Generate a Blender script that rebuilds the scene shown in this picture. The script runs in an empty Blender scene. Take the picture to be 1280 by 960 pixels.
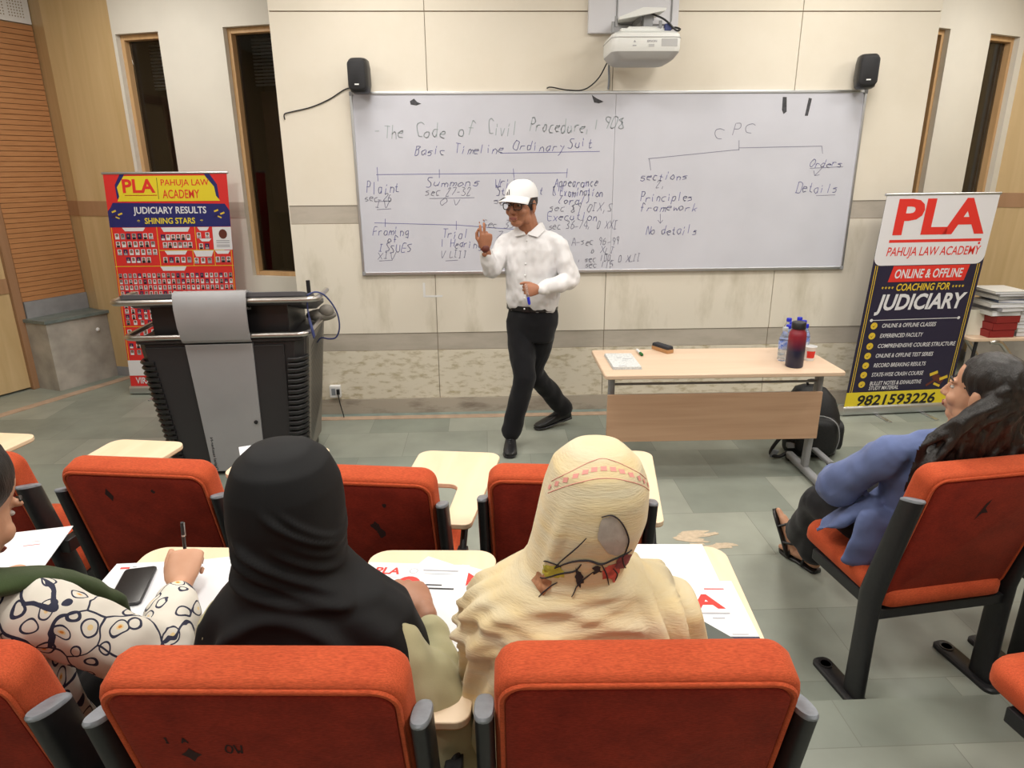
import bpy, bmesh, math, random
from mathutils import Vector, Matrix, Euler, noise
random.seed(7)
PI = math.pi
C = bpy.context.scene.collection
sc = bpy.context.scene

# ------------------------------------------------------------------ camera
cam = bpy.data.objects.new('camera', bpy.data.cameras.new('camera'))
C.objects.link(cam)
sc.camera = cam
cam.data.sensor_width = 36.0
cam.data.lens = 850.0 / 1280.0 * 36.0
cam.data.clip_start = 0.05
cam.location = (0, 0, 1.87)
_p, _y, _r = math.radians(17.75), math.radians(2.03), math.radians(0.44)
_f = Vector((math.sin(_y) * math.cos(_p), math.cos(_y) * math.cos(_p), -math.sin(_p)))
_rt = Vector((math.cos(_y), -math.sin(_y), 0))
_dn = _f.cross(_rt)
_r2 = _rt * math.cos(_r) + _dn * math.sin(_r)
_d2 = -_rt * math.sin(_r) + _dn * math.cos(_r)
cam.rotation_euler = Matrix((_r2, -_d2, -_f)).transposed().to_euler()

# ------------------------------------------------------------------ exposure, world, lamps
sc.view_settings.view_transform = 'Standard'
sc.view_settings.look = 'None'
sc.view_settings.gamma = 1.0
sc.view_settings.use_curve_mapping = False
sc.view_settings.exposure = -0.03
world = bpy.data.worlds.new('world')
sc.world = world
world.use_nodes = True
world.node_tree.nodes['Background'].inputs[0].default_value = (1.0, 0.97, 0.92, 1)
world.node_tree.nodes['Background'].inputs[1].default_value = 0.05
CEIL = 3.45
LAMPS = [(-2.7, 5.0, 0.7), (4.4, 5.0, 0.9), (-2.5, 3.1, 1.0), (-0.4, 3.1, 1.0), (1.8, 3.1, 1.0), (3.9, 3.1, 1.0),
         (-2.6, 1.0, 1.0), (-0.4, 1.0, 1.0), (1.8, 1.0, 1.0), (3.9, 1.0, 1.0),
         (-1.6, -1.4, 0.8), (1.6, -1.4, 0.8), (-0.7, 4.25, 0.42), (2.3, 4.25, 0.42)]  # flank pair (first) and front wall pair (last) are added to brighten walls
LAMP_W = 29.0

# ------------------------------------------------------------------ helpers
def R(d): return math.radians(d)

def prop(o, label=None, cat=None, group=None, kind=None):
    if label: o['label'] = label
    if cat: o['category'] = cat
    if group: o['group'] = group
    if kind: o['kind'] = kind
    return o

def thing(name, label, cat, loc=(0, 0, 0), rz=0.0, group=None):
    o = bpy.data.objects.new(name, None)
    C.objects.link(o)
    o.location = loc
    o.rotation_euler = (0, 0, rz)
    o.empty_display_size = 0.1
    return prop(o, label, cat, group)

def wmat(o):
    m = Matrix.Translation(o.location) @ o.rotation_euler.to_matrix().to_4x4()
    return wmat(o.parent) @ m if o.parent else m

class MB:
    """collects shapes, builds them as ONE mesh object"""
    def __init__(s):
        s.v = []; s.f = []; s.mi = []; s.M = Matrix.Identity(4); s.m = 0
    def add(s, vs, fs):
        b = len(s.v)
        s.v += [s.M @ Vector(p) for p in vs]
        s.f += [tuple(b + i for i in f) for f in fs]
        s.mi += [s.m] * len(fs)
        return s
    def box(s, c, d, rot=None):
        c = Vector(c); h = Vector(d) / 2
        q = Euler(rot).to_matrix() if rot else Matrix.Identity(3)
        vs = [c + q @ Vector((sx * h.x, sy * h.y, sz * h.z)) for sx in (-1, 1) for sy in (-1, 1) for sz in (-1, 1)]
        return s.add(vs, [(0, 1, 3, 2), (4, 6, 7, 5), (0, 4, 5, 1), (2, 3, 7, 6), (0, 2, 6, 4), (1, 5, 7, 3)])
    def b2(s, a, b):
        a = Vector(a); b = Vector(b)
        return s.box((a + b) / 2, [abs(x) for x in (b - a)])
    def rings(s, rs, cap=True, closed=False):
        n = len(rs[0]); vs = [p for r in rs for p in r]; fs = []
        k = len(rs)
        for i in range(k if closed else k - 1):
            j = (i + 1) % k
            for q in range(n):
                q2 = (q + 1) % n
                fs.append((i * n + q, i * n + q2, j * n + q2, j * n + q))
        if cap and not closed:
            fs.append(tuple(range(n - 1, -1, -1)))
            fs.append(tuple((k - 1) * n + q for q in range(n)))
        return s.add(vs, fs)
    def lathe(s, prof, n=24, c=(0, 0, 0), cap=True):
        c = Vector(c)
        return s.rings([[c + Vector((r * math.cos(2 * PI * q / n), r * math.sin(2 * PI * q / n), z)) for q in range(n)] for r, z in prof], cap)
    def tube(s, pts, r, n=10, closed=False):
        pts = [Vector(p) for p in pts]
        rr = r if isinstance(r, (list, tuple)) else [r] * len(pts)
        rs = []; up = None
        for i, p in enumerate(pts):
            if closed: t = pts[(i + 1) % len(pts)] - pts[i - 1]
            else: t = pts[min(i + 1, len(pts) - 1)] - pts[max(i - 1, 0)]
            t.normalize()
            if up is None:
                up = Vector((0, 0, 1)) if abs(t.z) < 0.9 else Vector((0, 1, 0))
            x = up.cross(t); x.normalize(); y = t.cross(x); up = y
            a = rr[i]
            rs.append([p + (x * math.cos(2 * PI * q / n) + y * math.sin(2 * PI * q / n)) * a for q in range(n)])
        return s.rings(rs, True, closed)
    def prism(s, poly, z0, z1):
        n = len(poly)
        return s.rings([[Vector((x, y, z0)) for x, y in poly], [Vector((x, y, z1)) for x, y in poly]])
    def slab(s, poly, steps):
        """outline poly (x,y) stacked along z: steps = [(z, inset)]; inset shrinks towards the centre"""
        cx = sum(p[0] for p in poly) / len(poly); cy = sum(p[1] for p in poly) / len(poly)
        hx = max(p[0] for p in poly) - cx; hy = max(p[1] for p in poly) - cy
        rs = []
        for z, ins in steps:
            kx = 1 - ins / hx; ky = 1 - ins / hy
            rs.append([Vector((cx + (x - cx) * kx, cy + (y - cy) * ky, z)) for x, y in poly])
        return s.rings(rs)
    def quad(s, a, b, c, d): return s.add([a, b, c, d], [(0, 1, 2, 3)])
    def poly(s, pts): return s.add(pts, [tuple(range(len(pts)))])
    def sphere(s, c, r, n=16, m=10, rot=None):
        c = Vector(c); r = Vector(r) if hasattr(r, '__len__') else Vector((r, r, r))
        q = Euler(rot).to_matrix() if isinstance(rot, tuple) else (rot if rot else Matrix.Identity(3))
        vs = [c + q @ Vector((0, 0, -r.z))]; fs = []
        for i in range(1, m):
            a = -PI / 2 + PI * i / m
            for k in range(n):
                b = 2 * PI * k / n
                vs.append(c + q @ Vector((r.x * math.cos(a) * math.cos(b), r.y * math.cos(a) * math.sin(b), r.z * math.sin(a))))
        vs.append(c + q @ Vector((0, 0, r.z)))
        for k in range(n):
            fs.append((0, 1 + (k + 1) % n, 1 + k))
            for i in range(m - 2):
                fs.append((1 + i * n + k, 1 + i * n + (k + 1) % n, 1 + (i + 1) * n + (k + 1) % n, 1 + (i + 1) * n + k))
            fs.append((1 + (m - 2) * n + k, 1 + (m - 2) * n + (k + 1) % n, len(vs) - 1))
        return s.add(vs, fs)
    def mesh(s, name, L=None):
        me = bpy.data.meshes.new(name)
        vs = [L @ p for p in s.v] if L else s.v
        me.from_pydata([tuple(p) for p in vs], [], s.f)
        me.polygons.foreach_set('material_index', s.mi)
        return me
    def build(s, name, mats, parent=None, smooth=35, bevel=0, world=False, bseg=2):
        L = wmat(parent).inverted() if (parent and world) else None
        me = s.mesh(name, L)
        if not isinstance(mats, (list, tuple)): mats = [mats]
        for m in mats: me.materials.append(m)
        if smooth:
            me.polygons.foreach_set('use_smooth', [True] * len(me.polygons))
            me.set_sharp_from_angle(angle=R(smooth))
        o = bpy.data.objects.new(name, me)
        C.objects.link(o)
        if parent: o.parent = parent
        if bevel:
            b = o.modifiers.new('bevel', 'BEVEL'); b.width = bevel; b.segments = bseg; b.limit_method = 'ANGLE'; b.angle_limit = R(40)
        return o

def rrect(w, h, r, n=5, cx=0, cy=0):
    r = r if isinstance(r, (list, tuple)) else [r] * 4      # br, tr, tl, bl
    out = []
    for (sx, sy, a0), q in zip(((1, -1, -90), (1, 1, 0), (-1, 1, 90), (-1, -1, 180)), r):
        for i in range(n + 1):
            a = R(a0 + 90 * i / n)
            out.append((cx + sx * (w / 2 - q) + q * math.cos(a), cy + sy * (h / 2 - q) + q * math.sin(a)))
    return out

def ell(rx, ry, n=20, e=2.0):
    out = []
    for i in range(n):
        a = 2 * PI * i / n; c = math.cos(a); s = math.sin(a)
        out.append((rx * math.copysign(abs(c) ** (2 / e), c), ry * math.copysign(abs(s) ** (2 / e), s)))
    return out

def copy_tree(o, parent=None):
    c = o.copy(); C.objects.link(c)
    if parent: c.parent = parent
    for ch in list(o.children): copy_tree(ch, c)
    return c

def smooth_path(pts, k=6):
    P = [Vector(p) for p in pts]; out = []
    for i in range(len(P) - 1):
        p0 = P[max(i - 1, 0)]; p1 = P[i]; p2 = P[i + 1]; p3 = P[min(i + 2, len(P) - 1)]
        for j in range(k):
            t = j / k
            out.append(0.5 * ((2 * p1) + (p2 - p0) * t + (2 * p0 - 5 * p1 + 4 * p2 - p3) * t * t + (3 * p1 - p0 - 3 * p2 + p3) * t ** 3))
    out.append(P[-1]); return out

_tc = {}
def text_geo(s, bold=0.0, shear=0.0):
    k = (s, bold, shear)
    if k not in _tc:
        cu = bpy.data.curves.new('t', 'FONT'); cu.body = s; cu.offset = bold; cu.shear = shear; cu.resolution_u = 3
        ob = bpy.data.objects.new('t', cu); C.objects.link(ob)
        dg = bpy.context.evaluated_depsgraph_get()
        me = bpy.data.meshes.new_from_object(ob.evaluated_get(dg))
        vs = [v.co.copy() for v in me.vertices]; fs = [tuple(p.vertices) for p in me.polygons]
        bpy.data.objects.remove(ob); bpy.data.curves.remove(cu); bpy.data.meshes.remove(me)
        x0 = min(v.x for v in vs); x1 = max(v.x for v in vs); y0 = min(v.y for v in vs); y1 = max(v.y for v in vs)
        _tc[k] = ([((v.x - x0) / (x1 - x0), (v.y - y0) / (y1 - y0)) for v in vs], fs, (x1 - x0) / (y1 - y0))
    return _tc[k]

def text_fit(mb, s, P, x0, x1, y0, y1, bold=0.0, shear=0.0):
    """letters of s laid flat in the rectangle; P(x,y) gives the 3D point"""
    vs, fs, _ = text_geo(s, bold, shear)
    mb.add([P(x0 + (x1 - x0) * a, y0 + (y1 - y0) * b) for a, b in vs], fs)

# ------------------------------------------------------------------ materials
def mat(name, col, rough=0.6, metal=0.0, spec=0.4, noise_amt=0.0, nscale=20.0, bump=0.0, bscale=150.0, stretch=(1, 1, 1), col2=None, coat=0.0, sheen=0.0, trans=0.0, coords='Object', detail=4.0):
    m = bpy.data.materials.new(name); m.use_nodes = True
    nt = m.node_tree; b = nt.nodes['Principled BSDF']
    b.inputs['Base Color'].default_value = (*col, 1)
    b.inputs['Roughness'].default_value = rough
    b.inputs['Metallic'].default_value = metal
    b.inputs['Specular IOR Level'].default_value = spec
    b.inputs['Coat Weight'].default_value = coat
    b.inputs['Sheen Weight'].default_value = sheen
    b.inputs['Transmission Weight'].default_value = trans
    if noise_amt or bump or col2:
        tc = nt.nodes.new('ShaderNodeTexCoord'); mp = nt.nodes.new('ShaderNodeMapping')
        mp.inputs['Scale'].default_value = stretch
        nt.links.new(tc.outputs[coords], mp.inputs[0])
    if noise_amt or col2:
        n = nt.nodes.new('ShaderNodeTexNoise'); n.inputs['Scale'].default_value = nscale; n.inputs['Detail'].default_value = detail
        nt.links.new(mp.outputs[0], n.inputs[0])
        rp = nt.nodes.new('ShaderNodeValToRGB')
        c2 = col2 if col2 else tuple(max(0, c * (1 - noise_amt)) for c in col)
        c1 = col if col2 else tuple(min(1, c * (1 + noise_amt * 0.5)) for c in col)
        rp.color_ramp.elements[0].position = 0.32; rp.color_ramp.elements[1].position = 0.68
        rp.color_ramp.elements[0].color = (*c2, 1); rp.color_ramp.elements[1].color = (*c1, 1)
        nt.links.new(n.outputs[0], rp.inputs[0]); nt.links.new(rp.outputs[0], b.inputs['Base Color'])
    if bump:
        n2 = nt.nodes.new('ShaderNodeTexNoise'); n2.inputs['Scale'].default_value = bscale; n2.inputs['Detail'].default_value = 3
        nt.links.new(mp.outputs[0], n2.inputs[0])
        bp = nt.nodes.new('ShaderNodeBump'); bp.inputs['Strength'].default_value = bump; bp.inputs['Distance'].default_value = 0.004
        nt.links.new(n2.outputs[0], bp.inputs['Height']); nt.links.new(bp.outputs[0], b.inputs['Normal'])
    return m

def nodes(m): return m.node_tree.nodes, m.node_tree.links, m.node_tree.nodes['Principled BSDF']

M = {}
M['black_plastic'] = mat('black plastic', (0.012, 0.012, 0.014), 0.38, spec=0.5)
M['black_metal'] = mat('black powder coat', (0.014, 0.014, 0.016), 0.42, noise_amt=0.2, nscale=60)
M['grey_cap'] = mat('grey plastic cap', (0.23, 0.25, 0.28), 0.45, noise_amt=0.15, nscale=50)
M['steel'] = mat('brushed steel', (0.55, 0.52, 0.50), 0.28, metal=1.0)
M['alu'] = mat('aluminium', (0.62, 0.63, 0.65), 0.38, metal=1.0)
M['grey_metal'] = mat('grey painted metal', (0.27, 0.275, 0.285), 0.45)
M['white'] = mat('white', (0.80, 0.80, 0.80), 0.5)
M['paper'] = mat('paper', (0.74, 0.75, 0.79), 0.7)
M['red_ink'] = mat('red print', (0.70, 0.035, 0.025), 0.5)
M['black_ink'] = mat('black print', (0.015, 0.015, 0.018), 0.5)
M['grey_ink'] = mat('grey print', (0.35, 0.35, 0.38), 0.5)
M['navy'] = mat('navy print', (0.022, 0.018, 0.045), 0.42)
M['blue_print'] = mat('blue print', (0.022, 0.022, 0.14), 0.45)
M['yellow_print'] = mat('yellow print', (0.75, 0.60, 0.03), 0.45)
M['gold_print'] = mat('gold print', (0.72, 0.50, 0.04), 0.45)
M['banner_red'] = mat('banner red', (0.66, 0.03, 0.028), 0.45)
M['banner_white'] = mat('banner white', (0.72, 0.71, 0.74), 0.45)
M['skin_photo'] = mat('thumbnail skin', (0.35, 0.17, 0.10), 0.5)
M['brown_print'] = mat('brown print', (0.12, 0.03, 0.02), 0.5)

def wood(name, c1, c2, scale=(1, 1, 12), rough=0.45, dist=3.0, ws=1.0):
    m = bpy.data.materials.new(name); m.use_nodes = True
    N, L, b = nodes(m)
    tc = N.new('ShaderNodeTexCoord'); mp = N.new('ShaderNodeMapping'); mp.inputs['Scale'].default_value = scale
    L.new(tc.outputs['Object'], mp.inputs[0])
    n = N.new('ShaderNodeTexNoise'); n.inputs['Scale'].default_value = 2.2 * ws; n.inputs['Detail'].default_value = 6; n.inputs['Distortion'].default_value = dist * 0.3
    L.new(mp.outputs[0], n.inputs[0])
    rp = N.new('ShaderNodeValToRGB'); rp.color_ramp.elements[0].position = 0.3; rp.color_ramp.elements[1].position = 0.7
    rp.color_ramp.elements[0].color = (*c2, 1); rp.color_ramp.elements[1].color = (*c1, 1)
    L.new(n.outputs[0], rp.inputs[0]); L.new(rp.outputs[0], b.inputs['Base Color'])
    b.inputs['Roughness'].default_value = rough
    return m
M['ply'] = wood('pale veneer', (0.62, 0.45, 0.24), (0.53, 0.37, 0.18), (5, 5, 0.35))
M['ply_dark'] = wood('pale veneer rail', (0.42, 0.24, 0.13), (0.36, 0.20, 0.10), (5, 5, 0.5))
M['frame_wood'] = wood('window frame wood', (0.62, 0.40, 0.20), (0.50, 0.30, 0.14), (6, 6, 0.4))
M['door_trim'] = wood('brown door trim', (0.36, 0.20, 0.11), (0.30, 0.16, 0.08), (6, 6, 0.4))
M['beech'] = wood('beech laminate', (0.72, 0.545, 0.40), (0.66, 0.48, 0.335), (0.5, 6, 6))
M['oak_panel'] = wood('modesty panel laminate', (0.56, 0.36, 0.23), (0.47, 0.29, 0.18), (0.5, 9, 9))
M['birch'] = wood('tablet birch', (0.80, 0.64, 0.45), (0.74, 0.57, 0.38), (6, 1, 6))
M['edge_wood'] = wood('tablet edge', (0.52, 0.28, 0.12), (0.42, 0.22, 0.09), (6, 1, 6))
# ------------------------------------------------------------------ room materials
def floor_mat():
    m = bpy.data.materials.new('kota stone'); m.use_nodes = True
    N, L, b = nodes(m)
    tc = N.new('ShaderNodeTexCoord'); mp = N.new('ShaderNodeMapping')
    mp.inputs['Location'].default_value = (0.31, 0.13, 0)
    L.new(tc.outputs['Object'], mp.inputs[0])
    br = N.new('ShaderNodeTexBrick'); br.offset = 0.5; br.squash = 1.0
    br.inputs['Scale'].default_value = 1.0; br.inputs['Brick Width'].default_value = 0.58; br.inputs['Row Height'].default_value = 0.44
    br.inputs['Mortar Size'].default_value = 0.002; br.inputs['Mortar Smooth'].default_value = 0.4; br.inputs['Bias'].default_value = 0.15
    br.inputs['Color1'].default_value = (0.355, 0.372, 0.318, 1); br.inputs['Color2'].default_value = (0.225, 0.252, 0.215, 1); br.inputs['Mortar'].default_value = (0.19, 0.20, 0.17, 1)
    L.new(mp.outputs[0], br.inputs[0])
    n = N.new('ShaderNodeTexNoise'); n.inputs['Scale'].default_value = 2.5; n.inputs['Detail'].default_value = 8
    L.new(tc.outputs['Object'], n.inputs[0])
    mr = N.new('ShaderNodeMapRange'); mr.inputs[1].default_value = 0.3; mr.inputs[2].default_value = 0.7; mr.inputs[3].default_value = 0.82; mr.inputs[4].default_value = 1.12
    L.new(n.outputs[0], mr.inputs[0])
    mx = N.new('ShaderNodeMix'); mx.data_type = 'RGBA'; mx.blend_type = 'MULTIPLY'; mx.inputs[0].default_value = 1
    L.new(br.outputs[0], mx.inputs[6]); L.new(mr.outputs[0], mx.inputs[7]); L.new(mx.outputs[2], b.inputs['Base Color'])
    b.inputs['Roughness'].default_value = 0.42
    n3 = N.new('ShaderNodeTexNoise'); n3.inputs['Scale'].default_value = 7; n3.inputs['Detail'].default_value = 4
    L.new(tc.outputs['Object'], n3.inputs[0])
    mr2 = N.new('ShaderNodeMapRange'); mr2.inputs[3].default_value = 0.3; mr2.inputs[4].default_value = 0.6
    L.new(n3.outputs[0], mr2.inputs[0]); L.new(mr2.outputs[0], b.inputs['Roughness'])
    return m
M['floor'] = floor_mat()

def stained(name, base, stain, scale=(1.2, 1, 3), lo=0.52, hi=0.72, rough=0.7, fine=True):
    m = bpy.data.materials.new(name); m.use_nodes = True
    N, L, b = nodes(m)
    tc = N.new('ShaderNodeTexCoord'); mp = N.new('ShaderNodeMapping'); mp.inputs['Scale'].default_value = scale
    L.new(tc.outputs['Object'], mp.inputs[0])
    n = N.new('ShaderNodeTexNoise'); n.inputs['Scale'].default_value = 2.0; n.inputs['Detail'].default_value = 9; n.inputs['Roughness'].default_value = 0.62
    L.new(mp.outputs[0], n.inputs[0])
    rp = N.new('ShaderNodeValToRGB'); rp.color_ramp.elements[0].position = lo; rp.color_ramp.elements[1].position = hi
    rp.color_ramp.elements[0].color = (*base, 1); rp.color_ramp.elements[1].color = (*stain, 1)
    L.new(n.outputs[0], rp.inputs[0])
    L.new(rp.outputs[0], b.inputs['Base Color'])
    b.inputs['Roughness'].default_value = rough
    return m
CREAM = (0.755, 0.70, 0.60)
M['wall'] = stained('cream wall paint', CREAM, (0.70, 0.64, 0.53), (0.8, 1, 0.8), 0.45, 0.8)
M['wall_low'] = stained('stained wall paint', CREAM, (0.50, 0.45, 0.34), (2.2, 1, 0.7), 0.5, 0.78)
M['wall_peel'] = stained('peeling wall paint', (0.73, 0.67, 0.55), (0.50, 0.43, 0.29), (6, 1, 16), 0.50, 0.66)
M['band'] = stained('grey band', (0.50, 0.45, 0.385), (0.40, 0.36, 0.30), (1.5, 1, 5), 0.42, 0.72)
M['skirt'] = stained('stone skirting', (0.45, 0.40, 0.33), (0.24, 0.20, 0.16), (1.6, 1, 6), 0.5, 0.7)
M['groove'] = mat('joint', (0.30, 0.24, 0.17), 0.8)
M['flank'] = mat('off-white side wall paint', (0.72, 0.69, 0.62), 0.65, noise_amt=0.04, nscale=3)
M['dark_void'] = mat('dark interior', (0.035, 0.026, 0.022), 0.7)
M['dark_brown'] = mat('dark brown panel', (0.10, 0.055, 0.04), 0.5, noise_amt=0.3, nscale=4)
M['border'] = mat('pink stone border', (0.50, 0.36, 0.26), 0.5, noise_amt=0.2, nscale=10)
M['border_green'] = mat('green stone edge', (0.25, 0.31, 0.28), 0.5, noise_amt=0.2, nscale=10)
M['concrete'] = mat('plastered plinth', (0.42, 0.385, 0.34), 0.8, noise_amt=0.3, nscale=5, bump=0.15, bscale=30)
M['green_stone'] = mat('green stone slab', (0.16, 0.19, 0.18), 0.45, noise_amt=0.3, nscale=9)
M['grey_stone'] = mat('grey stone', (0.27, 0.27, 0.28), 0.6, noise_amt=0.15, nscale=9)
M['slat'] = wood('slatted wood', (0.50, 0.24, 0.10), (0.42, 0.19, 0.075), (3, 3, 20))
M['slat_gap'] = mat('slat gap', (0.10, 0.045, 0.02), 0.8)
M['ceiling'] = mat('ceiling white', (0.80, 0.79, 0.76), 0.8, noise_amt=0.04, nscale=3)
gl = mat('window glass', (0.55, 0.55, 0.55), 0.02, spec=0.5, trans=1.0); gl.node_tree.nodes['Principled BSDF'].inputs['IOR'].default_value = 1.45
M['glass'] = gl

def struct(mb, name, mats, parent=None, smooth=0, **k):
    o = mb.build(name, mats, parent, smooth, **k)
    if not parent: o['kind'] = 'structure'
    return o

# ------------------------------------------------------------------ floor (with the raised tier) and ceiling
mb = MB()
STEP = 0.14; SY = 1.825
mb.b2((-7.5, SY, -0.1), (8, 8, 0)); mb.b2((-7.5, -4.2, -0.1), (8, SY, STEP))
struct(mb, 'floor', M['floor'])
mb = MB(); mb.b2((-7.5, -4.2, CEIL), (8, 8, CEIL + 0.1)); struct(mb, 'ceiling', M['ceiling'])

# ------------------------------------------------------------------ front wall behind the whiteboard
FY = 5.13
mb = MB()
mb.m = 2; mb.b2((-1.42, FY + 0.012, 0), (3.16, FY + 0.30, CEIL))
xs = [-1.42, -0.39, 0.90, 2.195, 3.16]
zs = [(0.125, 0.515, 4, 0), (0.519, 0.651, 1, 0.006), (0.655, 1.478, 3, 0), (1.482, 1.606, 1, 0.006), (1.610, 2.862, 0, 0), (2.870, CEIL, 0, 0)]
for i in range(4):
    for z0, z1, m, rec in zs:
        mb.m = m
        g = 0.0025
        x0 = xs[i] + (g if i else 0); x1 = xs[i + 1] - (g if i < 3 else 0)
        mb.b2((x0, FY + rec, z0), (x1, FY + 0.014, z1))
mb.m = 0
mb.b2((-1.425, FY, 0.0), (-1.42, FY + 0.30, CEIL)); mb.b2((3.16, FY, 0.0), (3.165, FY + 0.30, CEIL))
struct(mb, 'wall_front', [M['wall'], M['band'], M['groove'], M['wall_low'], M['wall_peel']])
mb = MB(); mb.b2((-1.42, FY - 0.008, 0), (3.16, FY + 0.02, 0.123)); struct(mb, 'baseboard_front', M['skirt'])
mb = MB(); mb.b2((-1.55, FY - 0.065, 0), (3.2, FY - 0.008, 0.004)); struct(mb, 'trim_1', M['border_green'])
mb = MB(); mb.b2((-1.55, FY - 0.135, 0), (3.2, FY - 0.065, 0.004)); struct(mb, 'trim_2', M['border'])
mb = MB(); mb.add([(-4.55, 4.10, 0.004), (-4.47, 4.06, 0.004), (-3.33, 6.28, 0.004), (-3.41, 6.33, 0.004), (-4.55, 4.10, 0), (-4.47, 4.06, 0), (-3.33, 6.28, 0), (-3.41, 6.33, 0)], [(0, 1, 2, 3), (0, 4, 5, 1), (1, 5, 6, 2), (2, 6, 7, 3), (3, 7, 4, 0)])
struct(mb, 'trim_3', M['border'])

# ------------------------------------------------------------------ splayed flank walls with narrow windows
def along(a, b):
    """frame with x along the wall from a to b, y into the wall, z up (the room is on the -y side)"""
    a = Vector((a[0], a[1], 0)); b = Vector((b[0], b[1], 0)); x = (b - a).normalized(); y = Vector((-x.y, x.x, 0))
    m = Matrix((x, y, Vector((0, 0, 1)))).transposed().to_4x4(); m.translation = a
    return m, (b - a).length
ZH, ZS = 2.90, 1.00

def flank(name, a, b, holes, mats):
    m, L = along(a, b)
    mb = MB(); mb.M = m
    cuts = [0] + [c for h in holes for c in h] + [L]
    for i in range(0, len(cuts), 2):
        if cuts[i + 1] > cuts[i]:
            mb.m = 0; mb.b2((cuts[i], 0, 0), (cuts[i + 1], 0.16, CEIL))
            mb.m = 1; mb.b2((cuts[i], -0.004, 1.478), (cuts[i + 1], 0.0, 1.606))
            mb.m = 1; mb.b2((cuts[i], -0.004, 0.52), (cuts[i + 1], 0.0, 0.65))
    for h0, h1 in holes:
        mb.m = 0; mb.b2((h0, 0, 0), (h1, 0.16, ZS)); mb.b2((h0, 0, ZH), (h1, 0.16, CEIL))
        mb.m = 1; mb.b2((h0, -0.004, 0.52), (h1, 0.0, 0.65))
    mb.m = 1; mb.b2((0, -0.012, 0), (L, 0, 0.12))
    struct(mb, name, mats)
    return m

def window(n, m, h0, h1):
    o = bpy.data.objects.new('window_%d' % n, None); C.objects.link(o); o['kind'] = 'structure'
    o.location = (m @ Vector(((h0 + h1) / 2, 0.05, ZS))).to_tuple(); o.rotation_euler = m.to_euler()
    w = (h1 - h0) / 2; H = ZH - ZS
    f = MB(); t = 0.034
    for x0, x1, z0, z1 in ((-w, -w + t, 0, H), (w - t, w, 0, H), (-w + t, w - t, 0, t), (-w + t, w - t, H - t * 1.2, H)):
        f.b2((x0, -0.005, z0), (x1, 0.075, z1))
    f.build('window_frame', M['frame_wood'], o, 0, bevel=0.004)
    f = MB(); f.b2((-w + t, 0.05, t), (w - t, 0.056, H - t)); f.build('pane', M['glass'], o, 0)
    f = MB()
    f.m = 0; f.b2((-w, 0.42, 0), (w, 0.44, H)); f.b2((-w - 0.02, 0.11, 0), (-w, 0.44, H)); f.b2((w, 0.11, 0), (w + 0.02, 0.44, H)); f.b2((-w, 0.11, -0.02), (w, 0.44, 0)); f.b2((-w, 0.11, H), (w, 0.44, H + 0.02))
    f.m = 1; f.b2((-w, 0.36, 0.5), (-w * 0.1, 0.40, H - 0.42)); f.b2((0, 0.38, 0.5), (w, 0.41, H - 0.42))
    f.build('dark_recess', [M['dark_void'], M['dark_brown']], o, 0)
    f = MB()
    for k in range(14): f.b2((-w, 0.30, H - 0.38 + k * 0.026), (w, 0.33, H - 0.366 + k * 0.026))
    f.build('louvre_slats', M['grey_metal'], o, 0)
LA, LB = (-1.38, 5.68), (-2.97, 6.165)
m, L = along(LB, LA)
def pu(m, x, y): return (m.inverted() @ Vector((x, y, 0))).x
ML = m
wl = (pu(m, -2.94, 6.16) , pu(m, -2.555, 6.03)); w2 = (pu(m, -1.985, 5.87), pu(m, -1.575, 5.745))
flank('wall_front_left', LB, LA, [wl, w2], [M['flank'], M['band']])
window(1, m, *wl); window(2, m, *w2)
RA, RB = (3.10, 5.675), (4.70, 6.345)
m, L = along(RA, RB)
w3 = (pu(m, 3.37, 5.79), pu(m, 3.775, 5.957)); w4 = (pu(m, 4.255, 6.16), pu(m, 4.625, 6.315))
flank('wall_front_right', RA, RB, [w3, w4], [M['flank'], M['band']])
window(3, m, *w3); window(4, m, *w4)

# wood-clad pilasters and side walls
mb = MB(); m, L = along((-3.61, 6.37), (-2.97, 6.17)); mb.M = m
mb.m = 0; mb.b2((0, 0, 0.09), (L, 0.25, CEIL)); mb.m = 1; mb.b2((-0.002, -0.005, 1.478), (L, 0, 1.606))
mb.m = 2; mb.b2((0, -0.006, 0), (L, 0.25, 0.09))
m, L = along((-3.80, 6.52), (-3.61, 6.37)); mb.M = m
mb.m = 0; mb.b2((0, 0, 0), (L, 0.10, CEIL)); mb.m = 1; mb.b2((0, -0.005, 1.478), (L, 0, 1.606))
struct(mb, 'wall_left_pilaster', [M['ply'], M['ply_dark'], M['grey_stone']])
mb = MB(); m, L = along((4.70, 6.345), (6.2, 5.2)); mb.M = m
mb.m = 0; mb.b2((0, 0, 0.09), (L, 0.2, CEIL)); mb.m = 1; mb.b2((0, -0.005, 1.478), (L, 0, 1.606)); mb.m = 2; mb.b2((0, -0.006, 0), (L, 0.2, 0.09))
struct(mb, 'wall_right_pilaster', [M['ply'], M['ply_dark'], M['grey_stone']])
WD = Vector((0.47, 0.883, 0)); W0 = Vector((-3.78, 6.505, 0))
Wl = W0 - WD * 9.5
mb = MB(); m, L = along((Wl.x, Wl.y), (W0.x + 0.05, W0.y + 0.094)); mb.M = m
MW = m; LW = L
U = lambda x, y: pu(MW, x, y)
u_p = U(-4.045, 6.005)
mb.m = 0; mb.b2((0, 0.0, 0), (u_p - 1.32, 0.2, CEIL)); mb.b2((u_p - 1.32, 0.0, 2.55), (u_p - 0.07, 0.2, CEIL))
mb.b2((u_p - 0.07, 0.012, 0), (L, 0.2, CEIL))
struct(mb, 'wall_left', [M['ply']])
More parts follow.
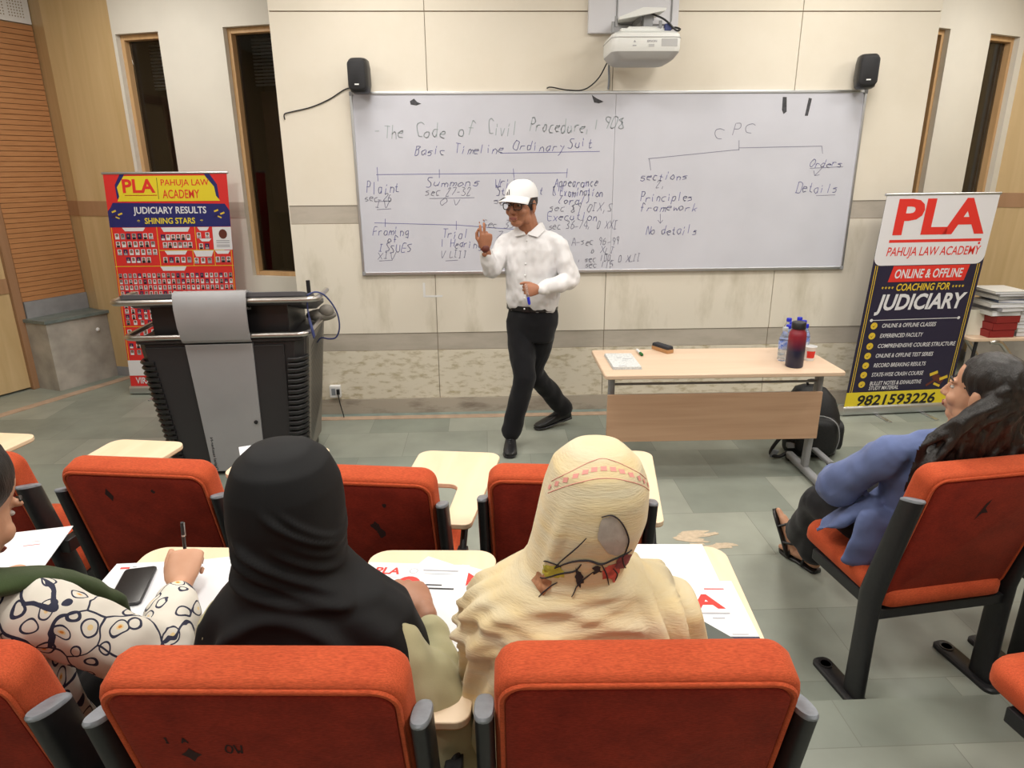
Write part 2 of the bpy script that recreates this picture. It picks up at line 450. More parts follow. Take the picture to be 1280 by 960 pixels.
mb = MB(); mb.M = MW; mb.b2((u_p - 0.075, -0.02, 0), (u_p - 0.005, 0.03, CEIL)); mb.b2((u_p - 1.4, -0.02, 2.55), (u_p - 0.075, 0.03, 2.63)); mb.b2((u_p - 1.4, -0.02, 0), (u_p - 1.32, 0.03, 2.55))
struct(mb, 'trim_4', M['door_trim'], bevel=0.004)
d1 = bpy.data.objects.new('door_1', None); C.objects.link(d1); d1['kind'] = 'structure'
d1.location = (MW @ Vector((u_p - 0.7, 0, 0))).to_tuple(); d1.rotation_euler = MW.to_euler()
mb = MB(); mb.b2((-0.62, 0.02, 0.02), (0.625, 0.06, 2.55)); mb.build('door_leaf', M['ply'], d1, 0)
mb = MB(); mb.b2((-0.62, 0.012, 0.865), (0.625, 0.022, 0.99)); mb.build('push_plate', M['ply_dark'], d1, 0)
mb = MB(); mb.b2((-7.6, -4.2, 0), (-7.4, -1.5, CEIL)); struct(mb, 'wall_left_rear', M['wall'])
mb = MB(); mb.b2((-7.5, -4.3, 0), (8, -4.1, CEIL)); struct(mb, 'wall_back', M['wall'])
mb = MB(); m, L = along((6.2, 5.2), (7.9, -4.2)); mb.M = m; mb.b2((0, 0, 0), (L, 0.2, CEIL)); struct(mb, 'wall_right', M['ply'])

# slatted acoustic panel, air grille, plinth on the left wall
def wall_thing(name, label, cat, u, z=0.0, y=0.0):
    o = thing(name, label, cat)
    o.location = (MW @ Vector((u, y, z))).to_tuple(); o.rotation_euler = MW.to_euler()
    return o
u_q = U(-3.785, 6.497)
o = wall_thing('acoustic_panel', 'tall brown slatted wood panel on the left wall above the stone ledge', 'wall panel', (u_p + u_q) / 2, 0.775, 0.0)
hw = (u_q - u_p) / 2; H = 3.02 - 0.775
mb = MB(); mb.m = 0; mb.b2((-hw, 0.002, 0), (hw, 0.012, H))
mb.m = 1
n = 54
for k in range(n):
    z = H * k / n
    mb.b2((-hw, -0.012, z + 0.002), (hw, 0.004, z + H / n - 0.002))
mb.build('slats', [M['slat_gap'], M['slat']], o, 0)
o = wall_thing('air_grille', 'white perforated air grille above the brown slatted panel', 'vent', (u_p + u_q) / 2, 3.03, 0.0)
mb = MB(); mb.m = 0; mb.b2((-hw, -0.015, 0), (hw, 0.012, 0.40))
mb.m = 1
for i in range(22):
    if i % 8 in (7,): continue
    for k in range(10):
        mb.b2((-hw + 0.035 + i * 0.022, -0.0165, 0.04 + k * 0.022), (-hw + 0.043 + i * 0.022, -0.014, 0.05 + k * 0.022))
mb.build('grille_face', [M['white'], M['groove']], o, 0)
o = thing('stone_plinth', 'plastered plinth with green stone top below the brown slatted panel', 'plinth', (-3.8, 6.1, 0))
base = [(-4.06, 5.985), (-3.80, 5.87), (-3.53, 6.34), (-3.615, 6.362), (-3.79, 6.50)]
mb = MB(); mb.prism(base, 0, 0.605); mb.build('body', M['concrete'], o, 0, world=True)
mb = MB(); mb.prism([(-4.075, 5.975), (-3.795, 5.85), (-3.50, 6.345), (-3.612, 6.366), (-3.79, 6.50)], 0.605, 0.632); mb.build('top_slab', M['green_stone'], o, 0, world=True)
mb = MB(); mb.M = MW; mb.b2((u_p, -0.03, 0.632), (u_q, 0.010, 0.775)); mb.build('back_ledge', M['grey_stone'], o, 0, world=True)
mb = MB()
mb.sphere((-3.585, 6.245, 0.47), (0.018, 0.018, 0.018)); mb.build('plaster_knob', M['white'], o, world=True)
o = thing('stone_plinth', 'green stone topped plinth by the right wall, behind the dark standing banner', 'plinth', (4.9, 5.95, 0))
m, L = along((4.72, 6.32), (6.2, 5.19)); mb = MB(); mb.M = m
mb.b2((0.0, -0.50, 0), (L - 0.1, -0.008, 0.40)); mb.build('body', M['concrete'], o, 0, world=True)
mb = MB(); mb.M = m; mb.b2((-0.02, -0.53, 0.40), (L - 0.1, -0.008, 0.43)); mb.build('top_slab', M['green_stone'], o, 0, world=True)

# ceiling lamps: recessed square panels (out of frame; some added only to brighten walls)
M['lamp'] = bpy.data.materials.new('lamp diffuser'); M['lamp'].use_nodes = True
N, Lk, b = nodes(M['lamp']); b.inputs['Emission Color'].default_value = (1, 0.96, 0.90, 1); b.inputs['Emission Strength'].default_value = 4.0
for i, (x, y, k) in enumerate(LAMPS):
    o = thing('ceiling_light', 'unseen recessed square ceiling lamp with a white diffuser', 'ceiling light', (x, y, CEIL), 0, 'recessed ceiling lamps')
    mb = MB()
    for sx, sy, a, bb in ((-0.31, 0, 0.03, 0.65), (0.31, 0, 0.03, 0.65), (0, -0.31, 0.59, 0.03), (0, 0.31, 0.59, 0.03)): mb.box((sx, sy, -0.012), (a, bb, 0.024))
    mb.build('frame', M['white'], o, 0)
    mb = MB(); mb.box((0, 0, -0.006), (0.59, 0.59, 0.01)); mb.build('diffuser', M['lamp'], o, 0)
    ld = bpy.data.lights.new('lamp', 'AREA'); ld.shape = 'SQUARE'; ld.size = 0.58; ld.energy = LAMP_W * k; ld.color = (1.0, 0.955, 0.885)
    lo = bpy.data.objects.new('lamp', ld); C.objects.link(lo); lo.parent = o; lo.location = (0, 0, -0.03)
# ------------------------------------------------------------------ whiteboard
M['board'] = mat('whiteboard enamel', (0.60, 0.61, 0.68), 0.28, noise_amt=0.05, nscale=2.5)
M['ink_blue'] = mat('blue marker', (0.17, 0.17, 0.40), 0.6)
M['ink_green'] = mat('faded green marker', (0.36, 0.43, 0.45), 0.6)
M['ink_dark'] = mat('dark marker', (0.20, 0.20, 0.30), 0.6)
M['tape'] = mat('dark tape residue', (0.07, 0.07, 0.08), 0.7, noise_amt=0.4, nscale=40)
BX0, BX1, BZ0, BZ1 = -0.925, 2.71, 1.105, 2.366
wb = thing('whiteboard', 'long whiteboard covered in blue handwriting on the front wall', 'whiteboard', ((BX0 + BX1) / 2, FY, BZ0))
mb = MB(); BY = FY - 0.022
xm = 0.925
mb.b2((BX0 + 0.015, BY, BZ0 + 0.015), (xm - 0.001, FY - 0.001, BZ1 - 0.015)); mb.b2((xm + 0.001, BY, BZ0 + 0.015), (BX1 - 0.015, FY - 0.001, BZ1 - 0.015))
mb.build('panel', M['board'], wb, 0, world=True)
mb = MB()
for a, b in (((BX0, BY - 0.008, BZ1 - 0.018), (BX1, FY - 0.001, BZ1)), ((BX0, BY - 0.008, BZ0), (BX1, FY - 0.001, BZ0 + 0.022)), ((BX0, BY - 0.008, BZ0 + 0.02), (BX0 + 0.018, FY - 0.001, BZ1 - 0.016)), ((BX1 - 0.018, BY - 0.008, BZ0 + 0.02), (BX1, FY - 0.001, BZ1 - 0.016))): mb.b2(a, b)
mb.build('frame', M['alu'], wb, 0, world=True, bevel=0.003)
for x in (BX0 - 0.002, BX1 - 0.026):
    for z in (BZ0 - 0.002, BZ1 - 0.026):
        mb = MB(); mb.b2((x, BY - 0.010, z), (x + 0.028, FY - 0.001, z + 0.028)); mb.build('corner_cap', M['grey_metal'], wb, 0, world=True, bevel=0.004)

GL = {'a': '46261514233344 4643', 'b': '1913 15263645443313', 'c': '46261514233343', 'd': '4943 46261514233344', 'e': '15454636261514233343', 'f': '48392923 1636', 'g': '46261514233344 46413121', 'h': '1913 1526364543', 'i': '2623 2827', 'k': '1913 4614 2543', 'l': '2923', 'm': '1613 15263533 35465553', 'n': '1613 1526364543', 'o': '261514233344453626', 'p': '1610 15263645443313', 'r': '1613 152646', 's': '46261535443313', 't': '28243343 1636', 'u': '1614233344 4643', 'v': '162346', 'w': '1623354356', 'x': '1643 1346', 'y': '1635 462110',
      'A': '133953 2545', 'B': '1913 1939483716 3746443313', 'C': '58391816243353', 'D': '1913 1939585543313', 'E': '49191343 1646', 'F': '491913 1646', 'H': '1913 5953 1656', 'I': '2923 1939 1333', 'L': '191343', 'N': '13195359', 'O': '392816143344565839', 'P': '1913 193948473616', 'S': '492918273645443313', 'T': '1959 3933', 'U': '191423334449', 'V': '193359', 'W': '1923354359', 'X': '1953 1359',
      '0': '291814233344483929', '1': '2923', '2': '182939481343', '3': '193948372645443313', '4': '391555 4843', '5': '491916364544 3313', '6': '391714233344453616', '7': '194923', '8': '392918274533231447 39', '9': '46271829394843', '.': '2324', ',': '2422', '-': '1545', '(': '392714 1423', ')': '193734 3423', '/': '1349', '&': '53181929371433 53', "'": '2928'}
GL['D'] = '1913 193958544313'; GL['8'] = '3918273614233344362839'[:22]; GL['('] = '39271423'; GL[')'] = '19373423'; GL['&'] = '5318293927142343'
def stroke(mb, pts, w, y):
    for (x0, z0), (x1, z1) in zip(pts, pts[1:]):
        dx, dz = x1 - x0, z1 - z0; l = math.hypot(dx, dz)
        if l < 1e-6: continue
        dx, dz = dx / l, dz / l; px, pz = -dz * w / 2, dx * w / 2
        x0 -= dx * w / 3; z0 -= dz * w / 3; x1 += dx * w / 3; z1 += dz * w / 3
        mb.add([(x0 + px, y, z0 + pz), (x0 - px, y, z0 - pz), (x1 - px, y, z1 - pz), (x1 + px, y, z1 + pz)], [(0, 1, 2, 3)])
def bd(u, v):
    """a place on the board, from its left and top edges in photo units"""
    t = (v - (114 + (u - 440) * -0.0015)) / (229.5 - (u - 440) * 0.0118)
    xl = 437 + 17 * t; xr = 1083 - 32 * t
    return BX0 + (BX1 - BX0) * (u - xl) / (xr - xl), BZ1 - (BZ1 - BZ0) * t
def hand(mb, s, u0, u1, v, h, w=0.0042, rise=0.0):
    h *= 0.90; n = len(s); x0, z0 = bd(u0, v); x1, z1 = bd(u1, v - rise); adv = (x1 - x0) / n; sz = h * 0.0056 / 6.0
    for i, ch in enumerate(s):
        if ch == ' ' or ch not in GL: continue
        ox = x0 + adv * (i + random.uniform(-0.06, 0.06)); oz = z0 + (z1 - z0) * i / n + random.uniform(-0.22, 0.22) * sz * 3
        k = random.uniform(0.88, 1.12); sl = 0.26 + random.uniform(-0.12, 0.14)
        for st in GL[ch].split():
            P = [(int(st[q]), int(st[q + 1])) for q in range(0, len(st) - 1, 2)]
            P = [(ox + adv * 0.19 * ((px - 0.8) + sl * (pz - 3)) , oz + sz * k * (pz - 3)) for px, pz in P]
            P = [(a + random.uniform(-0.0035, 0.0035), b + random.uniform(-0.003, 0.003)) for a, b in P]
            if len(P) > 2:
                P3 = smooth_path([(a, 0, b) for a, b in P], 3); P = [(p.x, p.z) for p in P3]
            stroke(mb, P, w, BY - 0.0012)
def line(mb, pts, w=0.004): stroke(mb, [bd(*p) for p in pts], w, BY - 0.0012)
INK = []
for a in (('-', 468, 477, 163, 12), ('The', 480, 505, 168, 17), ('Code', 518, 558, 167, 18), ('of', 570, 592, 166, 16), ('Civil', 606, 645, 165, 18), ('Procedure,', 658, 736, 161, 17), ('1908', 738, 778, 158, 14)): g = MB(); hand(g, *a, w=0.005); g.build('handwriting', M['ink_green'], wb, 0, world=True)
for a in (('Basic', 517, 555, 189, 12), ('Timeline', 566, 627, 187, 12), ('Ordinary', 638, 702, 184, 12), ('Suit', 706, 738, 180, 13),
          ('Plaint', 458, 500, 236, 15), ('Summons', 530, 598, 228, 11), ('Written', 615, 664, 229, 13), ('Statement', 617, 676, 239, 12), ('Appearance', 689, 744, 228, 12), ('& Examination', 686, 750, 240, 12), ('(oral)', 694, 734, 250, 11), ('Execution', 680, 744, 271, 12),
          ('Framing', 466, 512, 290, 12), ('of', 484, 498, 299, 9), ('ISSUES', 474, 514, 312, 11), ('Trial', 551, 584, 294, 13), ('1 Hearing', 549, 600, 306, 11),
          ('sections', 796, 856, 220, 11), ('Principles', 796, 862, 247, 12), ('framework', 796, 868, 259, 11), ('No details', 802, 868, 289, 12), ('Orders', 1009, 1052, 204, 10), ('Details', 991, 1046, 236, 14)):
    b_ = MB(); hand(b_, *a); b_.build('handwriting', M['ink_blue'], wb, 0, world=True)
for p in (((470, 213), (705, 211)), ((471, 204), (472, 221)), ((547, 207), (547, 217)), ((638, 206), (639, 217)), ((705, 206), (704, 217)), ((622, 187), (745, 185)), ((468, 274), (570, 277), (645, 283)), ((481, 269), (481, 279)), ((568, 272), (568, 283))):
    b_ = MB(); line(b_, p); b_.build('drawn_line', M['ink_blue'], wb, 0, world=True)
for a in (('sec 26', 456, 490, 246, 10), ('IV', 469, 487, 255, 10), ('sec 27-32', 530, 587, 239, 11), ('O V', 547, 572, 252, 9), ('sec', 614, 636, 250, 10), ('sec 89 OIX,S', 683, 762, 260, 11), ('sec 36-74, 0 XXI', 682, 768, 282, 11), ('Sec 33', 600, 640, 280, 11), ('XIV', 472, 494, 321, 10), ('V LIII', 549, 582, 320, 10), ('7', 616, 626, 294, 11),
          ('A-sec 96-99', 711, 770, 303, 10), ('o XLI', 734, 764, 314, 9), (', sec 100, 0 XLII', 718, 796, 325, 10), ('sec 115', 727, 762, 333, 9), ('C', 887, 901, 170, 15), ('P', 911, 923, 165, 15), ('C', 924, 938, 164, 13), ('2,', 816, 828, 230, 9)):
    d_ = MB(); hand(d_, *a, w=0.0036); d_.build('handwriting', M['ink_dark'], wb, 0, world=True)
for p in (((535, 243), (590, 242)), ((806, 194), (920, 183)), ((920, 181), (1025, 179)), ((920, 172), (920, 184)), ((807, 194), (809, 208)), ((1025, 179), (1026, 188)), ((1010, 206), (1052, 204)), ((1026, 205), (1016, 215)), ((1016, 215), (1015, 209)), ((1016, 215), (1022, 214)), ((821, 263), (821, 275)), ((818, 271), (821, 275)), ((821, 275), (824, 271)), ((1018, 240), (1042, 239)), ((471, 257), (488, 256)), ((474, 324), (490, 323)), ((555, 324), (570, 323)), ((488, 246), (468, 247))): 
    d_ = MB(); line(d_, p, 0.0036); d_.build('drawn_line', M['ink_dark'], wb, 0, world=True)
for P in (((511, 125), (516, 122), (520, 126), (525, 128), (519, 130), (512, 129)), ((735, 118), (741, 122), (750, 126), (744, 128), (738, 127)), ((975, 121), (980, 121), (980, 138), (976, 141), (974, 136)), ((1008, 122), (1012, 123), (1007, 143), (1003, 143))):
    t_ = MB(); t_.poly([(bd(*p)[0], BY - 0.0014, bd(*p)[1]) for p in P][::-1]); t_.build('tape_mark', M['tape'], wb, 0, world=True)

# ------------------------------------------------------------------ chairs
def velour(name, c1, c2, st, bump=0.25):
    m = bpy.data.materials.new(name); m.use_nodes = True
    N, L, b = nodes(m)
    tc = N.new('ShaderNodeTexCoord')
    n = N.new('ShaderNodeTexNoise'); n.inputs['Scale'].default_value = 9; n.inputs['Detail'].default_value = 7; n.inputs['Roughness'].default_value = 0.6
    L.new(tc.outputs['Object'], n.inputs[0])
    rp = N.new('ShaderNodeValToRGB'); rp.color_ramp.elements[0].position = 0.30; rp.color_ramp.elements[1].position = 0.66
    rp.color_ramp.elements[0].color = (*c2, 1); rp.color_ramp.elements[1].color = (*c1, 1)
    L.new(n.outputs[0], rp.inputs[0])
    mp = N.new('ShaderNodeMapping'); mp.inputs['Scale'].default_value = (1, 5, 5); L.new(tc.outputs['Object'], mp.inputs[0])
    w = N.new('ShaderNodeTexNoise'); w.inputs['Scale'].default_value = 110; w.inputs['Detail'].default_value = 2
    L.new(mp.outputs[0], w.inputs[0])
    mr = N.new('ShaderNodeMapRange'); mr.inputs[1].default_value = 0.35; mr.inputs[2].default_value = 0.65; mr.inputs[3].default_value = st; mr.inputs[4].default_value = 1.12
    L.new(w.outputs[0], mr.inputs[0])
    mx = N.new('ShaderNodeMix'); mx.data_type = 'RGBA'; mx.blend_type = 'MULTIPLY'; mx.inputs[0].default_value = 1
    L.new(rp.outputs[0], mx.inputs[6]); L.new(mr.outputs[0], mx.inputs[7]); L.new(mx.outputs[2], b.inputs['Base Color'])
    bp = N.new('ShaderNodeBump'); bp.inputs['Strength'].default_value = bump; bp.inputs['Distance'].default_value = 0.002
    L.new(w.outputs[0], bp.inputs['Height']); L.new(bp.outputs[0], b.inputs['Normal'])
    b.inputs['Roughness'].default_value = 0.9; b.inputs['Specular IOR Level'].default_value = 0.15
    b.inputs['Sheen Weight'].default_value = 0.25; b.inputs['Sheen Roughness'].default_value = 0.4; b.inputs['Sheen Tint'].default_value = (1, 0.35, 0.2, 1)
    return m
M['velour'] = velour('orange red velour', (0.52, 0.092, 0.034), (0.43, 0.066, 0.026), 0.78)
M['velour_back_shaded'] = velour('red panel cloth with shade', (0.27, 0.026, 0.014), (0.16, 0.015, 0.010), 0.80)  # chair cloth in deeper red, rear-side shade put into the colour
M['stain'] = mat('ink stain', (0.03, 0.008, 0.007), 0.9)

BT = R(15)
BM = Matrix(((1, 0, 0, 0), (0, -math.sin(BT), -math.cos(BT), 0.035), (0, math.cos(BT), -math.sin(BT), 0.44), (0, 0, 0, 1)))
def back_shape(mb, what):
    mb.M = BM
    out = rrect(0.50, 0.545, [0.03, 0.045, 0.045, 0.03], 6, 0, 0.2725)
    if what == 'backrest': mb.slab(out, [(-0.05, 0.04), (-0.047, 0.022), (-0.036, 0.006), (-0.02, 0), (0.028, 0), (0.04, 0.004), (0.043, 0.010)])
    if what == 'back_panel': mb.slab(rrect(0.465, 0.505, [0.02, 0.036, 0.036, 0.02], 6, 0, 0.270), [(0.041, 0), (0.047, 0.002), (0.049, 0.008)])
    if what == 'piping': mb.tube([(x, y, 0.0435) for x, y in rrect(0.476, 0.518, [0.025, 0.04, 0.04, 0.025], 6, 0, 0.2725)], 0.0055, 6, True)
def post_pts(sx, y, z): return Vector((sx * 0.268, y, z))
def make_chair(label, tablet_shift=0.0):
    o = thing('tablet_chair', label, 'chair', group='tablet-arm auditorium chairs')
    for what, m in (('backrest', 'velour'),):
        mb = MB(); back_shape(mb, what); bk = mb.build(what, M[m], o, 50)
    mb = MB(); back_shape(mb, 'back_panel'); bp = mb.build('back_panel', M['velour_back_shaded'], o, 50); prop(bp, 'red rear panel with shade in its colour')
    mb = MB(); back_shape(mb, 'piping'); mb.build('piping', M['velour'], o, 60)
    mb = MB(); mb.M = Matrix.Translation((0, 0.0, 0.40)) @ Matrix.Rotation(R(2), 4, 'X')
    mb.slab(rrect(0.49, 0.50, [0.05, 0.07, 0.07, 0.05], 5, 0, 0.215), [(0, 0.012), (0.012, 0), (0.045, 0), (0.065, 0.008), (0.074, 0.03)]); mb.build('seat', M['velour'], o, 50)
    for sx in (-1, 1):
        mb = MB(); rs = []
        for y, z, ry in ((0.0, 0.018, 0.050), (0.0, 0.30, 0.047), (0.0, 0.44, 0.050), (-0.012, 0.50, 0.052), (-0.10, 0.855, 0.045)):
            rs.append([Vector((sx * 0.268 + a, y + b, z - (b * 0.28 if z > 0.45 else 0))) for a, b in ell(0.0165, ry, 20, 2.8)])
        mb.rings(rs); ps = mb.build('side_post', M['black_metal'], o, 50)
        mb = MB(); mb.rings([[Vector((sx * 0.268 + a * k, -0.10 - 0.262 * dz + b * k, 0.855 + dz - b * 0.28)) for a, b in ell(0.0175, 0.046, 20, 2.6)] for dz, k in ((0.0005, 1), (0.006, 1), (0.010, 0.9))]); mb.build('post_cap', M['grey_cap'], ps, 50)
        mb = MB(); mb.M = Matrix.Translation((sx * 0.268, 0.065, 0)); mb.slab(rrect(0.075, 0.29, 0.03, 5), [(0, 0), (0.012, 0), (0.018, 0.006)])
        mb.M = mb.M @ Matrix.Translation((0, 0.10, 0.018)); mb.lathe([(0.026, 0), (0.026, 0.003), (0.019, 0.003), (0.019, -0.001), (0.0, -0.001)], 20)
        mb.build('floor_plate', M['black_metal'], o, 40)
        mb = MB(); mb.box((sx * 0.236, 0.19, 0.388), (0.03, 0.34, 0.045)); mb.build('seat_rail', M['black_metal'], o, 0, bevel=0.004)
    mb = MB(); mb.box((0, 0.0, 0.375), (0.52, 0.05, 0.04)); mb.build('cross_bar', M['black_metal'], o, 0, bevel=0.004)
    # writing tablet on the right-hand post
    s = tablet_shift
    pts = []
    def arc(cx, cy, r, a0, a1, n=6):
        for i in range(n + 1):
            a = R(a0 + (a1 - a0) * i / n); pts.append((cx + r * math.cos(a), cy + r * math.sin(a)))
    arc(0.305, 0.055, 0.03, 270, 360); arc(0.31, 0.585, 0.055, 0, 90); arc(0.075 + s, 0.585, 0.055, 90, 180); arc(0.065 + s, 0.375, 0.045, 180, 270); 
    arc(0.20, 0.29, 0.04, 90, 0); arc(0.27, 0.055, 0.03, 180, 270)
    mb = MB(); mb.prism(pts, 0.70, 0.718); mb.m = 1; mb.prism([(x * 0.999 + 0.0002, y) for x, y in pts], 0.6985, 0.7045)
    tb = mb.build('writing_tablet', [M['birch'], M['edge_wood']], o, 0, bevel=0.003)
    mb = MB(); mb.box((0.302, 0.00, 0.60), (0.035, 0.10, 0.05)); mb.tube([(0.302, 0.02, 0.60), (0.302, 0.09, 0.675), (0.302, 0.20, 0.688), (0.302, 0.40, 0.688)], 0.013, 8)
    mb.build('tablet_bracket', M['black_metal'], o, 50, bevel=0.003)
    return o
chairs = {}
proto = make_chair('x')
for key, x, y, z, rz, label in (
    ('f1', -1.13, 2.165, 0, -8, 'empty red-orange chair in the front row, behind the grey and black lectern'),
    ('f2', -0.405, 2.065, 0, -8, 'empty smudged red-orange front row chair between the black scarf and the yellow scarf'),
    ('f3', 0.250, 2.035, 0, -6, 'red-orange chair in the front row, partly hidden by the yellow scarf'),
    ('f4', 1.577, 2.015, 0, 8, 'red-orange chair in which the person in the blue shirt sits'),
    ('f0', -1.80, 2.27, 0, -9, 'red-orange chair at the left edge of the front row, cut by the frame'),
    ('f6', -2.52, 2.40, 0, -9, 'red-orange chair beyond the left frame edge, only its tablet showing'),
    ('r1', -0.385, 1.035, STEP, -3, 'red-orange chair in the nearest row holding the person in the black scarf'),
    ('r2', 0.253, 1.02, STEP, -2, 'red-orange chair in the nearest row holding the person in the yellow scarf'),
    ('r0', -1.02, 1.085, STEP, -4, 'red-orange chair at the bottom left corner under the person in floral print'),
    ('r3', 1.60, 1.03, STEP, 8, 'red-orange chair seat cropped by the bottom right corner, nearest row'),
    ('f5', 2.27, 2.115, 0, 8, 'red-orange chair at the right edge, next to the chair of the blue shirt')):
    o = proto if key == 'f1' else copy_tree(proto)
    o.location = (x, y, z); o.rotation_euler = (0, 0, R(rz)); o['label'] = label
    chairs[key] = o
def stain(key, polys, scr=None):
    o = chairs[key]
    for P in polys:
        mb = MB(); mb.M = BM; mb.poly([Vector((x, y, 0.0499)) for x, y in P]); mb.build('ink_stain', M['stain'], o, 0)
    if scr:
        for s, x0, x1, y0, y1 in scr:
            n = len(s); adv = (x1 - x0) / n; mb = MB(); mb.M = BM
            for i, ch in enumerate(s):
                for st in GL.get(ch, '').split():
                    P = [(x0 + adv * (i + 0.19 * (int(st[q]) - 0.8)), y0 + (y1 - y0) * (int(st[q + 1]) - 3) / 6) for q in range(0, len(st) - 1, 2)]
                    for (a0, b0), (a1, b1) in zip(P, P[1:]):
                        l = math.hypot(a1 - a0, b1 - b0) or 1; px, py = -(b1 - b0) / l * 0.0016, (a1 - a0) / l * 0.0016
                        mb.add([(a0 + px, b0 + py, 0.0499), (a1 + px, b1 + py, 0.0499), (a1 - px, b1 - py, 0.0499), (a0 - px, b0 - py, 0.0499)], [(0, 1, 2, 3)])
            mb.build('scribble', M['stain'], o, 0)
def blot(cx, cy, r, k, seed):
    rnd = random.Random(seed)
    return [(cx + r * math.cos(2 * PI * i / k) * rnd.uniform(0.5, 1.1), cy + r * 1.2 * math.sin(2 * PI * i / k) * rnd.uniform(0.5, 1.1)) for i in range(k)]
def fold_up(key, keep_tablet=False):
    for ch in chairs[key].children:
        n = ch.name.split('.')[0]
        if n in ('seat', 'seat_rail'):
            ch.matrix_local = Matrix.Translation((0, 0.02, 0.44)) @ Matrix.Rotation(R(76), 4, 'X') @ Matrix.Translation((0, 0.0, -0.44))
        if n in ('writing_tablet', 'tablet_bracket') and not keep_tablet:
            ch.matrix_local = Matrix.Translation((0.34, 0.02, 0.62)) @ Matrix.Rotation(R(90), 4, 'Y') @ Matrix.Translation((-0.34, -0.02, -0.70))
for ch in chairs['f4'].children:
    if ch.name.split('.')[0] in ('writing_tablet', 'tablet_bracket'): ch.location = (0.09, 0, 0)
stain('f1', [[(-0.10, 0.475), (-0.085, 0.44), (-0.095, 0.42), (-0.112, 0.45)], blot(0.06, 0.47, 0.008, 9, 2)])
stain('f2', [blot(0.05, 0.36, 0.018, 11, 3), blot(0.065, 0.33, 0.02, 11, 4), blot(0.09, 0.45, 0.010, 9, 8)])
stain('f4', [[(-0.03, 0.35), (-0.015, 0.42), (0.0, 0.44), (-0.008, 0.40), (0.01, 0.38), (-0.012, 0.38)]])
stain('r1', [[(-0.130, 0.38), (-0.122, 0.368), (-0.112, 0.36), (-0.122, 0.352), (-0.130, 0.338), (-0.138, 0.352), (-0.148, 0.36), (-0.138, 0.368)]], [('IJAY', -0.165, -0.11, 0.395, 0.41), ('ROW', -0.085, -0.035, 0.365, 0.39)])
stain('r0', [blot(0.13, 0.42, 0.008, 9, 6)])

# ------------------------------------------------------------------ lectern
M['lect_dark'] = mat('dark grey lacquer', (0.030, 0.028, 0.030), 0.42)
M['lect_grey'] = mat('grey metallic lacquer', (0.36, 0.36, 0.375), 0.45, metal=0.25, noise_amt=0.08, nscale=3)
M['lect_top'] = mat('slate grey top', (0.09, 0.09, 0.10), 0.5)
M['perf'] = mat('perforated grey side', (0.20, 0.185, 0.16), 0.5)
LX, LY = -1.605, 4.04
lec = thing('lectern', 'grey and black digital lectern with steel rails and ribbed sides', 'lectern', (LX, LY, 0), R(2.5))
mb = MB()
def body_ring(w, y0, y1, z, ch=0.05): return [Vector(p) for p in ((-w + ch, y0, z), (w - ch, y0, z), (w, y0 + ch, z), (w, y1, z), (-w, y1, z), (-w, y0 + ch, z))]
mb.rings([body_ring(0.40, 0.03, 0.52, 0.0), body_ring(0.40, 0.03, 0.52, 0.06), body_ring(0.405, 0.02, 0.54, 0.06), body_ring(0.485, -0.03, 0.62, 0.88)])
mb.build('body', M['lect_dark'], lec, 20, bevel=0.006)
mb = MB()   # front panel between the ribs
mb.add([(-0.33, 0.008, 0.06), (0.34, 0.008, 0.06), (0.375, -0.043, 0.86), (-0.435, -0.043, 0.86), (-0.33, 0.03, 0.06), (0.34, 0.03, 0.06), (0.375, -0.02, 0.86), (-0.435, -0.02, 0.86)], [(0, 1, 2, 3), (1, 5, 6, 2), (3, 2, 6, 7), (4, 0, 3, 7), (0, 4, 5, 1)])
mb.build('front_panel', M['lect_dark'], lec, 0, bevel=0.004)
for sx in (-1, 1):
    mb = MB()
    for k in range(20):
        t = k / 20; z = 0.10 + 0.70 * t; w = 0.41 + 0.068 * t; y = 0.01 - 0.043 * t
        pts = [(sx * (w - 0.085), y - 0.012, z), (sx * (w - 0.03), y - 0.010, z), (sx * (w + 0.002), y + 0.025, z), (sx * (w + 0.012), y + 0.085, z)]
        mb.tube(pts, 0.0125, 6)
    mb.build('rib_column', M['black_plastic'], lec, 60)
mb = MB()
mb.add([(0.424, 0.12, 0.08), (0.424, 0.52, 0.08), (0.500, 0.60, 0.87), (0.500, 0.08, 0.87), (0.40, 0.12, 0.08), (0.40, 0.52, 0.08), (0.48, 0.60, 0.87), (0.48, 0.08, 0.87)], [(0, 1, 2, 3), (0, 3, 7, 4), (1, 5, 6, 2), (3, 2, 6, 7), (0, 4, 5, 1)])
mb.m = 1
for k in range(18):     # slanted louvre slots
    z = 0.10 + k * 0.040
    w = 0.424 + 0.076 * (z - 0.08) / 0.79
    ww = lambda q: 0.424 + 0.076 * (q - 0.08) / 0.79 + 0.0015
    z1 = min(z + 0.26, 0.852); z2 = min(z + 0.278, 0.865)
    mb.add([(ww(z), 0.15, z), (ww(z1), 0.53, z1), (ww(z2), 0.53, z2), (ww(z + 0.018), 0.15, z + 0.018)], [(0, 1, 2, 3)])
mb.build('side_panel', [M['perf'], M['black_plastic']], lec, 0)
mb = MB(); mb.slab(rrect(0.98, 0.68, [0.05] * 4, 5, 0, 0.29), [(0.875, 0.02), (0.885, 0), (0.90, 0)]); mb.build('worktop', M['lect_dark'], lec, 30)
def rail(z, x0, x1, yf, yb, r): 
    q = 0.06
    pts = [(x0, yb, z)] + [(x0 + q - q * math.cos(a), yf + q - q * math.sin(a), z) for a in [R(15 * i) for i in range(7)]] + [(x1 - q + q * math.sin(a), yf + q - q * math.cos(a), z) for a in [R(15 * i) for i in range(7)]] + [(x1, yb, z)]
    m = MB(); m.tube(pts, r, 12); return m
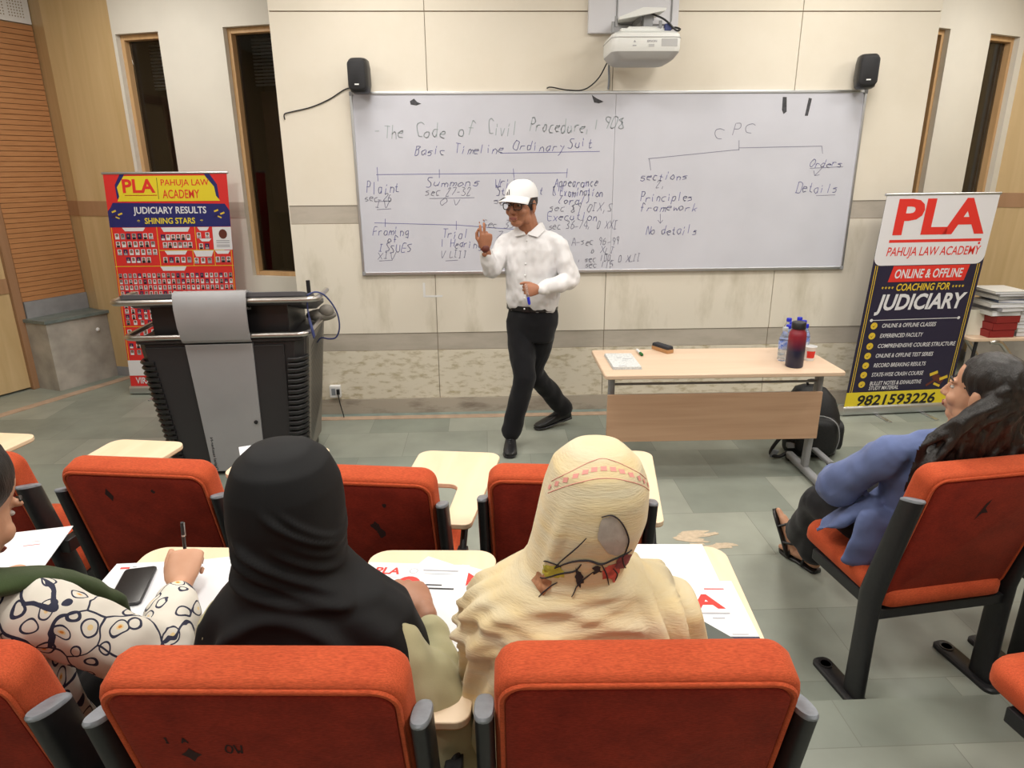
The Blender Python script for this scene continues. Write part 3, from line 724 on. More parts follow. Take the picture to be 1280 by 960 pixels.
rail(0.925, -0.53, 0.525, -0.06, 0.42, 0.0165).build('lower_rail', M['steel'], lec, 60)
rail(1.135, -0.57, 0.60, -0.07, 0.25, 0.017).build('upper_rail', M['steel'], lec, 60)
mb = MB(); mb.add([(-0.40, 0.04, 0.90), (0.40, 0.04, 0.90), (0.40, 0.50, 0.90), (-0.40, 0.50, 0.90), (-0.40, 0.04, 1.09), (0.40, 0.04, 1.09), (0.40, 0.50, 0.975), (-0.40, 0.50, 0.975)], [(3, 2, 1, 0), (4, 5, 6, 7), (0, 1, 5, 4), (1, 2, 6, 5), (2, 3, 7, 6), (3, 0, 4, 7)]); cb = mb.build('equipment_box', M['black_plastic'], lec, 0, bevel=0.006)
mb = MB(); text_fit(mb, 'eldbi', lambda x, y: Vector((x, 0.038, y)), 0.13, 0.185, 1.062, 1.078, 0.01); mb.build('lettering', M['white'], cb, 0)
mb = MB(); mb.rings([[Vector((x, y + 0.24, z)) for x, y in rrect(w, d, 0.05, 4)] for w, d, z in ((0.98, 0.50, 1.10), (1.06, 0.60, 1.145), (1.06, 0.60, 1.168), (1.04, 0.58, 1.172))]); mb.v = [Vector((p.x, p.y, p.z + 0.012 - 0.26 * (p.y + 0.06))) for p in mb.v]; mb.build('top_slab', M['lect_top'], lec, 40)
mb = MB()      # grey band folded over the top edge
prof = [(0.30, 1.103), (0.05, 1.167), (-0.055, 1.196), (-0.092, 1.192), (-0.105, 1.17), (-0.118, 1.10), (-0.112, 0.99), (-0.085, 0.905), (-0.06, 0.895)]
wid = [0.205, 0.205, 0.205, 0.205, 0.205, 0.203, 0.200, 0.197, 0.195]
n = len(prof)
vs = [Vector((sx * w, y + dy, z - dz)) for sx in (-1, 1) for dy, dz in ((0, 0), (0.012, 0.012)) for (y, z), w in zip(prof, wid)]
fs = []
for i in range(n - 1): fs += [(i, i + 1, 2 * n + i + 1, 2 * n + i), (n + i + 1, n + i, 3 * n + i, 3 * n + i + 1), (i + 1, i, n + i, n + i + 1), (2 * n + i, 2 * n + i + 1, 3 * n + i + 1, 3 * n + i)]
fs += [(0, 2 * n, 3 * n, n), (n - 1, 2 * n - 1, 4 * n - 1, 3 * n - 1)]
mb.add(vs, fs); mb.build('front_apron', M['lect_grey'], lec, 40)
mb = MB(); mb.add([(-0.165, -0.004, 0.03), (0.165, -0.004, 0.03), (0.195, -0.056, 0.875), (-0.195, -0.056, 0.875), (-0.165, 0.02, 0.03), (0.165, 0.02, 0.03), (0.195, -0.03, 0.875), (-0.195, -0.03, 0.875)], [(0, 1, 2, 3), (1, 5, 6, 2), (3, 2, 6, 7), (4, 0, 3, 7), (0, 4, 5, 1)])
gp = mb.build('grey_panel', M['lect_grey'], lec, 0, bevel=0.003)
def gpt(x, z): return Vector((x, -0.0055 - 0.052 * (z - 0.03) / 0.845 - 0.0008, z))
mb = MB(); mb.lathe([(0.012, 0), (0.012, 0.006), (0.006, 0.008)], 16); lk = MB(); lk.M = Matrix.Translation(gpt(0.150, 0.365)) @ Matrix.Rotation(R(90), 4, 'X'); lk.lathe([(0.012, 0), (0.012, 0.006), (0.006, 0.008)], 16); lk.build('lock', M['black_metal'], gp, 40)
mb = MB(); text_fit(mb, 'Digital teacher-N', lambda x, y: gpt(-0.150 + y, x), 0.04, 0.27, 0.0, 0.022, 0.008); mb.build('lettering', M['black_ink'], gp, 0)
mb = MB(); mb.tube([(0.48, 0.30, 1.07), (0.48, 0.30, 1.19)], 0.013, 10); mb.box((0.48, 0.30, 1.098), (0.05, 0.05, 0.008)); mb.build('microphone_stub', M['black_plastic'], lec, 40)
mb = MB(); mb.sphere((0.52, 0.42, 0.94), (0.10, 0.07, 0.04)); mb.sphere((0.56, 0.40, 0.97), (0.05, 0.05, 0.045)); mb.build('cable_bundle', M['perf'], lec)
cb = MB()
cb.tube(smooth_path([(-1.07, 4.06, 1.15), (-1.02, 4.07, 1.165), (-0.97, 4.10, 1.13), (-0.925, 4.14, 1.03), (-0.92, 4.16, 0.93), (-0.95, 4.18, 0.86), (-1.0, 4.2, 0.845), (-1.06, 4.25, 0.84), (-1.10, 4.3, 0.80)], 5), 0.005, 8)
cb.tube(smooth_path([(-1.07, 4.06, 1.15), (-1.08, 4.07, 1.08), (-1.075, 4.07, 1.0), (-1.06, 4.06, 0.93), (-1.055, 4.05, 0.885)], 5), 0.005, 8)
cb.tube(smooth_path([(-1.075, 4.06, 1.01), (-1.06, 4.04, 0.96), (-1.05, 4.04, 0.90)], 5), 0.009, 8)
M['blue_cable'] = mat('blue cable', (0.045, 0.06, 0.18), 0.5)
o = cb.build('network_cable', M['blue_cable'], None, 60); prop(o, 'blue network cable looping off the right end of the lectern rail', 'cable')
# ------------------------------------------------------------------ roll-up banners
class Sheet:
    """flat printed sheet: a across (0..1), b down (0..1)"""
    def __init__(s, W, H, lean=0.0): s.W = W; s.H = H; s.k = lean
    def P(s, a, b, d=0.0): return Vector(((a - 0.5) * s.W + s.k * (1 - b) * s.H, -0.010 - d, 0.075 + (1 - b) * s.H))
    def rect(s, mb, a0, a1, b0, b1, d=0.0012): mb.add([s.P(a0, b1, d), s.P(a1, b1, d), s.P(a1, b0, d), s.P(a0, b0, d)], [(0, 1, 2, 3)])
    def poly(s, mb, pts, d=0.0012): mb.poly([s.P(a, b, d) for a, b in pts])
    def text(s, mb, t, a0, a1, b0, b1, bold=0.0, shear=0.0, d=0.0024): text_fit(mb, t, lambda x, y: s.P(x, 1 - y, d), a0, a1, 1 - b1, 1 - b0, bold, shear)

def banner_stand(o, S, feet):
    W = S.W
    mb = MB(); mb.rings([[Vector((x, y, z)) for y, z in rrect(0.085, 0.075, 0.025, 4, 0.01, 0.042)] for x in (-W / 2 - 0.01, W / 2 + 0.01)]); mb.build('base_cassette', M['alu'], o, 40)
    for sx in feet:
        mb = MB(); mb.box((sx, -0.02, 0.004), (0.035, 0.34, 0.008)); mb.build('foot', M['alu'], o, 0, bevel=0.002)
    mb = MB(); mb.tube([S.P(-0.01, 0, -0.004), S.P(1.01, 0, -0.004)], 0.010, 10); mb.build('top_rail', M['alu'], o, 60)
    mb = MB(); mb.tube([(0, 0.03, 0.06), (S.k * S.H * 0.97, 0.018, 0.075 + S.H * 0.99)], 0.008, 8); mb.build('support_pole', M['alu'], o, 60)
    mb = MB(); p = [S.P(0, 1), S.P(1, 1), S.P(1, 0), S.P(0, 0)]; q = [v + Vector((0, 0.0015, 0)) for v in p]
    mb.add(p + q, [(0, 1, 2, 3), (7, 6, 5, 4), (0, 4, 5, 1), (1, 5, 6, 2), (2, 6, 7, 3), (3, 7, 4, 0)])
    return mb

def gavel(S, mbw, mbg, a, b, k=1.0):
    """a small judge's hammer drawn from rotated bars"""
    def bar(mb, ca, cb, la, lb, rot, d):
        c, s_ = math.cos(rot), math.sin(rot)
        S.poly(mb, [(ca + (x * c - y * s_) / S.W, cb + (x * s_ + y * c) / S.H) for x, y in ((-la, lb), (la, lb), (la, -lb), (-la, -lb))], d)
    bar(mbw, a, b, 0.034 * k, 0.016 * k, 0.55, 0.0014)
    bar(mbg, a - 0.030 * k / S.W, b - 0.028 * k / S.H, 0.022 * k, 0.008 * k, -0.35, 0.0018); bar(mbg, a + 0.030 * k / S.W, b - 0.002 * k / S.H, 0.022 * k, 0.008 * k, -0.35, 0.0018)
    bar(mbw, a - 0.034 * k / S.W, b + 0.02 * k / S.H, 0.03 * k, 0.006 * k, -0.6, 0.0016); bar(mbg, a, b + 0.034 * k / S.H, 0.02 * k, 0.006 * k, 0.4, 0.0018)

# dark standing banner on the right
o = thing('rollup_banner', 'tall dark roll-up banner with white heading, standing right of the wooden table', 'banner', (3.175, 4.905, 0), R(4))
S = Sheet(0.865, 1.585, 0.055)
pr = banner_stand(o, S, (-0.16, 0.22)).build('printed_sheet', M['navy'], o, 0)
def layer(name, m, fn, par=None):
    mb = MB(); fn(mb); return mb.build(name, M[m], par or pr, 0)
hd = [(0, 0), (0, 0.275)] + [(0.07 * (1 - math.cos(R(i * 15))), 0.275 + 0.04 * math.sin(R(i * 15))) for i in range(1, 7)] + [(1 - 0.07 * (1 - math.sin(R(i * 15))), 0.275 + 0.04 * math.cos(R(i * 15))) for i in range(0, 6)] + [(1, 0.275), (1, 0)]
layer('white_heading', 'banner_white', lambda mb: S.poly(mb, hd[::1], 0.0008))
def f(mb):
    S.text(mb, 'PLA', 0.115, 0.935, 0.018, 0.178, 0.035, 0.0); S.rect(mb, 0.10, 0.93, 0.199, 0.212)
    S.poly(mb, [(0.918 + 0.011 * math.cos(R(i * 30)), 0.2205 + 0.006 * math.sin(R(i * 30))) for i in range(12)][::-1])
    S.text(mb, 'PAHUJA LAW ACADEMY', 0.10, 0.945, 0.232, 0.285, 0.006, 0.12)
layer('red_lettering', 'red_ink', f)
layer('red_box', 'red_ink', lambda mb: S.poly(mb, [(0.165, 0.392), (0.86, 0.392), (0.885, 0.318), (0.19, 0.318)], 0.0014))
def f(mb):
    S.text(mb, 'ONLINE & OFFLINE', 0.215, 0.835, 0.333, 0.376, 0.02, 0.15)
    S.text(mb, 'JUDICIARY', 0.10, 0.925, 0.448, 0.548, 0.03, 0.18)
    S.rect(mb, 0.09, 0.90, 0.5695, 0.5725)
    for a in (0.09, 0.90): S.poly(mb, [(a + 0.014 * math.cos(R(i * 30)), 0.571 + 0.0075 * math.sin(R(i * 30))) for i in range(12)][::-1])
    rows = (('ONLINE & OFFLINE CLASSES', 0.598, 0.70), ('EXPERIENCED FACULTY', 0.647, 0.60), ('COMPREHENSIVE COURSE STRUCTURE', 0.697, 0.93), ('ONLINE & OFFLINE TEST SERIES', 0.745, 0.74), ('RECORD BREAKING RESULTS', 0.793, 0.69), ('STATE-WISE CRASH COURSE', 0.840, 0.69), ('BULLET NOTES & EXHAUSTIVE', 0.884, 0.69), ('STUDY MATERIAL', 0.908, 0.48))
    for t, b, a1 in rows: S.text(mb, t, 0.20, a1, b - 0.010, b + 0.010, 0.012, 0.15)
layer('white_lettering', 'banner_white', f)
def f(mb):
    S.text(mb, 'COACHING FOR', 0.255, 0.745, 0.400, 0.434, 0.02, 0.15)
    for a in (0.13, 0.16, 0.19, 0.22, 0.775, 0.805, 0.835, 0.865): S.text(mb, '*', a - 0.010, a + 0.010, 0.412, 0.424, 0.02)
    for a in (0.028, 0.046, 0.954, 0.972): S.rect(mb, a - 0.003, a + 0.003, 0.315, 0.93)
layer('gold_lettering', 'gold_print', f)
for b in (0.598, 0.647, 0.697, 0.745, 0.793, 0.840, 0.888):
    u = layer('gold_bullet', 'gold_print', lambda mb: S.poly(mb, [(0.125 + 0.031 * math.cos(R(i * 20)), b + 0.0165 * math.sin(R(i * 20))) for i in range(18)][::-1]))
    layer('tick', 'black_ink', lambda mb: (S.poly(mb, [(0.112, b), (0.122, b + 0.008), (0.140, b - 0.008), (0.123, b + 0.003)], 0.002)), u)
mw = MB(); mg = MB(); gavel(S, mw, mg, 0.845, 0.872, 1.5); mw.build('gavel_picture', M['brown_print'], pr, 0); mg.build('gavel_highlight', M['gold_print'], pr, 0)
layer('yellow_band', 'yellow_print', lambda mb: S.rect(mb, 0, 1, 0.928, 1.0, 0.0014))
layer('phone_number', 'black_ink', lambda mb: S.text(mb, '9821593226', 0.115, 0.86, 0.942, 0.998, 0.025, 0.12, 0.003))

# red results banner on the left
o = thing('rollup_banner', 'red roll-up banner with rows of portrait photos, standing behind the lectern', 'banner', (-2.62, 5.74, 0), R(-1))
S = Sheet(0.97, 1.765, 0.05)
pr = banner_stand(o, S, (-0.25, 0.25)).build('printed_sheet', M['banner_red'], o, 0)
layer('yellow_heading', 'yellow_print', lambda mb: (S.poly(mb, [(0.09, 0.122), (0.93, 0.122), (0.90, 0.10), (0.89, 0.06), (0.82, 0.012), (0.165, 0.012), (0.10, 0.06), (0.11, 0.10)])))
layer('blue_corner', 'blue_print', lambda mb: [S.poly(mb, p, 0.001) for p in ([(0.09, 0.11), (0.125, 0.11), (0.115, 0.06), (0.175, 0.0), (0.14, 0.0), (0.085, 0.05)], [(0.905, 0.11), (0.925, 0.11), (0.915, 0.05), (0.855, 0.0), (0.81, 0.0), (0.88, 0.06)])])
def f(mb):
    S.text(mb, 'PLA', 0.145, 0.41, 0.025, 0.085, 0.03); S.rect(mb, 0.155, 0.42, 0.094, 0.098)
    S.text(mb, 'PAHUJA LAW', 0.46, 0.85, 0.027, 0.063, 0.008); S.text(mb, 'ACADEMY', 0.465, 0.765, 0.072, 0.11, 0.008)
layer('red_lettering', 'red_ink', f)
layer('divider', 'black_ink', lambda mb: S.rect(mb, 0.428, 0.432, 0.02, 0.112, 0.002))
bl = layer('blue_band', 'blue_print', lambda mb: S.poly(mb, [(0.0, 0.236), (1.0, 0.236), (1.0, 0.165), (0.965, 0.135), (0.05, 0.127), (0.025, 0.15), (0.0, 0.165)], 0.0016))
layer('white_lettering', 'banner_white', lambda mb: S.text(mb, 'JUDICIARY RESULTS', 0.21, 0.81, 0.146, 0.186, 0.02, 0, 0.003), bl)
layer('yellow_lettering', 'yellow_print', lambda mb: [S.text(mb, 'SHINING STARS', 0.295, 0.71, 0.195, 0.222, 0.02, 0, 0.003)] + [S.text(mb, '*', a - 0.012, a + 0.012, 0.203, 0.217, 0.03, 0, 0.003) for a in (0.245, 0.765)], bl)
mw = MB(); mg = MB(); gavel(S, mw, mg, 0.075, 0.178, 0.8); gavel(S, mw, mg, 0.915, 0.178, 0.8); mw.build('gavel_picture', M['brown_print'], bl, 0); mg.build('gavel_highlight', M['gold_print'], bl, 0)
def f(mb):
    for a0, a1, b in ((0, 1, 0.414), (0.385, 0.93, 0.342), (0, 1, 0.577), (0, 1, 0.70), (0, 1, 0.757)): S.rect(mb, a0, a1, b - 0.0012, b + 0.0012)
    for a, b0, b1 in ((0.012, 0.236, 0.87), (0.988, 0.342, 0.87), (0.385, 0.236, 0.414), (0.70, 0.236, 0.342), (0.665, 0.342, 0.414), (0.845, 0.342, 0.414)): S.rect(mb, a - 0.002, a + 0.002, b0, b1)
layer('yellow_rule', 'yellow_print', f)
def tag(mb, a0, a1, b0, b1): S.poly(mb, [(a0 + 0.02, b1), (a1 - 0.02, b1), (a1, b0), (a0, b0)])
def f(mb):
    for q in ((0.10, 0.29, 0.238, 0.254), (0.42, 0.66, 0.238, 0.258), (0.72, 0.82, 0.238, 0.254), (0.43, 0.62, 0.344, 0.362), (0.67, 0.84, 0.344, 0.372), (0.85, 0.98, 0.344, 0.360), (0.38, 0.60, 0.416, 0.436), (0.25, 0.45, 0.758, 0.776), (0.73, 0.83, 0.29, 0.303)): tag(mb, *q)
layer('white_tab', 'banner_white', f)
card = layer('white_card', 'banner_white', lambda mb: S.rect(mb, 0.845, 1.0, 0.238, 0.341, 0.0016))
layer('card_text', 'grey_ink', lambda mb: [S.rect(mb, 0.87, 0.98, b, b + 0.004, 0.0024) for b in (0.298, 0.307, 0.318, 0.325)], card)
layer('portrait', 'brown_print', lambda mb: S.poly(mb, [(0.93 + 0.035 * math.cos(R(i * 30)), 0.27 + 0.022 * math.sin(R(i * 30))) for i in range(12)][::-1], 0.0024), card)
cols = {'banner_white': MB(), 'blue_print': MB(), 'skin_photo': MB(), 'black_ink': MB(), 'grey_ink': MB()}
rnd = random.Random(5)
def thumbs(n, a0, a1, b, w=0.034, h=0.026):
    for i in range(n):
        a = a0 + (a1 - a0) * (i / (n - 1) if n > 1 else 0.5)
        bg = rnd.choice(['banner_white'] * 5 + ['blue_print', 'grey_ink'])
        S.rect(cols[bg], a - w / 2, a + w / 2, b - h / 2, b + h / 2, 0.0016)
        S.rect(cols['black_ink'], a - w * 0.3, a + w * 0.3, b - h * 0.40, b - h * 0.02 if rnd.random() < .6 else b + h * 0.2, 0.0020)
        S.rect(cols['skin_photo'], a - w * 0.18, a + w * 0.18, b - h * 0.26, b + h * 0.08, 0.0024)
        S.rect(cols[rnd.choice(['black_ink', 'banner_white', 'grey_ink'])], a - w * 0.4, a + w * 0.4, b + h * 0.16, b + h * 0.5, 0.0022)
for k, (n, a0, a1) in enumerate(((7, 0.05, 0.33), (7, 0.05, 0.34), (7, 0.055, 0.35), (5, 0.12, 0.29))): thumbs(n, a0, a1, 0.277 + 0.036 * k)
thumbs(6, 0.43, 0.64, 0.283); thumbs(6, 0.44, 0.65, 0.318); thumbs(2, 0.73, 0.80, 0.275); thumbs(2, 0.74, 0.79, 0.325)
thumbs(5, 0.43, 0.63, 0.386); thumbs(3, 0.69, 0.80, 0.390); thumbs(3, 0.87, 0.96, 0.386)
for k in range(4): thumbs(24, 0.035, 0.965, 0.458 + 0.028 * k, 0.026, 0.021)
for k in range(4): thumbs(18 if k < 3 else 10, 0.05, 0.95 if k < 3 else 0.6, 0.600 + 0.027 * k, 0.03, 0.022)
thumbs(14, 0.05, 0.95, 0.73, 0.036, 0.03)
for k in range(2): thumbs(16, 0.05, 0.95, 0.795 + 0.033 * k, 0.034, 0.024)
pg = MB()
for i, (k, mb) in enumerate(cols.items()): pg.m = i; pg.add(mb.v, mb.f)
pg.build('portrait_grid', [M[k] for k in cols], pr, 0)
wp = layer('white_panel', 'banner_white', lambda mb: S.rect(mb, 0, 1, 0.868, 0.945, 0.0014))
layer('digit', 'black_ink', lambda mb: S.text(mb, '9', 0.285, 0.345, 0.880, 0.936, 0.03, 0, 0.003), wp)
layer('white_lettering', 'banner_white', lambda mb: S.text(mb, 'VIRAT BHAWAN', 0.05, 0.50, 0.954, 0.986, 0.02, 0, 0.003))

# ------------------------------------------------------------------ wooden table
TX, TY = 1.362, 3.96
tab = thing('folding_table', 'pale wood training table with a modesty panel, in front of the whiteboard', 'table', (TX, TY, 0), R(-0.5))
mb = MB(); mb.slab(rrect(1.395, 0.57, 0.02, 3), [(0.703, 0.006), (0.708, 0), (0.725, 0), (0.730, 0.004)]); mb.build('tabletop', M['beech'], tab, 30)
mb = MB(); mb.box((-0.015, -0.17, 0.425), (1.29, 0.018, 0.30)); mb.build('modesty_panel', M['oak_panel'], tab, 0, bevel=0.003)
for sx, x in ((-1, -0.63), (1, 0.625)):
    mb = MB(); mb.rings([[Vector((x + a, y + b, z)) for a, b in rrect(0.035, 0.06, 0.012, 3)] for y, z in ((-0.08, 0.03), (-0.12, 0.62), (-0.12, 0.703))]); lg = mb.build('leg', M['grey_metal'], tab, 40)
    mb = MB(); mb.rings([[Vector((x + a, y, 0.032 + b)) for a, b in rrect(0.05, 0.045, 0.015, 3)] for y in (-0.30, 0.14)]); mb.box((x, -0.02, 0.70), (0.05, 0.36, 0.012)); ft = mb.build('foot', M['grey_metal'], tab, 40)
    for yy in (-0.285, 0.125):
        mb = MB(); mb.box((x, yy, 0.010), (0.045, 0.05, 0.02)); mb.build('foot_pad', M['black_plastic'], ft, 0, bevel=0.004)
x = 0.765
mb = MB(); mb.rings([[Vector((x + a, y, 0.085 + b)) for a, b in rrect(0.04, 0.03, 0.01, 3)] for y in (-0.14, 0.20)]); mb.box((0.69, 0.17, 0.085), (0.15, 0.03, 0.03)); ft = mb.build('folding_foot', M['grey_metal'], tab, 40)
mb = MB(); mb.M = Matrix.Translation((x, -0.15, 0.032)) @ Matrix.Rotation(R(90), 4, 'Y'); mb.lathe([(0.031, -0.013), (0.032, -0.008), (0.032, 0.008), (0.031, 0.013)], 18); mb.M = Matrix.Identity(4); mb.box((x - 0.018, -0.145, 0.058), (0.006, 0.04, 0.05)); mb.box((x + 0.018, -0.145, 0.058), (0.006, 0.04, 0.05)); mb.build('castor', M['black_plastic'], ft, 40)
mb = MB()
for y, z in ((-0.05, 0.675), (0.05, 0.655), (-0.12, 0.625)): mb.tube([(-0.61, y, z), (0.61, y, z)], 0.008, 8)
for x in (-0.52, 0.50): mb.tube([(x, -0.12, 0.69), (x - 0.03 * (1 if x < 0 else -1), -0.06, 0.66), (x, 0.12, 0.66)], 0.008, 8)
mb.build('book_rack', M['grey_metal'], tab, 60)
TZ = 0.7305
# flask
M['flask'] = bpy.data.materials.new('red to navy flask'); M['flask'].use_nodes = True
N, Lk, b = nodes(M['flask']); tc = N.new('ShaderNodeTexCoord'); sp = N.new('ShaderNodeSeparateXYZ'); Lk.new(tc.outputs['Object'], sp.inputs[0])
rp = N.new('ShaderNodeValToRGB'); mr = N.new('ShaderNodeMapRange'); mr.inputs[1].default_value = 0.08; mr.inputs[2].default_value = 0.20; Lk.new(sp.outputs[2], mr.inputs[0]); Lk.new(mr.outputs[0], rp.inputs[0])
rp.color_ramp.elements[0].color = (0.012, 0.014, 0.045, 1); rp.color_ramp.elements[1].color = (0.22, 0.012, 0.025, 1); rp.color_ramp.elements[1].position = 0.8; rp.color_ramp.elements[0].position = 0.15
Lk.new(rp.outputs[0], b.inputs['Base Color']); b.inputs['Roughness'].default_value = 0.4
o = thing('flask', 'large red to navy insulated flask with a black lid on the table', 'bottle', (1.805, 3.80, TZ))
mb = MB(); mb.lathe([(0.0, 0.0), (0.045, 0.0), (0.05, 0.006), (0.050, 0.185), (0.046, 0.208), (0.036, 0.222), (0.036, 0.230)], 28); mb.build('body', M['flask'], o, 50)
mb = MB(); mb.lathe([(0.036, 0.0), (0.040, 0.003), (0.040, 0.036), (0.036, 0.041), (0.0, 0.041)], 28, (0, 0, 0.228)); mb.build('lid', M['black_plastic'], o, 50)
# water bottles
M['pet'] = mat('clear plastic', (0.90, 0.94, 0.97), 0.05, trans=0.92); M['pet'].node_tree.nodes['Principled BSDF'].inputs['IOR'].default_value = 1.15
M['cap_blue'] = mat('blue cap', (0.02, 0.03, 0.50), 0.4)
M['label_blue'] = mat('blue and white bottle label', (0.04, 0.14, 0.62), 0.4, col2=(0.65, 0.72, 0.85), nscale=55)
M['cap_clear'] = mat('pale cap', (0.45, 0.48, 0.5), 0.4)
def bottle(label, x, y, cap):
    o = thing('water_bottle', label, 'bottle', (x, y, TZ), random.uniform(0, 6), 'small water bottles on the table')
    mb = MB(); mb.lathe([(0.0, 0.002), (0.026, 0.0), (0.030, 0.008), (0.030, 0.05), (0.0285, 0.055), (0.030, 0.06), (0.030, 0.13), (0.026, 0.15), (0.014, 0.178), (0.012, 0.182), (0.012, 0.19), (0, 0.19)], 20); mb.build('body', M['pet'], o, 50)
    mb = MB(); mb.lathe([(0.0306, 0.075), (0.0309, 0.076), (0.0309, 0.124), (0.0306, 0.125)], 20, cap=False); mb.build('label_sleeve', M['label_blue'], o, 50)
    mb = MB(); mb.lathe([(0.0155, 0.184), (0.016, 0.186), (0.016, 0.203), (0.0145, 0.206), (0, 0.206)], 18); mb.build('cap', M[cap], o, 50)
for lab, x, y, c in (('pale-capped water bottle, front left one of the bottles behind the flask', 1.790, 3.935, 'cap_clear'), ('blue-capped water bottle left of the flask, nearest of the blue caps', 1.838, 3.998, 'cap_blue'),
                     ('blue-capped water bottle just behind the flask lid, second from front left', 1.892, 4.075, 'cap_blue'), ('blue-capped water bottle at the back left of the cluster', 1.920, 4.185, 'cap_blue'),
                     ('blue-capped water bottle farthest back, its cap standing highest', 1.998, 4.205, 'cap_blue'), ('blue-capped water bottle right of the highest cap', 1.985, 4.115, 'cap_blue'), ('blue-capped water bottle half hidden right of the flask, beside the cup', 1.950, 4.010, 'cap_blue')):
    bottle(lab, x, y, c)
o = thing('paper_cup', 'white and red paper cup beside the flask on the table', 'cup', (1.955, 3.93, TZ))
mb = MB(); mb.lathe([(0.0, 0.004), (0.027, 0.0), (0.037, 0.085), (0.0385, 0.087), (0.036, 0.087), (0.027, 0.008), (0.0, 0.008)], 24); mb.build('body', M['white'], o, 50)
mb = MB()
def cp(a, z): r = 0.0276 + 0.0099 * z / 0.085; return Vector((r * math.cos(R(a)), r * math.sin(R(a)), z))
for i in range(10): mb.add([cp(215 + i * 9, 0.018), cp(224 + i * 9, 0.018), cp(224 + i * 9, 0.062), cp(215 + i * 9, 0.062)], [(0, 1, 2, 3)])
mb.build('red_patch', M['red_ink'], o, 0)
M['newsprint'] = mat('newsprint', (0.70, 0.71, 0.70), 0.8, col2=(0.50, 0.52, 0.52), nscale=90)
o = thing('newspaper', 'folded newspaper on the left end of the table', 'newspaper', (0.815, 3.945, TZ), R(-1))
mb = MB()
for k in range(4): mb.add([Vector((x * (1 - 0.01 * k), y * (1 - 0.012 * k), z)) for z in (0.0 + k * 0.004, 0.0035 + k * 0.004) for x, y in ((-0.085, -0.155), (0.085, -0.155), (0.08, 0.16), (-0.09, 0.165))], [(3, 2, 1, 0), (4, 5, 6, 7), (0, 1, 5, 4), (1, 2, 6, 5), (2, 3, 7, 6), (3, 0, 4, 7)])
pg = mb.build('folded_sheets', M['newsprint'], o, 0)
mb = MB()
for a, b0, w, h in ((-0.03, 0.05, 0.03, 0.012), (0.0, 0.02, 0.06, 0.014), (-0.01, -0.02, 0.03, 0.008), (-0.05, -0.135, 0.05, 0.014)): mb.add([(a, b0, 0.0158), (a + w, b0, 0.0158), (a + w, b0 + h, 0.0158), (a, b0 + h, 0.0158)], [(0, 1, 2, 3)])
mb.build('headline', M['grey_ink'], pg, 0)
def marker(name, label, loc, rot, body, cap):
    o = thing(name, label, 'marker', loc); o.rotation_euler = rot
    mb = MB(); mb.lathe([(0.0, 0), (0.0075, 0.001), (0.0085, 0.004), (0.0085, 0.085), (0.0, 0.085)], 14); mb.build('barrel', body, o, 50)
    mb = MB(); mb.lathe([(0.0, 0.083), (0.0092, 0.084), (0.0092, 0.122), (0.006, 0.132), (0.0, 0.133)], 14); mb.build('cap', cap, o, 50)
    return o
M['green_cap'] = mat('green cap', (0.01, 0.12, 0.02), 0.4)
marker('marker', 'white board marker with a green cap lying on the table', (0.955, 4.205, TZ + 0.0092), (R(90), 0, R(3)), M['white'], M['green_cap'])
o = thing('board_duster', 'wooden board duster with a dark felt face on the table', 'duster', (1.12, 4.20, TZ), R(-62))
mb = MB(); mb.slab(rrect(0.155, 0.055, 0.008, 3), [(0.0, 0.002), (0.002, 0), (0.024, 0)]); mb.build('wood_back', M['edge_wood'], o, 30)
mb = MB(); mb.slab(rrect(0.15, 0.052, 0.008, 3), [(0.024, 0), (0.040, 0.001), (0.043, 0.006)]); mb.build('felt_pad', mat('dark felt', (0.03, 0.03, 0.035), 0.95), o, 30)

# backpack behind the table leg
M['nylon'] = mat('black nylon', (0.010, 0.010, 0.011), 0.6, noise_amt=0.4, nscale=120, bump=0.2, bscale=60)
o = thing('backpack', 'black backpack leaning behind the right table leg', 'bag', (2.165, 4.20, 0), R(-12))
mb = MB()
mb.rings([[Vector((a + dx, b + dy, z)) for a, b in ell(rx, ry, 28, 3.0)] for z, rx, ry, dx, dy in ((0.0, 0.14, 0.09, 0, 0), (0.02, 0.165, 0.115, 0, 0), (0.15, 0.178, 0.125, 0, 0), (0.28, 0.168, 0.11, 0, 0.02), (0.38, 0.145, 0.085, -0.01, 0.04), (0.44, 0.10, 0.055, -0.02, 0.055), (0.46, 0.05, 0.03, -0.02, 0.06))]); mb.build('main_pack', M['nylon'], o, 60)
mb = MB(); mb.M = Matrix.Translation((0.01, -0.105, 0.16)) @ Matrix.Rotation(R(90), 4, 'X'); mb.slab(rrect(0.26, 0.26, 0.06, 5), [(-0.02, 0), (0.02, 0), (0.05, 0.02), (0.058, 0.05)]); mb.build('front_pocket', M['nylon'], o, 50)
mb = MB(); mb.M = Matrix.Translation((0.175, 0.0, 0.14)) @ Matrix.Rotation(R(90), 4, 'Y'); mb.slab(rrect(0.2, 0.15, 0.05, 5), [(-0.02, 0), (0.01, 0.004), (0.02, 0.02)]); mb.build('side_pocket', M['nylon'], o, 50)
mb = MB(); mb.tube(smooth_path([(-0.03, 0.06, 0.445), (-0.05, 0.05, 0.49), (-0.0, 0.05, 0.495), (0.0, 0.06, 0.445)], 4), 0.008, 8); mb.build('grab_handle', M['nylon'], o, 60)
mb = MB(); mb.tube(smooth_path([(-0.15, -0.08, 0.20), (-0.24, -0.12, 0.10), (-0.27, -0.14, 0.03), (-0.22, -0.16, 0.02), (-0.16, -0.12, 0.04)], 5), 0.012, 8); mb.build('shoulder_strap', M['nylon'], o, 60)
mb = MB(); mb.box((-0.25, -0.15, 0.035), (0.045, 0.012, 0.06), (0.2, 0.3, 0.4)); mb.build('strap_buckle', M['grey_cap'], o, 0, bevel=0.004)
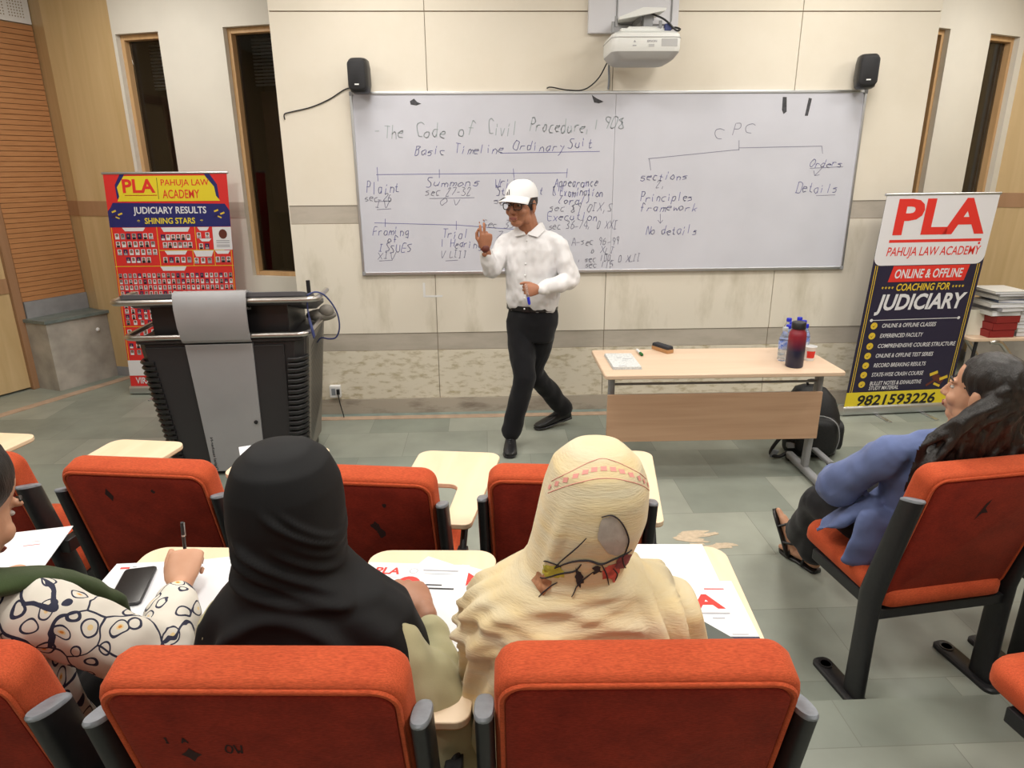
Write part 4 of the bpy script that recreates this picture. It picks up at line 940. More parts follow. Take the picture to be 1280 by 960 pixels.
mb = MB(); mb.tube(smooth_path([(0.13, -0.12, 0.05), (0.14, -0.15, 0.16), (0.11, -0.16, 0.27), (0.03, -0.14, 0.31), (-0.07, -0.15, 0.30)], 5), 0.004, 6); mb.build('zip', M['grey_metal'], o, 60)

# ------------------------------------------------------------------ projector on its wall arm
o = thing('wall_plate', 'pale grey backing panel fixed on the wall behind the projector', 'panel', (1.02, FY, 2.725))
mb = MB(); mb.b2((-0.305, -0.045, 0.0), (0.305, -0.001, 0.62)); mb.build('board_sheet', mat('pale lilac board', (0.66, 0.66, 0.70), 0.6), o, 0, bevel=0.003)
mb = MB(); mb.tube([(x, -0.047, z) for x, z in rrect(0.37, 0.30, 0.03, 4, 0.07, 0.20)], 0.006, 6, True); mb.build('bracket_outline', M['grey_metal'], o, 60)
pj = thing('projector', 'white short throw projector on a wall arm above the whiteboard', 'projector', (1.02, 4.70, 2.50))
M['proj'] = mat('projector white', (0.72, 0.73, 0.71), 0.45); M['proj_low'] = mat('projector grey base', (0.45, 0.45, 0.45), 0.5)
def pring(w, d, z, dy=0, r=0.05): return [Vector((x, y + 0.12 + dy, z)) for x, y in rrect(w, d, r, 5)]
mb = MB(); mb.m = 0; mb.rings([pring(0.425, 0.37, 0.048), pring(0.435, 0.38, 0.065), pring(0.435, 0.38, 0.128), pring(0.425, 0.37, 0.150), pring(0.36, 0.30, 0.168)])
bd_ = mb.build('case', M['proj'], pj, 45)
mb = MB(); mb.rings([pring(0.33, 0.28, -0.005, 0, 0.06), pring(0.38, 0.33, 0.012, 0, 0.06), pring(0.43, 0.375, 0.048)]); mb.build('lower_case', M['proj_low'], pj, 45)
mb = MB(); mb.b2((0.09, -0.0715, 0.075), (0.19, -0.069, 0.118)); mb.build('vent', M['proj_low'], bd_, 0)
mb = MB(); mb.tube([(x, y + 0.12, 0.128) for x, y in rrect(0.437, 0.382, 0.05, 5)], 0.0025, 6, True); mb.build('seam', M['proj_low'], bd_, 60)
mb = MB(); text_fit(mb, 'EPSON', lambda x, y: Vector((x, -0.0722, y)), 0.0, 0.06, 0.098, 0.110, 0.02); mb.build('lettering', M['grey_ink'], bd_, 0)
mb = MB(); mb.b2((0.01, -0.0722, 0.072), (0.045, -0.0700, 0.088)); mb.build('badge', M['proj_low'], bd_, 0)
mb = MB(); mb.add([(-0.087, -0.0722, 0.098), (-0.07, -0.0722, 0.098), (-0.0785, -0.0722, 0.110)], [(0, 1, 2)]); mb.b2((-0.09, -0.0722, 0.077), (-0.067, -0.07, 0.082)); mb.build('warning_mark', M['grey_ink'], bd_, 0)
mb = MB(); mb.b2((-0.15, 0.02, 0.166), (0.14, 0.26, 0.192)); mb.b2((-0.10, 0.04, 0.19), (0.08, 0.2, 0.205)); mb.build('mount_plate', M['proj'], pj, 0, bevel=0.004)
mb = MB(); mb.b2((0.0, 0.06, 0.19), (0.06, 0.14, 0.28)); mb.b2((-0.01, 0.08, 0.245), (0.07, 0.38, 0.285)); mb.build('arm', M['grey_metal'], pj, 0, bevel=0.004)
mb = MB(); mb.add([(-0.17, 0.0, 0.235), (0.12, 0.0, 0.285), (0.12, 0.39, 0.300), (-0.12, 0.39, 0.285), (-0.17, 0.0, 0.250), (-0.02, 0.0, 0.305), (0.13, 0.0, 0.303), (0.13, 0.39, 0.318), (-0.02, 0.39, 0.318), (-0.12, 0.39, 0.295)], [(3, 2, 1, 0), (0, 1, 6, 5, 4), (4, 5, 8, 9), (5, 6, 7, 8), (6, 1, 2, 7), (0, 4, 9, 3), (3, 9, 8, 7, 2)]); mb.build('arm_cover', M['proj'], pj, 0, bevel=0.003)
mb = MB(); mb.b2((0.125, 0.0, 0.175), (0.165, 0.05, 0.215)); mb.build('cable_plug', M['blue_cable'], pj, 0, bevel=0.004)
mb = MB(); mb.tube(smooth_path([(0.05, 0.06, 0.28), (0.12, 0.0, 0.235), (0.19, -0.01, 0.175), (0.225, 0.02, 0.185), (0.20, 0.05, 0.20), (0.17, 0.06, 0.19)], 5), 0.006, 8); mb.build('video_cable', M['black_plastic'], pj, 60)
mb = MB()
for x, z in ((-0.20, 0.20), (-0.18, 0.23), (0.10, 0.205)): mb.tube([(x, 0.03, z - 0.03), (x, 0.03, z + 0.03)], 0.010, 10)
mb.build('adjust_screw', M['grey_metal'], pj, 60)
o = MB().tube(smooth_path([(0.86, 4.9, 2.60), (0.83, 5.0, 2.52), (0.79, 5.09, 2.44), (0.70, 5.10, 2.375), (0.58, 5.102, 2.372), (0.47, 5.10, 2.39), (0.44, 5.115, 2.385)], 6), 0.0045, 8).build('projector_cable', M['black_plastic'], None, 60); prop(o, 'thin black cable sagging from the projector to the whiteboard top', 'cable')
o = MB().tube(smooth_path([(0.875, 4.86, 2.64), (0.862, 4.98, 2.60), (0.866, 5.10, 2.52), (0.872, 5.11, 2.44), (0.868, 5.11, 2.375)], 6), 0.007, 8).build('power_cable', M['grey_cap'], None, 60); prop(o, 'pale power cable hanging straight down from the left of the projector', 'cable')

# ------------------------------------------------------------------ wall speakers
def speaker(label, x, z, rz, sx):
    o = thing('wall_speaker', label, 'speaker', (x, FY - 0.125, z), R(rz), 'black wall speakers above the whiteboard corners')
    mb = MB()
    prof = [(-0.108, 0.046, 0.055), (-0.098, 0.060, 0.070), (-0.05, 0.068, 0.082), (0.05, 0.068, 0.082), (0.095, 0.062, 0.072), (0.106, 0.05, 0.06)]
    mb.rings([[Vector((a, b, zz)) for a, b in ell(w, d, 24, 3.2)] for zz, w, d in prof]); mb.build('cabinet', M['black_plastic'], o, 50)
    mb = MB(); mb.M = Matrix.Translation((0, -0.070, 0)) @ Matrix.Rotation(R(90), 4, 'X'); mb.slab(rrect(0.122, 0.190, 0.03, 5), [(-0.004, 0), (0.010, 0.002), (0.016, 0.010)]); gr = mb.build('grille', mat('speaker grille', (0.02, 0.02, 0.023), 0.6, bump=0.6, bscale=500), o, 50)
    mb = MB(); mb.b2((-0.014, -0.0885, -0.062), (0.014, -0.0855, -0.054)); mb.build('badge', M['white'], gr, 0)
    mb = MB(); mb.box((0, 0.095, 0.0), (0.04, 0.05, 0.10)); mb.build('wall_bracket', M['black_metal'], o, 0, bevel=0.003)
speaker('black wall speaker at the upper left corner of the whiteboard', -0.828, 2.452, -6, 1)
speaker('black wall speaker at the upper right corner of the whiteboard', 2.628, 2.470, -14, -1)
o = MB().tube(smooth_path([(-1.385, FY - 0.008, 2.19), (-1.385, FY - 0.010, 2.225), (-1.34, FY - 0.008, 2.24), (-1.20, FY - 0.007, 2.27), (-1.07, FY - 0.007, 2.32), (-0.95, FY - 0.009, 2.385), (-0.86, FY - 0.012, 2.395)], 6), 0.004, 8).build('speaker_cable', M['black_plastic'], None, 60); prop(o, 'black speaker cable curving across the wall left of the whiteboard', 'cable')

# socket by the skirting
o = thing('wall_socket', 'small white wall socket above the skirting, right of the lectern', 'socket', (-1.20, FY, 0.155))
mb = MB(); mb.b2((-0.045, -0.045, 0.0), (0.04, -0.001, 0.095)); mb.build('box', M['white'], o, 0, bevel=0.004)
mb = MB(); mb.b2((-0.03, -0.048, 0.02), (0.0, -0.044, 0.075)); mb.build('switch', M['grey_cap'], o, 0, bevel=0.002)
mb = MB(); mb.b2((0.012, -0.06, 0.03), (0.035, -0.043, 0.07)); mb.tube(smooth_path([(0.022, -0.055, 0.03), (0.03, -0.05, -0.05), (0.05, -0.07, -0.12), (0.06, -0.09, -0.148)], 4), 0.004, 6); mb.build('plug_lead', M['black_plastic'], o, 50)

# beige marks on the floor
M['tape_beige'] = mat('beige tape residue', (0.58, 0.47, 0.34), 0.7, noise_amt=0.15, nscale=40)
o = thing('tape_patch', 'beige patches of old tape on the grey floor, right of the yellow scarf', 'floor mark', (1.10, 3.08, 0))
rnd = random.Random(11)
for cx, cy, L, w, r in ((-0.05, 0.06, 0.11, 0.028, 5), (-0.06, 0.02, 0.10, 0.025, -12), (-0.02, 0.10, 0.09, 0.02, 3), (0.06, 0.075, 0.06, 0.014, 15), (0.05, -0.05, 0.12, 0.03, 8), (0.10, -0.03, 0.07, 0.02, -4), (-0.04, -0.02, 0.05, 0.015, 0), (0.0, -0.09, 0.05, 0.015, 5)):
    n = 14; P = []
    for i in range(n):
        a = 2 * PI * i / n; k = rnd.uniform(0.65, 1.15); P.append((cx + math.cos(a) * L * k * math.cos(R(r)) - math.sin(a) * w * k * math.sin(R(r)), cy + math.cos(a) * L * k * math.sin(R(r)) + math.sin(a) * w * k))
    mb = MB(); mb.prism(P, 0.0, 0.0012 + 0.0001 * abs(r)); mb.build('tape_strip', M['tape_beige'], o, 0)

# ------------------------------------------------------------------ desk with stacked books behind the dark banner
bt = thing('side_table', 'wooden side table with a bent chrome tube leg, behind the dark banner', 'table', (4.02, 5.15, 0))
mb = MB(); mb.slab(rrect(0.72, 0.55, 0.03, 4), [(0.575, 0.004), (0.58, 0), (0.597, 0), (0.60, 0.004)]); mb.build('tabletop', M['beech'], bt, 30)
mb = MB(); mb.tube(smooth_path([(-0.20, -0.26, 0.565), (-0.16, -0.27, 0.57), (-0.10, -0.27, 0.54), (0.08, -0.27, 0.33), (0.10, -0.27, 0.29), (0.10, -0.27, 0.0)], 5), 0.017, 12); mb.build('leg', M['steel'], bt, 60)
mb = MB(); mb.tube(smooth_path([(-0.20, 0.22, 0.565), (-0.16, 0.22, 0.57), (-0.10, 0.22, 0.54), (0.08, 0.22, 0.33), (0.10, 0.22, 0.29), (0.10, 0.22, 0.0)], 5), 0.017, 12); mb.build('leg', M['steel'], bt, 60)
for y in (-0.25, 0.22):
    mb = MB(); mb.tube([(-0.30, y, 0.574), (-0.33, y, 0.0)], 0.013, 10); mb.build('leg', M['black_metal'], bt, 60)
mb = MB(); mb.b2((0.27, -0.25, 0), (0.32, -0.20, 0.575)); mb.build('wooden_leg', M['edge_wood'], bt, 0)
rnd = random.Random(3)
bc = [mat('book cover red', (0.26, 0.02, 0.02), 0.5), mat('book cover blue grey', (0.12, 0.15, 0.24), 0.5), mat('book cover pale', (0.62, 0.61, 0.58), 0.5), mat('book cover grey', (0.30, 0.30, 0.32), 0.5)]
def book(label, x, y, z, w, d, t, rz, cover, group=None):
    o = thing('book', label, 'book', (x, y, z), R(rz), group)
    mb = MB(); mb.b2((-w / 2 + 0.004, -d / 2 + 0.004, 0.002), (w / 2 - 0.004, d / 2 - 0.004, t - 0.002)); mb.build('pages', M['paper'], o, 0)
    mb = MB(); mb.b2((-w / 2, -d / 2, 0), (w / 2, d / 2, 0.0025)); mb.b2((-w / 2, -d / 2, t - 0.0025), (w / 2, d / 2, t)); mb.b2((-w / 2, -d / 2, 0), (-w / 2 + 0.003, d / 2, t)); 
    if cover is bc[0]: mb.b2((-w / 2, -d / 2, 0), (w / 2, -d / 2 + 0.003, t))
    mb.build('cover', cover, o, 0)
z = 0.6005
for k in range(3): book(('lowest', 'middle', 'topmost')[k] + ' of the three thick dark red books on the side table', 3.90 + 0.01 * k, 5.03, z, 0.20, 0.26, 0.055, 2 + 2 * k, bc[0], 'dark red books on the side table'); z += 0.0555
names = ['pale book lying on the dark red books', 'grey book, second above the dark red books', 'pale book, third above the dark red books', 'blue-grey book sticking out right in the book stack', 'white book near the top of the stack', 'pale slim book second from the top of the stack', 'topmost open-edged white book of the tall stack']
for k, c in enumerate((2, 3, 2, 1, 2, 3, 2)):
    t = (0.035, 0.03, 0.03, 0.025, 0.03, 0.018, 0.018)[k]
    book(names[k], 3.91 + rnd.uniform(-0.02, 0.04) + (0.05 if k == 3 else 0), 5.04 + rnd.uniform(-0.02, 0.02), z, 0.22 + rnd.uniform(0, 0.05), 0.28, t, rnd.uniform(-14, 14), bc[c]); z += t + 0.0005
z = 0.6005
for k in range(8):
    t = rnd.choice((0.02, 0.028, 0.034)); book('white book in the right stack on the side table, level %s from its bottom' % ('one', 'two', 'three', 'four', 'five', 'six', 'seven', 'eight')[k], 4.12 + rnd.uniform(-0.012, 0.012), 5.05, z, 0.17, 0.25, t, rnd.uniform(-6, 6), bc[2] if k % 3 else bc[3]); z += t + 0.0005
o = thing('desk_calendar', 'cream paper pad standing on the side table beside the dark red books', 'paper pad', (3.765, 4.99, 0.6005), R(-6))
mb = MB(); mb.add([(-0.09, 0.0, 0), (0.07, 0.0, 0), (0.07, 0.03, 0.19), (-0.05, 0.03, 0.19), (-0.09, 0.012, 0), (0.07, 0.012, 0), (0.07, 0.04, 0.19), (-0.05, 0.04, 0.19)], [(0, 1, 2, 3), (7, 6, 5, 4), (0, 4, 5, 1), (1, 5, 6, 2), (2, 6, 7, 3), (3, 7, 4, 0)]); mb.build('sheets', mat('cream paper', (0.72, 0.68, 0.56), 0.8), o, 0)

# old tape residue on the wall below the board
o = thing('tape_residue', 'pale corner of old tape stuck on the wall below the whiteboard, left of the lecturer', 'wall mark', (-0.40, FY, 0.93))
mb = MB(); mb.b2((-0.085, -0.0012, 0.0), (-0.068, -0.0002, 0.11)); mb.b2((-0.068, -0.0012, 0.0), (0.06, -0.0002, 0.014)); mb.build('tape_strip', M['white'], o, 0)
# ------------------------------------------------------------------ people: helpers
def limb(mb, pts, radii, n=14, up=None):
    """tapered tube with rounded ends; radii floats or (across, deep) pairs"""
    P = [Vector(p) for p in pts]; Q = [r if isinstance(r, (tuple, list)) else (r, r) for r in radii]
    rs = []; ref = Vector(up) if up else None
    for i, p in enumerate(P):
        t = (P[min(i + 1, len(P) - 1)] - P[max(i - 1, 0)]).normalized()
        u = ref if ref else (Vector((0, 0, 1)) if abs(t.z) < 0.9 else Vector((0, 1, 0)))
        x = u.cross(t).normalized(); y = t.cross(x)
        def ring(c, k): return [c + x * (math.cos(2 * PI * q / n) * Q[i][0] * k) + y * (math.sin(2 * PI * q / n) * Q[i][1] * k) for q in range(n)]
        m = min(Q[i])
        if i == 0: rs += [ring(p - t * m * 0.85, 0.35), ring(p - t * m * 0.5, 0.8)]
        rs.append(ring(p, 1))
        if i == len(P) - 1: rs += [ring(p + t * m * 0.5, 0.8), ring(p + t * m * 0.85, 0.35)]
    return mb.rings(rs)

def blob(mb, name, m, parent, voxel=0.006, smooth=4, fac=0.5, wr=None, world=True, keep=None):
    """fuse everything in mb into one continuous skin; wr = [(amp, (fx,fy,fz), seed)] folds"""
    me = mb.mesh('tmp'); ob = bpy.data.objects.new('tmp', me); C.objects.link(ob)
    r = ob.modifiers.new('r', 'REMESH'); r.mode = 'VOXEL'; r.voxel_size = voxel
    if smooth:
        s = ob.modifiers.new('s', 'SMOOTH'); s.iterations = smooth; s.factor = fac
    bpy.context.view_layer.update()
    ev = ob.evaluated_get(bpy.context.evaluated_depsgraph_get())
    out = bpy.data.meshes.new_from_object(ev)
    bpy.data.objects.remove(ob); bpy.data.meshes.remove(me)
    out.name = name
    if wr:
        nr = [v.normal.copy() for v in out.vertices]
        for v, nn in zip(out.vertices, nr):
            d = 0
            for amp, f, sd in wr:
                d += amp * noise.noise(Vector((v.co.x * f[0] + sd, v.co.y * f[1] - sd * 0.7, v.co.z * f[2] + sd * 1.3)))
            v.co += nn * d
    if keep:
        bm = bmesh.new(); bm.from_mesh(out)
        bmesh.ops.delete(bm, geom=[f for f in bm.faces if not keep(f.calc_center_median())], context='FACES')
        bm.to_mesh(out); bm.free()
    if parent and world:
        out.transform(wmat(parent).inverted())
    out.materials.clear(); out.materials.append(m)
    out.polygons.foreach_set('use_smooth', [True] * len(out.polygons))
    o = bpy.data.objects.new(name, out); C.objects.link(o)
    if parent: o.parent = parent
    return o

def frame(c, fwd, up=(0, 0, 1), s=1.0):
    """matrix with local +y = fwd, local x = the person's right, z up"""
    y = Vector(fwd).normalized(); x = y.cross(Vector(up)).normalized(); z = x.cross(y)
    m = Matrix((x * s, y * s, z * s)).transposed().to_4x4(); m.translation = Vector(c); return m

def head(mb, F, ears=True, s=1.0):
    old = mb.M; mb.M = F
    mb.sphere((0, -0.018, 0.045), (0.077, 0.097, 0.088), 24, 16)
    mb.sphere((0, 0.022, -0.030), (0.064, 0.066, 0.086), 20, 14)
    mb.sphere((0, 0.050, -0.094), (0.036, 0.032, 0.026), 14, 10)
    for q in (-1, 1):
        mb.sphere((q * 0.036, 0.056, -0.034), (0.027, 0.028, 0.026), 12, 8)
        mb.sphere((q * 0.047, 0.012, -0.075), (0.020, 0.035, 0.030), 12, 8)
        mb.sphere((q * 0.028, 0.076, 0.022), (0.026, 0.013, 0.009), 12, 8)
        mb.sphere((q * 0.011, 0.096, -0.036), (0.009, 0.010, 0.008), 10, 8)
        if ears:
            mb.sphere((q * 0.079, -0.014, -0.008), (0.009, 0.019, 0.033), 12, 10); mb.sphere((q * 0.080, -0.008, -0.036), (0.008, 0.010, 0.012), 10, 8)
    limb(mb, [(0, 0.082, 0.018), (0, 0.096, -0.012), (0, 0.106, -0.034)], [0.008, 0.0105, 0.0125], 10)
    mb.sphere((0, 0.085, -0.062), (0.025, 0.013, 0.008), 12, 8); mb.sphere((0, 0.083, -0.074), (0.021, 0.013, 0.008), 12, 8)
    mb.M = old

def face_parts(F, body, m_lip, m_hair, brows=True):
    L = wmat(body.parent).inverted() if body.parent else Matrix.Identity(4)
    for q in (-1, 1):
        mb = MB(); mb.M = F; mb.sphere((q * 0.030, 0.0725, 0.002), (0.0120, 0.0085, 0.0060), 14, 10); e = mb.build('eye', M['eye'], body, world=False)
        e.data.transform(L)
        mb = MB(); mb.M = F; mb.sphere((q * 0.030, 0.0785, 0.001), (0.0058, 0.004, 0.0052), 12, 8); p = mb.build('iris', M['iris'], e); p.data.transform(L)
        if brows:
            mb = MB(); mb.M = F; limb(mb, [(q * 0.012, 0.090, 0.026), (q * 0.030, 0.088, 0.033), (q * 0.050, 0.072, 0.028)], [0.0035, 0.004, 0.0025], 8); b = mb.build('eyebrow', m_hair, body); b.data.transform(L)
    mb = MB(); mb.M = F; limb(mb, [(-0.024, 0.090, -0.066), (0, 0.0985, -0.064), (0.024, 0.090, -0.066)], [0.003, 0.005, 0.003], 8); limb(mb, [(-0.020, 0.090, -0.071), (0, 0.0965, -0.074), (0.020, 0.090, -0.071)], [0.003, 0.006, 0.003], 8)
    l = blob(mb, 'lips', m_lip, None, 0.0025, 2); l.data.transform(L); l.parent = body

def hand_shape(mb, w, d, n, side, curls, s=1.0, spread=0.10, thumb=(0.6, 0.55, -0.25), thumb_bend=25):
    """side +1 right hand, -1 left; curls per finger (index..little) = (knuckle, middle, tip) degrees"""
    d = Vector(d).normalized(); n = Vector(n); n = (n - d * n.dot(d)).normalized(); l = d.cross(n) * (-side); w = Vector(w)
    A = lambda x, y, z: w + (d * x + l * y + n * z) * s
    limb(mb, [A(-0.03, 0, 0), A(0.0, 0, 0), A(0.03, 0, 0), A(0.06, 0, 0.002), A(0.085, 0, 0.002)], [(0.021 * s, 0.018 * s), (0.026 * s, 0.018 * s), (0.036 * s, 0.0165 * s), (0.041 * s, 0.0145 * s), (0.040 * s, 0.011 * s)], 16, up=n)
    limb(mb, [A(0.015, 0.02, -0.006), A(0.055, 0.034, -0.008)], [0.016 * s, 0.014 * s], 12)
    tips = []
    for k, (y, x, L, r) in enumerate(((0.030, 0.088, 0.076, 0.0088), (0.010, 0.093, 0.084, 0.0090), (-0.011, 0.090, 0.077, 0.0085), (-0.030, 0.082, 0.060, 0.0075))):
        a = 0; p = A(x - 0.008, y, 0.001); P = [p]; sp = (0.03 - (k * 0.02)) * spread * 10
        for seg, c in zip((0.46, 0.30, 0.24), curls[k]):
            a += R(c); dd = (d * math.cos(a) - n * math.sin(a) + l * sp * max(0, math.cos(a))).normalized()
            p = p + dd * (L * seg * s); P.append(p)
        limb(mb, P, [r * s, r * 0.95 * s, r * 0.88 * s, r * 0.72 * s], 10); tips.append(P[-1])
    t0 = A(0.025, 0.028, -0.006); td = (d * thumb[0] + l * thumb[1] + n * thumb[2]).normalized()
    ax = td.cross(d).normalized(); q = Matrix.Rotation(R(thumb_bend), 3, ax) if ax.length > 0 else Matrix.Identity(3)
    t1 = t0 + td * 0.042 * s; t2 = t1 + (q @ td) * 0.030 * s; t3 = t2 + (q @ q @ td) * 0.024 * s
    limb(mb, [t0, t1, t2, t3], [0.0135 * s, 0.0115 * s, 0.0105 * s, 0.008 * s], 10); tips.append(t3)
    return tips

def shoe(mb_up, mb_sole, heel, toe, up=(0, 0, 1), s=1.0):
    h = Vector(heel); y = (Vector(toe) - h); L = y.length; y.normalize(); u = Vector(up); u = (u - y * u.dot(y)).normalized(); x = y.cross(u)
    def ring(t, w, z0, z1): return [h + y * (t * L) + x * a + u * ((z0 + z1) / 2 + b) for a, b in ell(w, (z1 - z0) / 2, 16, 2.6)]
    T = ((0.0, 0.022, 0.02, 0.055), (0.03, 0.033, 0.012, 0.085), (0.2, 0.037, 0.012, 0.095), (0.38, 0.038, 0.012, 0.088), (0.55, 0.043, 0.010, 0.068), (0.75, 0.046, 0.010, 0.052), (0.92, 0.038, 0.012, 0.042), (0.985, 0.022, 0.014, 0.034))
    mb_up.rings([ring(*q) for q in T])
    S_ = ((0.0, 0.026, 0.0, 0.022), (0.03, 0.036, 0.0, 0.022), (0.25, 0.039, 0.0, 0.022), (0.40, 0.036, 0.004, 0.018), (0.6, 0.046, 0.0, 0.016), (0.78, 0.049, 0.0, 0.016), (0.94, 0.040, 0.0, 0.017), (1.0, 0.022, 0.003, 0.017))
    mb_sole.rings([ring(*q) for q in S_])

def skin(name, c, c2):
    m = mat(name, c, 0.5, spec=0.4, col2=c2, nscale=14)
    b = m.node_tree.nodes['Principled BSDF']; b.inputs['Subsurface Weight'].default_value = 0.08; b.inputs['Subsurface Radius'].default_value = (0.02, 0.008, 0.005); b.inputs['Subsurface Scale'].default_value = 0.3
    return m
M['skin_man'] = skin('brown skin', (0.40, 0.18, 0.105), (0.34, 0.145, 0.08))
M['skin_fair'] = skin('light brown skin', (0.56, 0.31, 0.20), (0.50, 0.26, 0.16))
M['skin_mid'] = skin('mid brown skin', (0.38, 0.19, 0.12), (0.32, 0.15, 0.09))
M['eye'] = mat('eye white', (0.5, 0.46, 0.43), 0.25); M['iris'] = mat('dark iris', (0.02, 0.012, 0.01), 0.2)
M['lips'] = mat('lips', (0.30, 0.10, 0.08), 0.5)
M['hair'] = mat('black hair', (0.010, 0.007, 0.006), 0.42, spec=0.5, noise_amt=0.5, nscale=8, stretch=(8, 8, 1.2), bump=0.5, bscale=40)
M['stubble'] = mat('short grey black hair', (0.05, 0.042, 0.04), 0.7)
def cloth(name, c, rough=0.85, amt=0.06, bump=0.12, bscale=400, sheen=0.1): return mat(name, c, rough, spec=0.2, noise_amt=amt, nscale=6, bump=bump, bscale=bscale, sheen=sheen)
M['white_shirt'] = cloth('white shirt cotton', (0.72, 0.715, 0.73), amt=0.03)
M['trouser'] = cloth('black trouser cloth', (0.008, 0.008, 0.010))
M['leather'] = mat('black leather', (0.012, 0.012, 0.013), 0.35, spec=0.5, noise_amt=0.3, nscale=40)
M['cap_white'] = cloth('white cap cotton', (0.77, 0.77, 0.78), amt=0.02)

# ------------------------------------------------------------------ the lecturer
man = thing('person', 'person lecturing in white cap, glasses, white shirt and black trousers, one hand raised', 'person', (0.30, 4.5, 0))
HF = frame((0.222, 4.44, 1.640), (-0.54, -0.82, -0.04), (0.0, 0.0, 1), 1.12)
cd = Vector((-0.36, -0.93, 0)).normalized(); cl = Vector((0.93, -0.36, 0)).normalized()    # chest direction, person's left
def tr(mb, rows, n=32, e=2.3, dirs=None):
    """torso rings: (centre, half width, half depth)"""
    rs = []
    for (c, w, dp) in rows:
        c = Vector(c); rs.append([c + cl_ * a + cd_ * b for a, b in ell(w, dp, n, e) for cl_, cd_ in ((dirs or (cl, cd)),)])
    mb.rings(rs)
SR, ER, WR = Vector((0.135, 4.540, 1.395)), Vector((0.030, 4.44, 1.225)), Vector((-0.008, 4.33, 1.375))
SL, EL, WL = Vector((0.455, 4.415, 1.395)), Vector((0.545, 4.36, 1.165)), Vector((0.325, 4.225, 1.135))
HR, KR, AR = Vector((0.215, 4.52, 0.90)), Vector((0.238, 4.38, 0.51)), Vector((0.148, 4.40, 0.10))
HL, KL, AL = Vector((0.375, 4.47, 0.90)), Vector((0.312, 4.56, 0.49)), Vector((0.565, 4.80, 0.125))
torso = [((0.30, 4.50, 0.93), 0.150, 0.105), ((0.298, 4.49, 1.02), 0.158, 0.122), ((0.297, 4.485, 1.12), 0.162, 0.122), ((0.297, 4.48, 1.25), 0.168, 0.115), ((0.297, 4.48, 1.36), 0.172, 0.105), ((0.295, 4.48, 1.43), 0.150, 0.085), ((0.29, 4.475, 1.475), 0.085, 0.065)]
mb = MB(); head(mb, HF)
limb(mb, [(0.29, 4.478, 1.42), (0.270, 4.466, 1.50), (0.245, 4.46, 1.58)], [0.072, 0.066, 0.066])
for S_ in (SR, SL): limb(mb, [(0.285, 4.476, 1.455), S_], [0.042, 0.042])
tr(mb, [(c, w - 0.016, d_ - 0.016) for c, w, d_ in torso])
for S_, E_, W_ in ((SR, ER, WR), (SL, EL, WL)): limb(mb, [S_, S_.lerp(E_, 0.5), E_], [0.052, 0.046, 0.040]); limb(mb, [E_, E_.lerp(W_, 0.4), W_], [0.040, 0.038, 0.027])
for H_, K_, A_ in ((HR, KR, AR), (HL, KL, AL)): limb(mb, [H_, H_.lerp(K_, 0.5), K_, K_.lerp(A_, 0.35), A_], [0.078, 0.066, 0.052, 0.048, 0.034])
hand_shape(mb, WR, (0.06, -0.10, 1), (0.25, -1, -0.05), 1, [(10, 16, 10), (4, 18, 12), (70, 85, 50), (75, 85, 50)], 1.08, 0.20, (0.75, 0.40, -0.35), 30)
hand_shape(mb, WL, (-1, -0.20, -0.06), (-0.15, -1, 0.25), -1, [(62, 70, 40), (72, 78, 45), (75, 80, 45), (78, 80, 45)], 0.98, 0.04, (0.9, 0.5, -0.2), 20)
bod = blob(mb, 'body', M['skin_man'], man, 0.0040, 3)
face_parts(HF, bod, M['lips'], M['stubble'])
# hair, cap, glasses
mb = MB(); mb.M = HF; mb.sphere((0, -0.028, 0.02), (0.0815, 0.092, 0.075), 24, 16)
blob(mb, 'hair', M['stubble'], man, 0.005, 2)
mb = MB(); mb.M = HF
rs = []
for i in range(13):
    a = R(90 * i / 12)
    k = math.cos(a) ** 0.75
    rs.append([Vector((0.0885 * k * math.cos(t), -0.014 + 0.109 * k * math.sin(t), 0.040 + 0.096 * math.sin(a))) for t in [2 * PI * q / 40 for q in range(40)]])
mb.rings(rs, True)
cp_ = mb.build('cap', M['cap_white'], man, 60, world=True)
def brim(u, v, dz=0):     # u -1..1 across, v 0..1 outwards
    a = u * R(66); x = 0.088 * math.sin(a); y = -0.014 + 0.108 * math.cos(a)
    return Vector((x * (1 + 0.10 * v), y + 0.078 * v * (1 - 0.45 * u * u) , 0.052 - 0.020 * v - 0.022 * u * u * (0.6 + 0.4 * v) + dz))
mb = MB(); mb.M = HF; nu, nv = 18, 6; vs = []; fs = []
for dz in (0.002, -0.003):
    for j in range(nv + 1):
        for i in range(nu + 1): vs.append(brim(-1 + 2 * i / nu, j / nv, dz))
o1 = (nu + 1) * (nv + 1)
for j in range(nv):
    for i in range(nu):
        a = j * (nu + 1) + i; fs += [(a, a + 1, a + nu + 2, a + nu + 1), (o1 + a, o1 + a + nu + 1, o1 + a + nu + 2, o1 + a + 1)]
edge = [i for i in range(nu + 1)] + [j * (nu + 1) + nu for j in range(1, nu + 1) if j <= nv] + [nv * (nu + 1) + i for i in range(nu - 1, -1, -1)] + [j * (nu + 1) for j in range(nv - 1, 0, -1)]
for a, b in zip(edge, edge[1:] + edge[:1]): fs.append((a, o1 + a, o1 + b, b))
mb.add(vs, fs); mb.build('brim', M['cap_white'], cp_, 60, world=True)
for k in range(3):
    mb = MB(); mb.M = HF
    u0 = 0.26 + 0.14 * k; pts = [brim(u0 + 0.10 * t - 0.02, 0.35 + 0.6 * t, 0.0035) for t in (0, 0.33, 0.66, 1)]
    for a, b in zip(pts, pts[1:]): mb.add([a + Vector((-0.003, 0, 0)), a + Vector((0.003, 0, 0)), b + Vector((0.003, 0, 0)), b + Vector((-0.003, 0, 0))], [(0, 1, 2, 3)])
    mb.build('brim_stripe', M['black_ink'], cp_, 0, world=True)
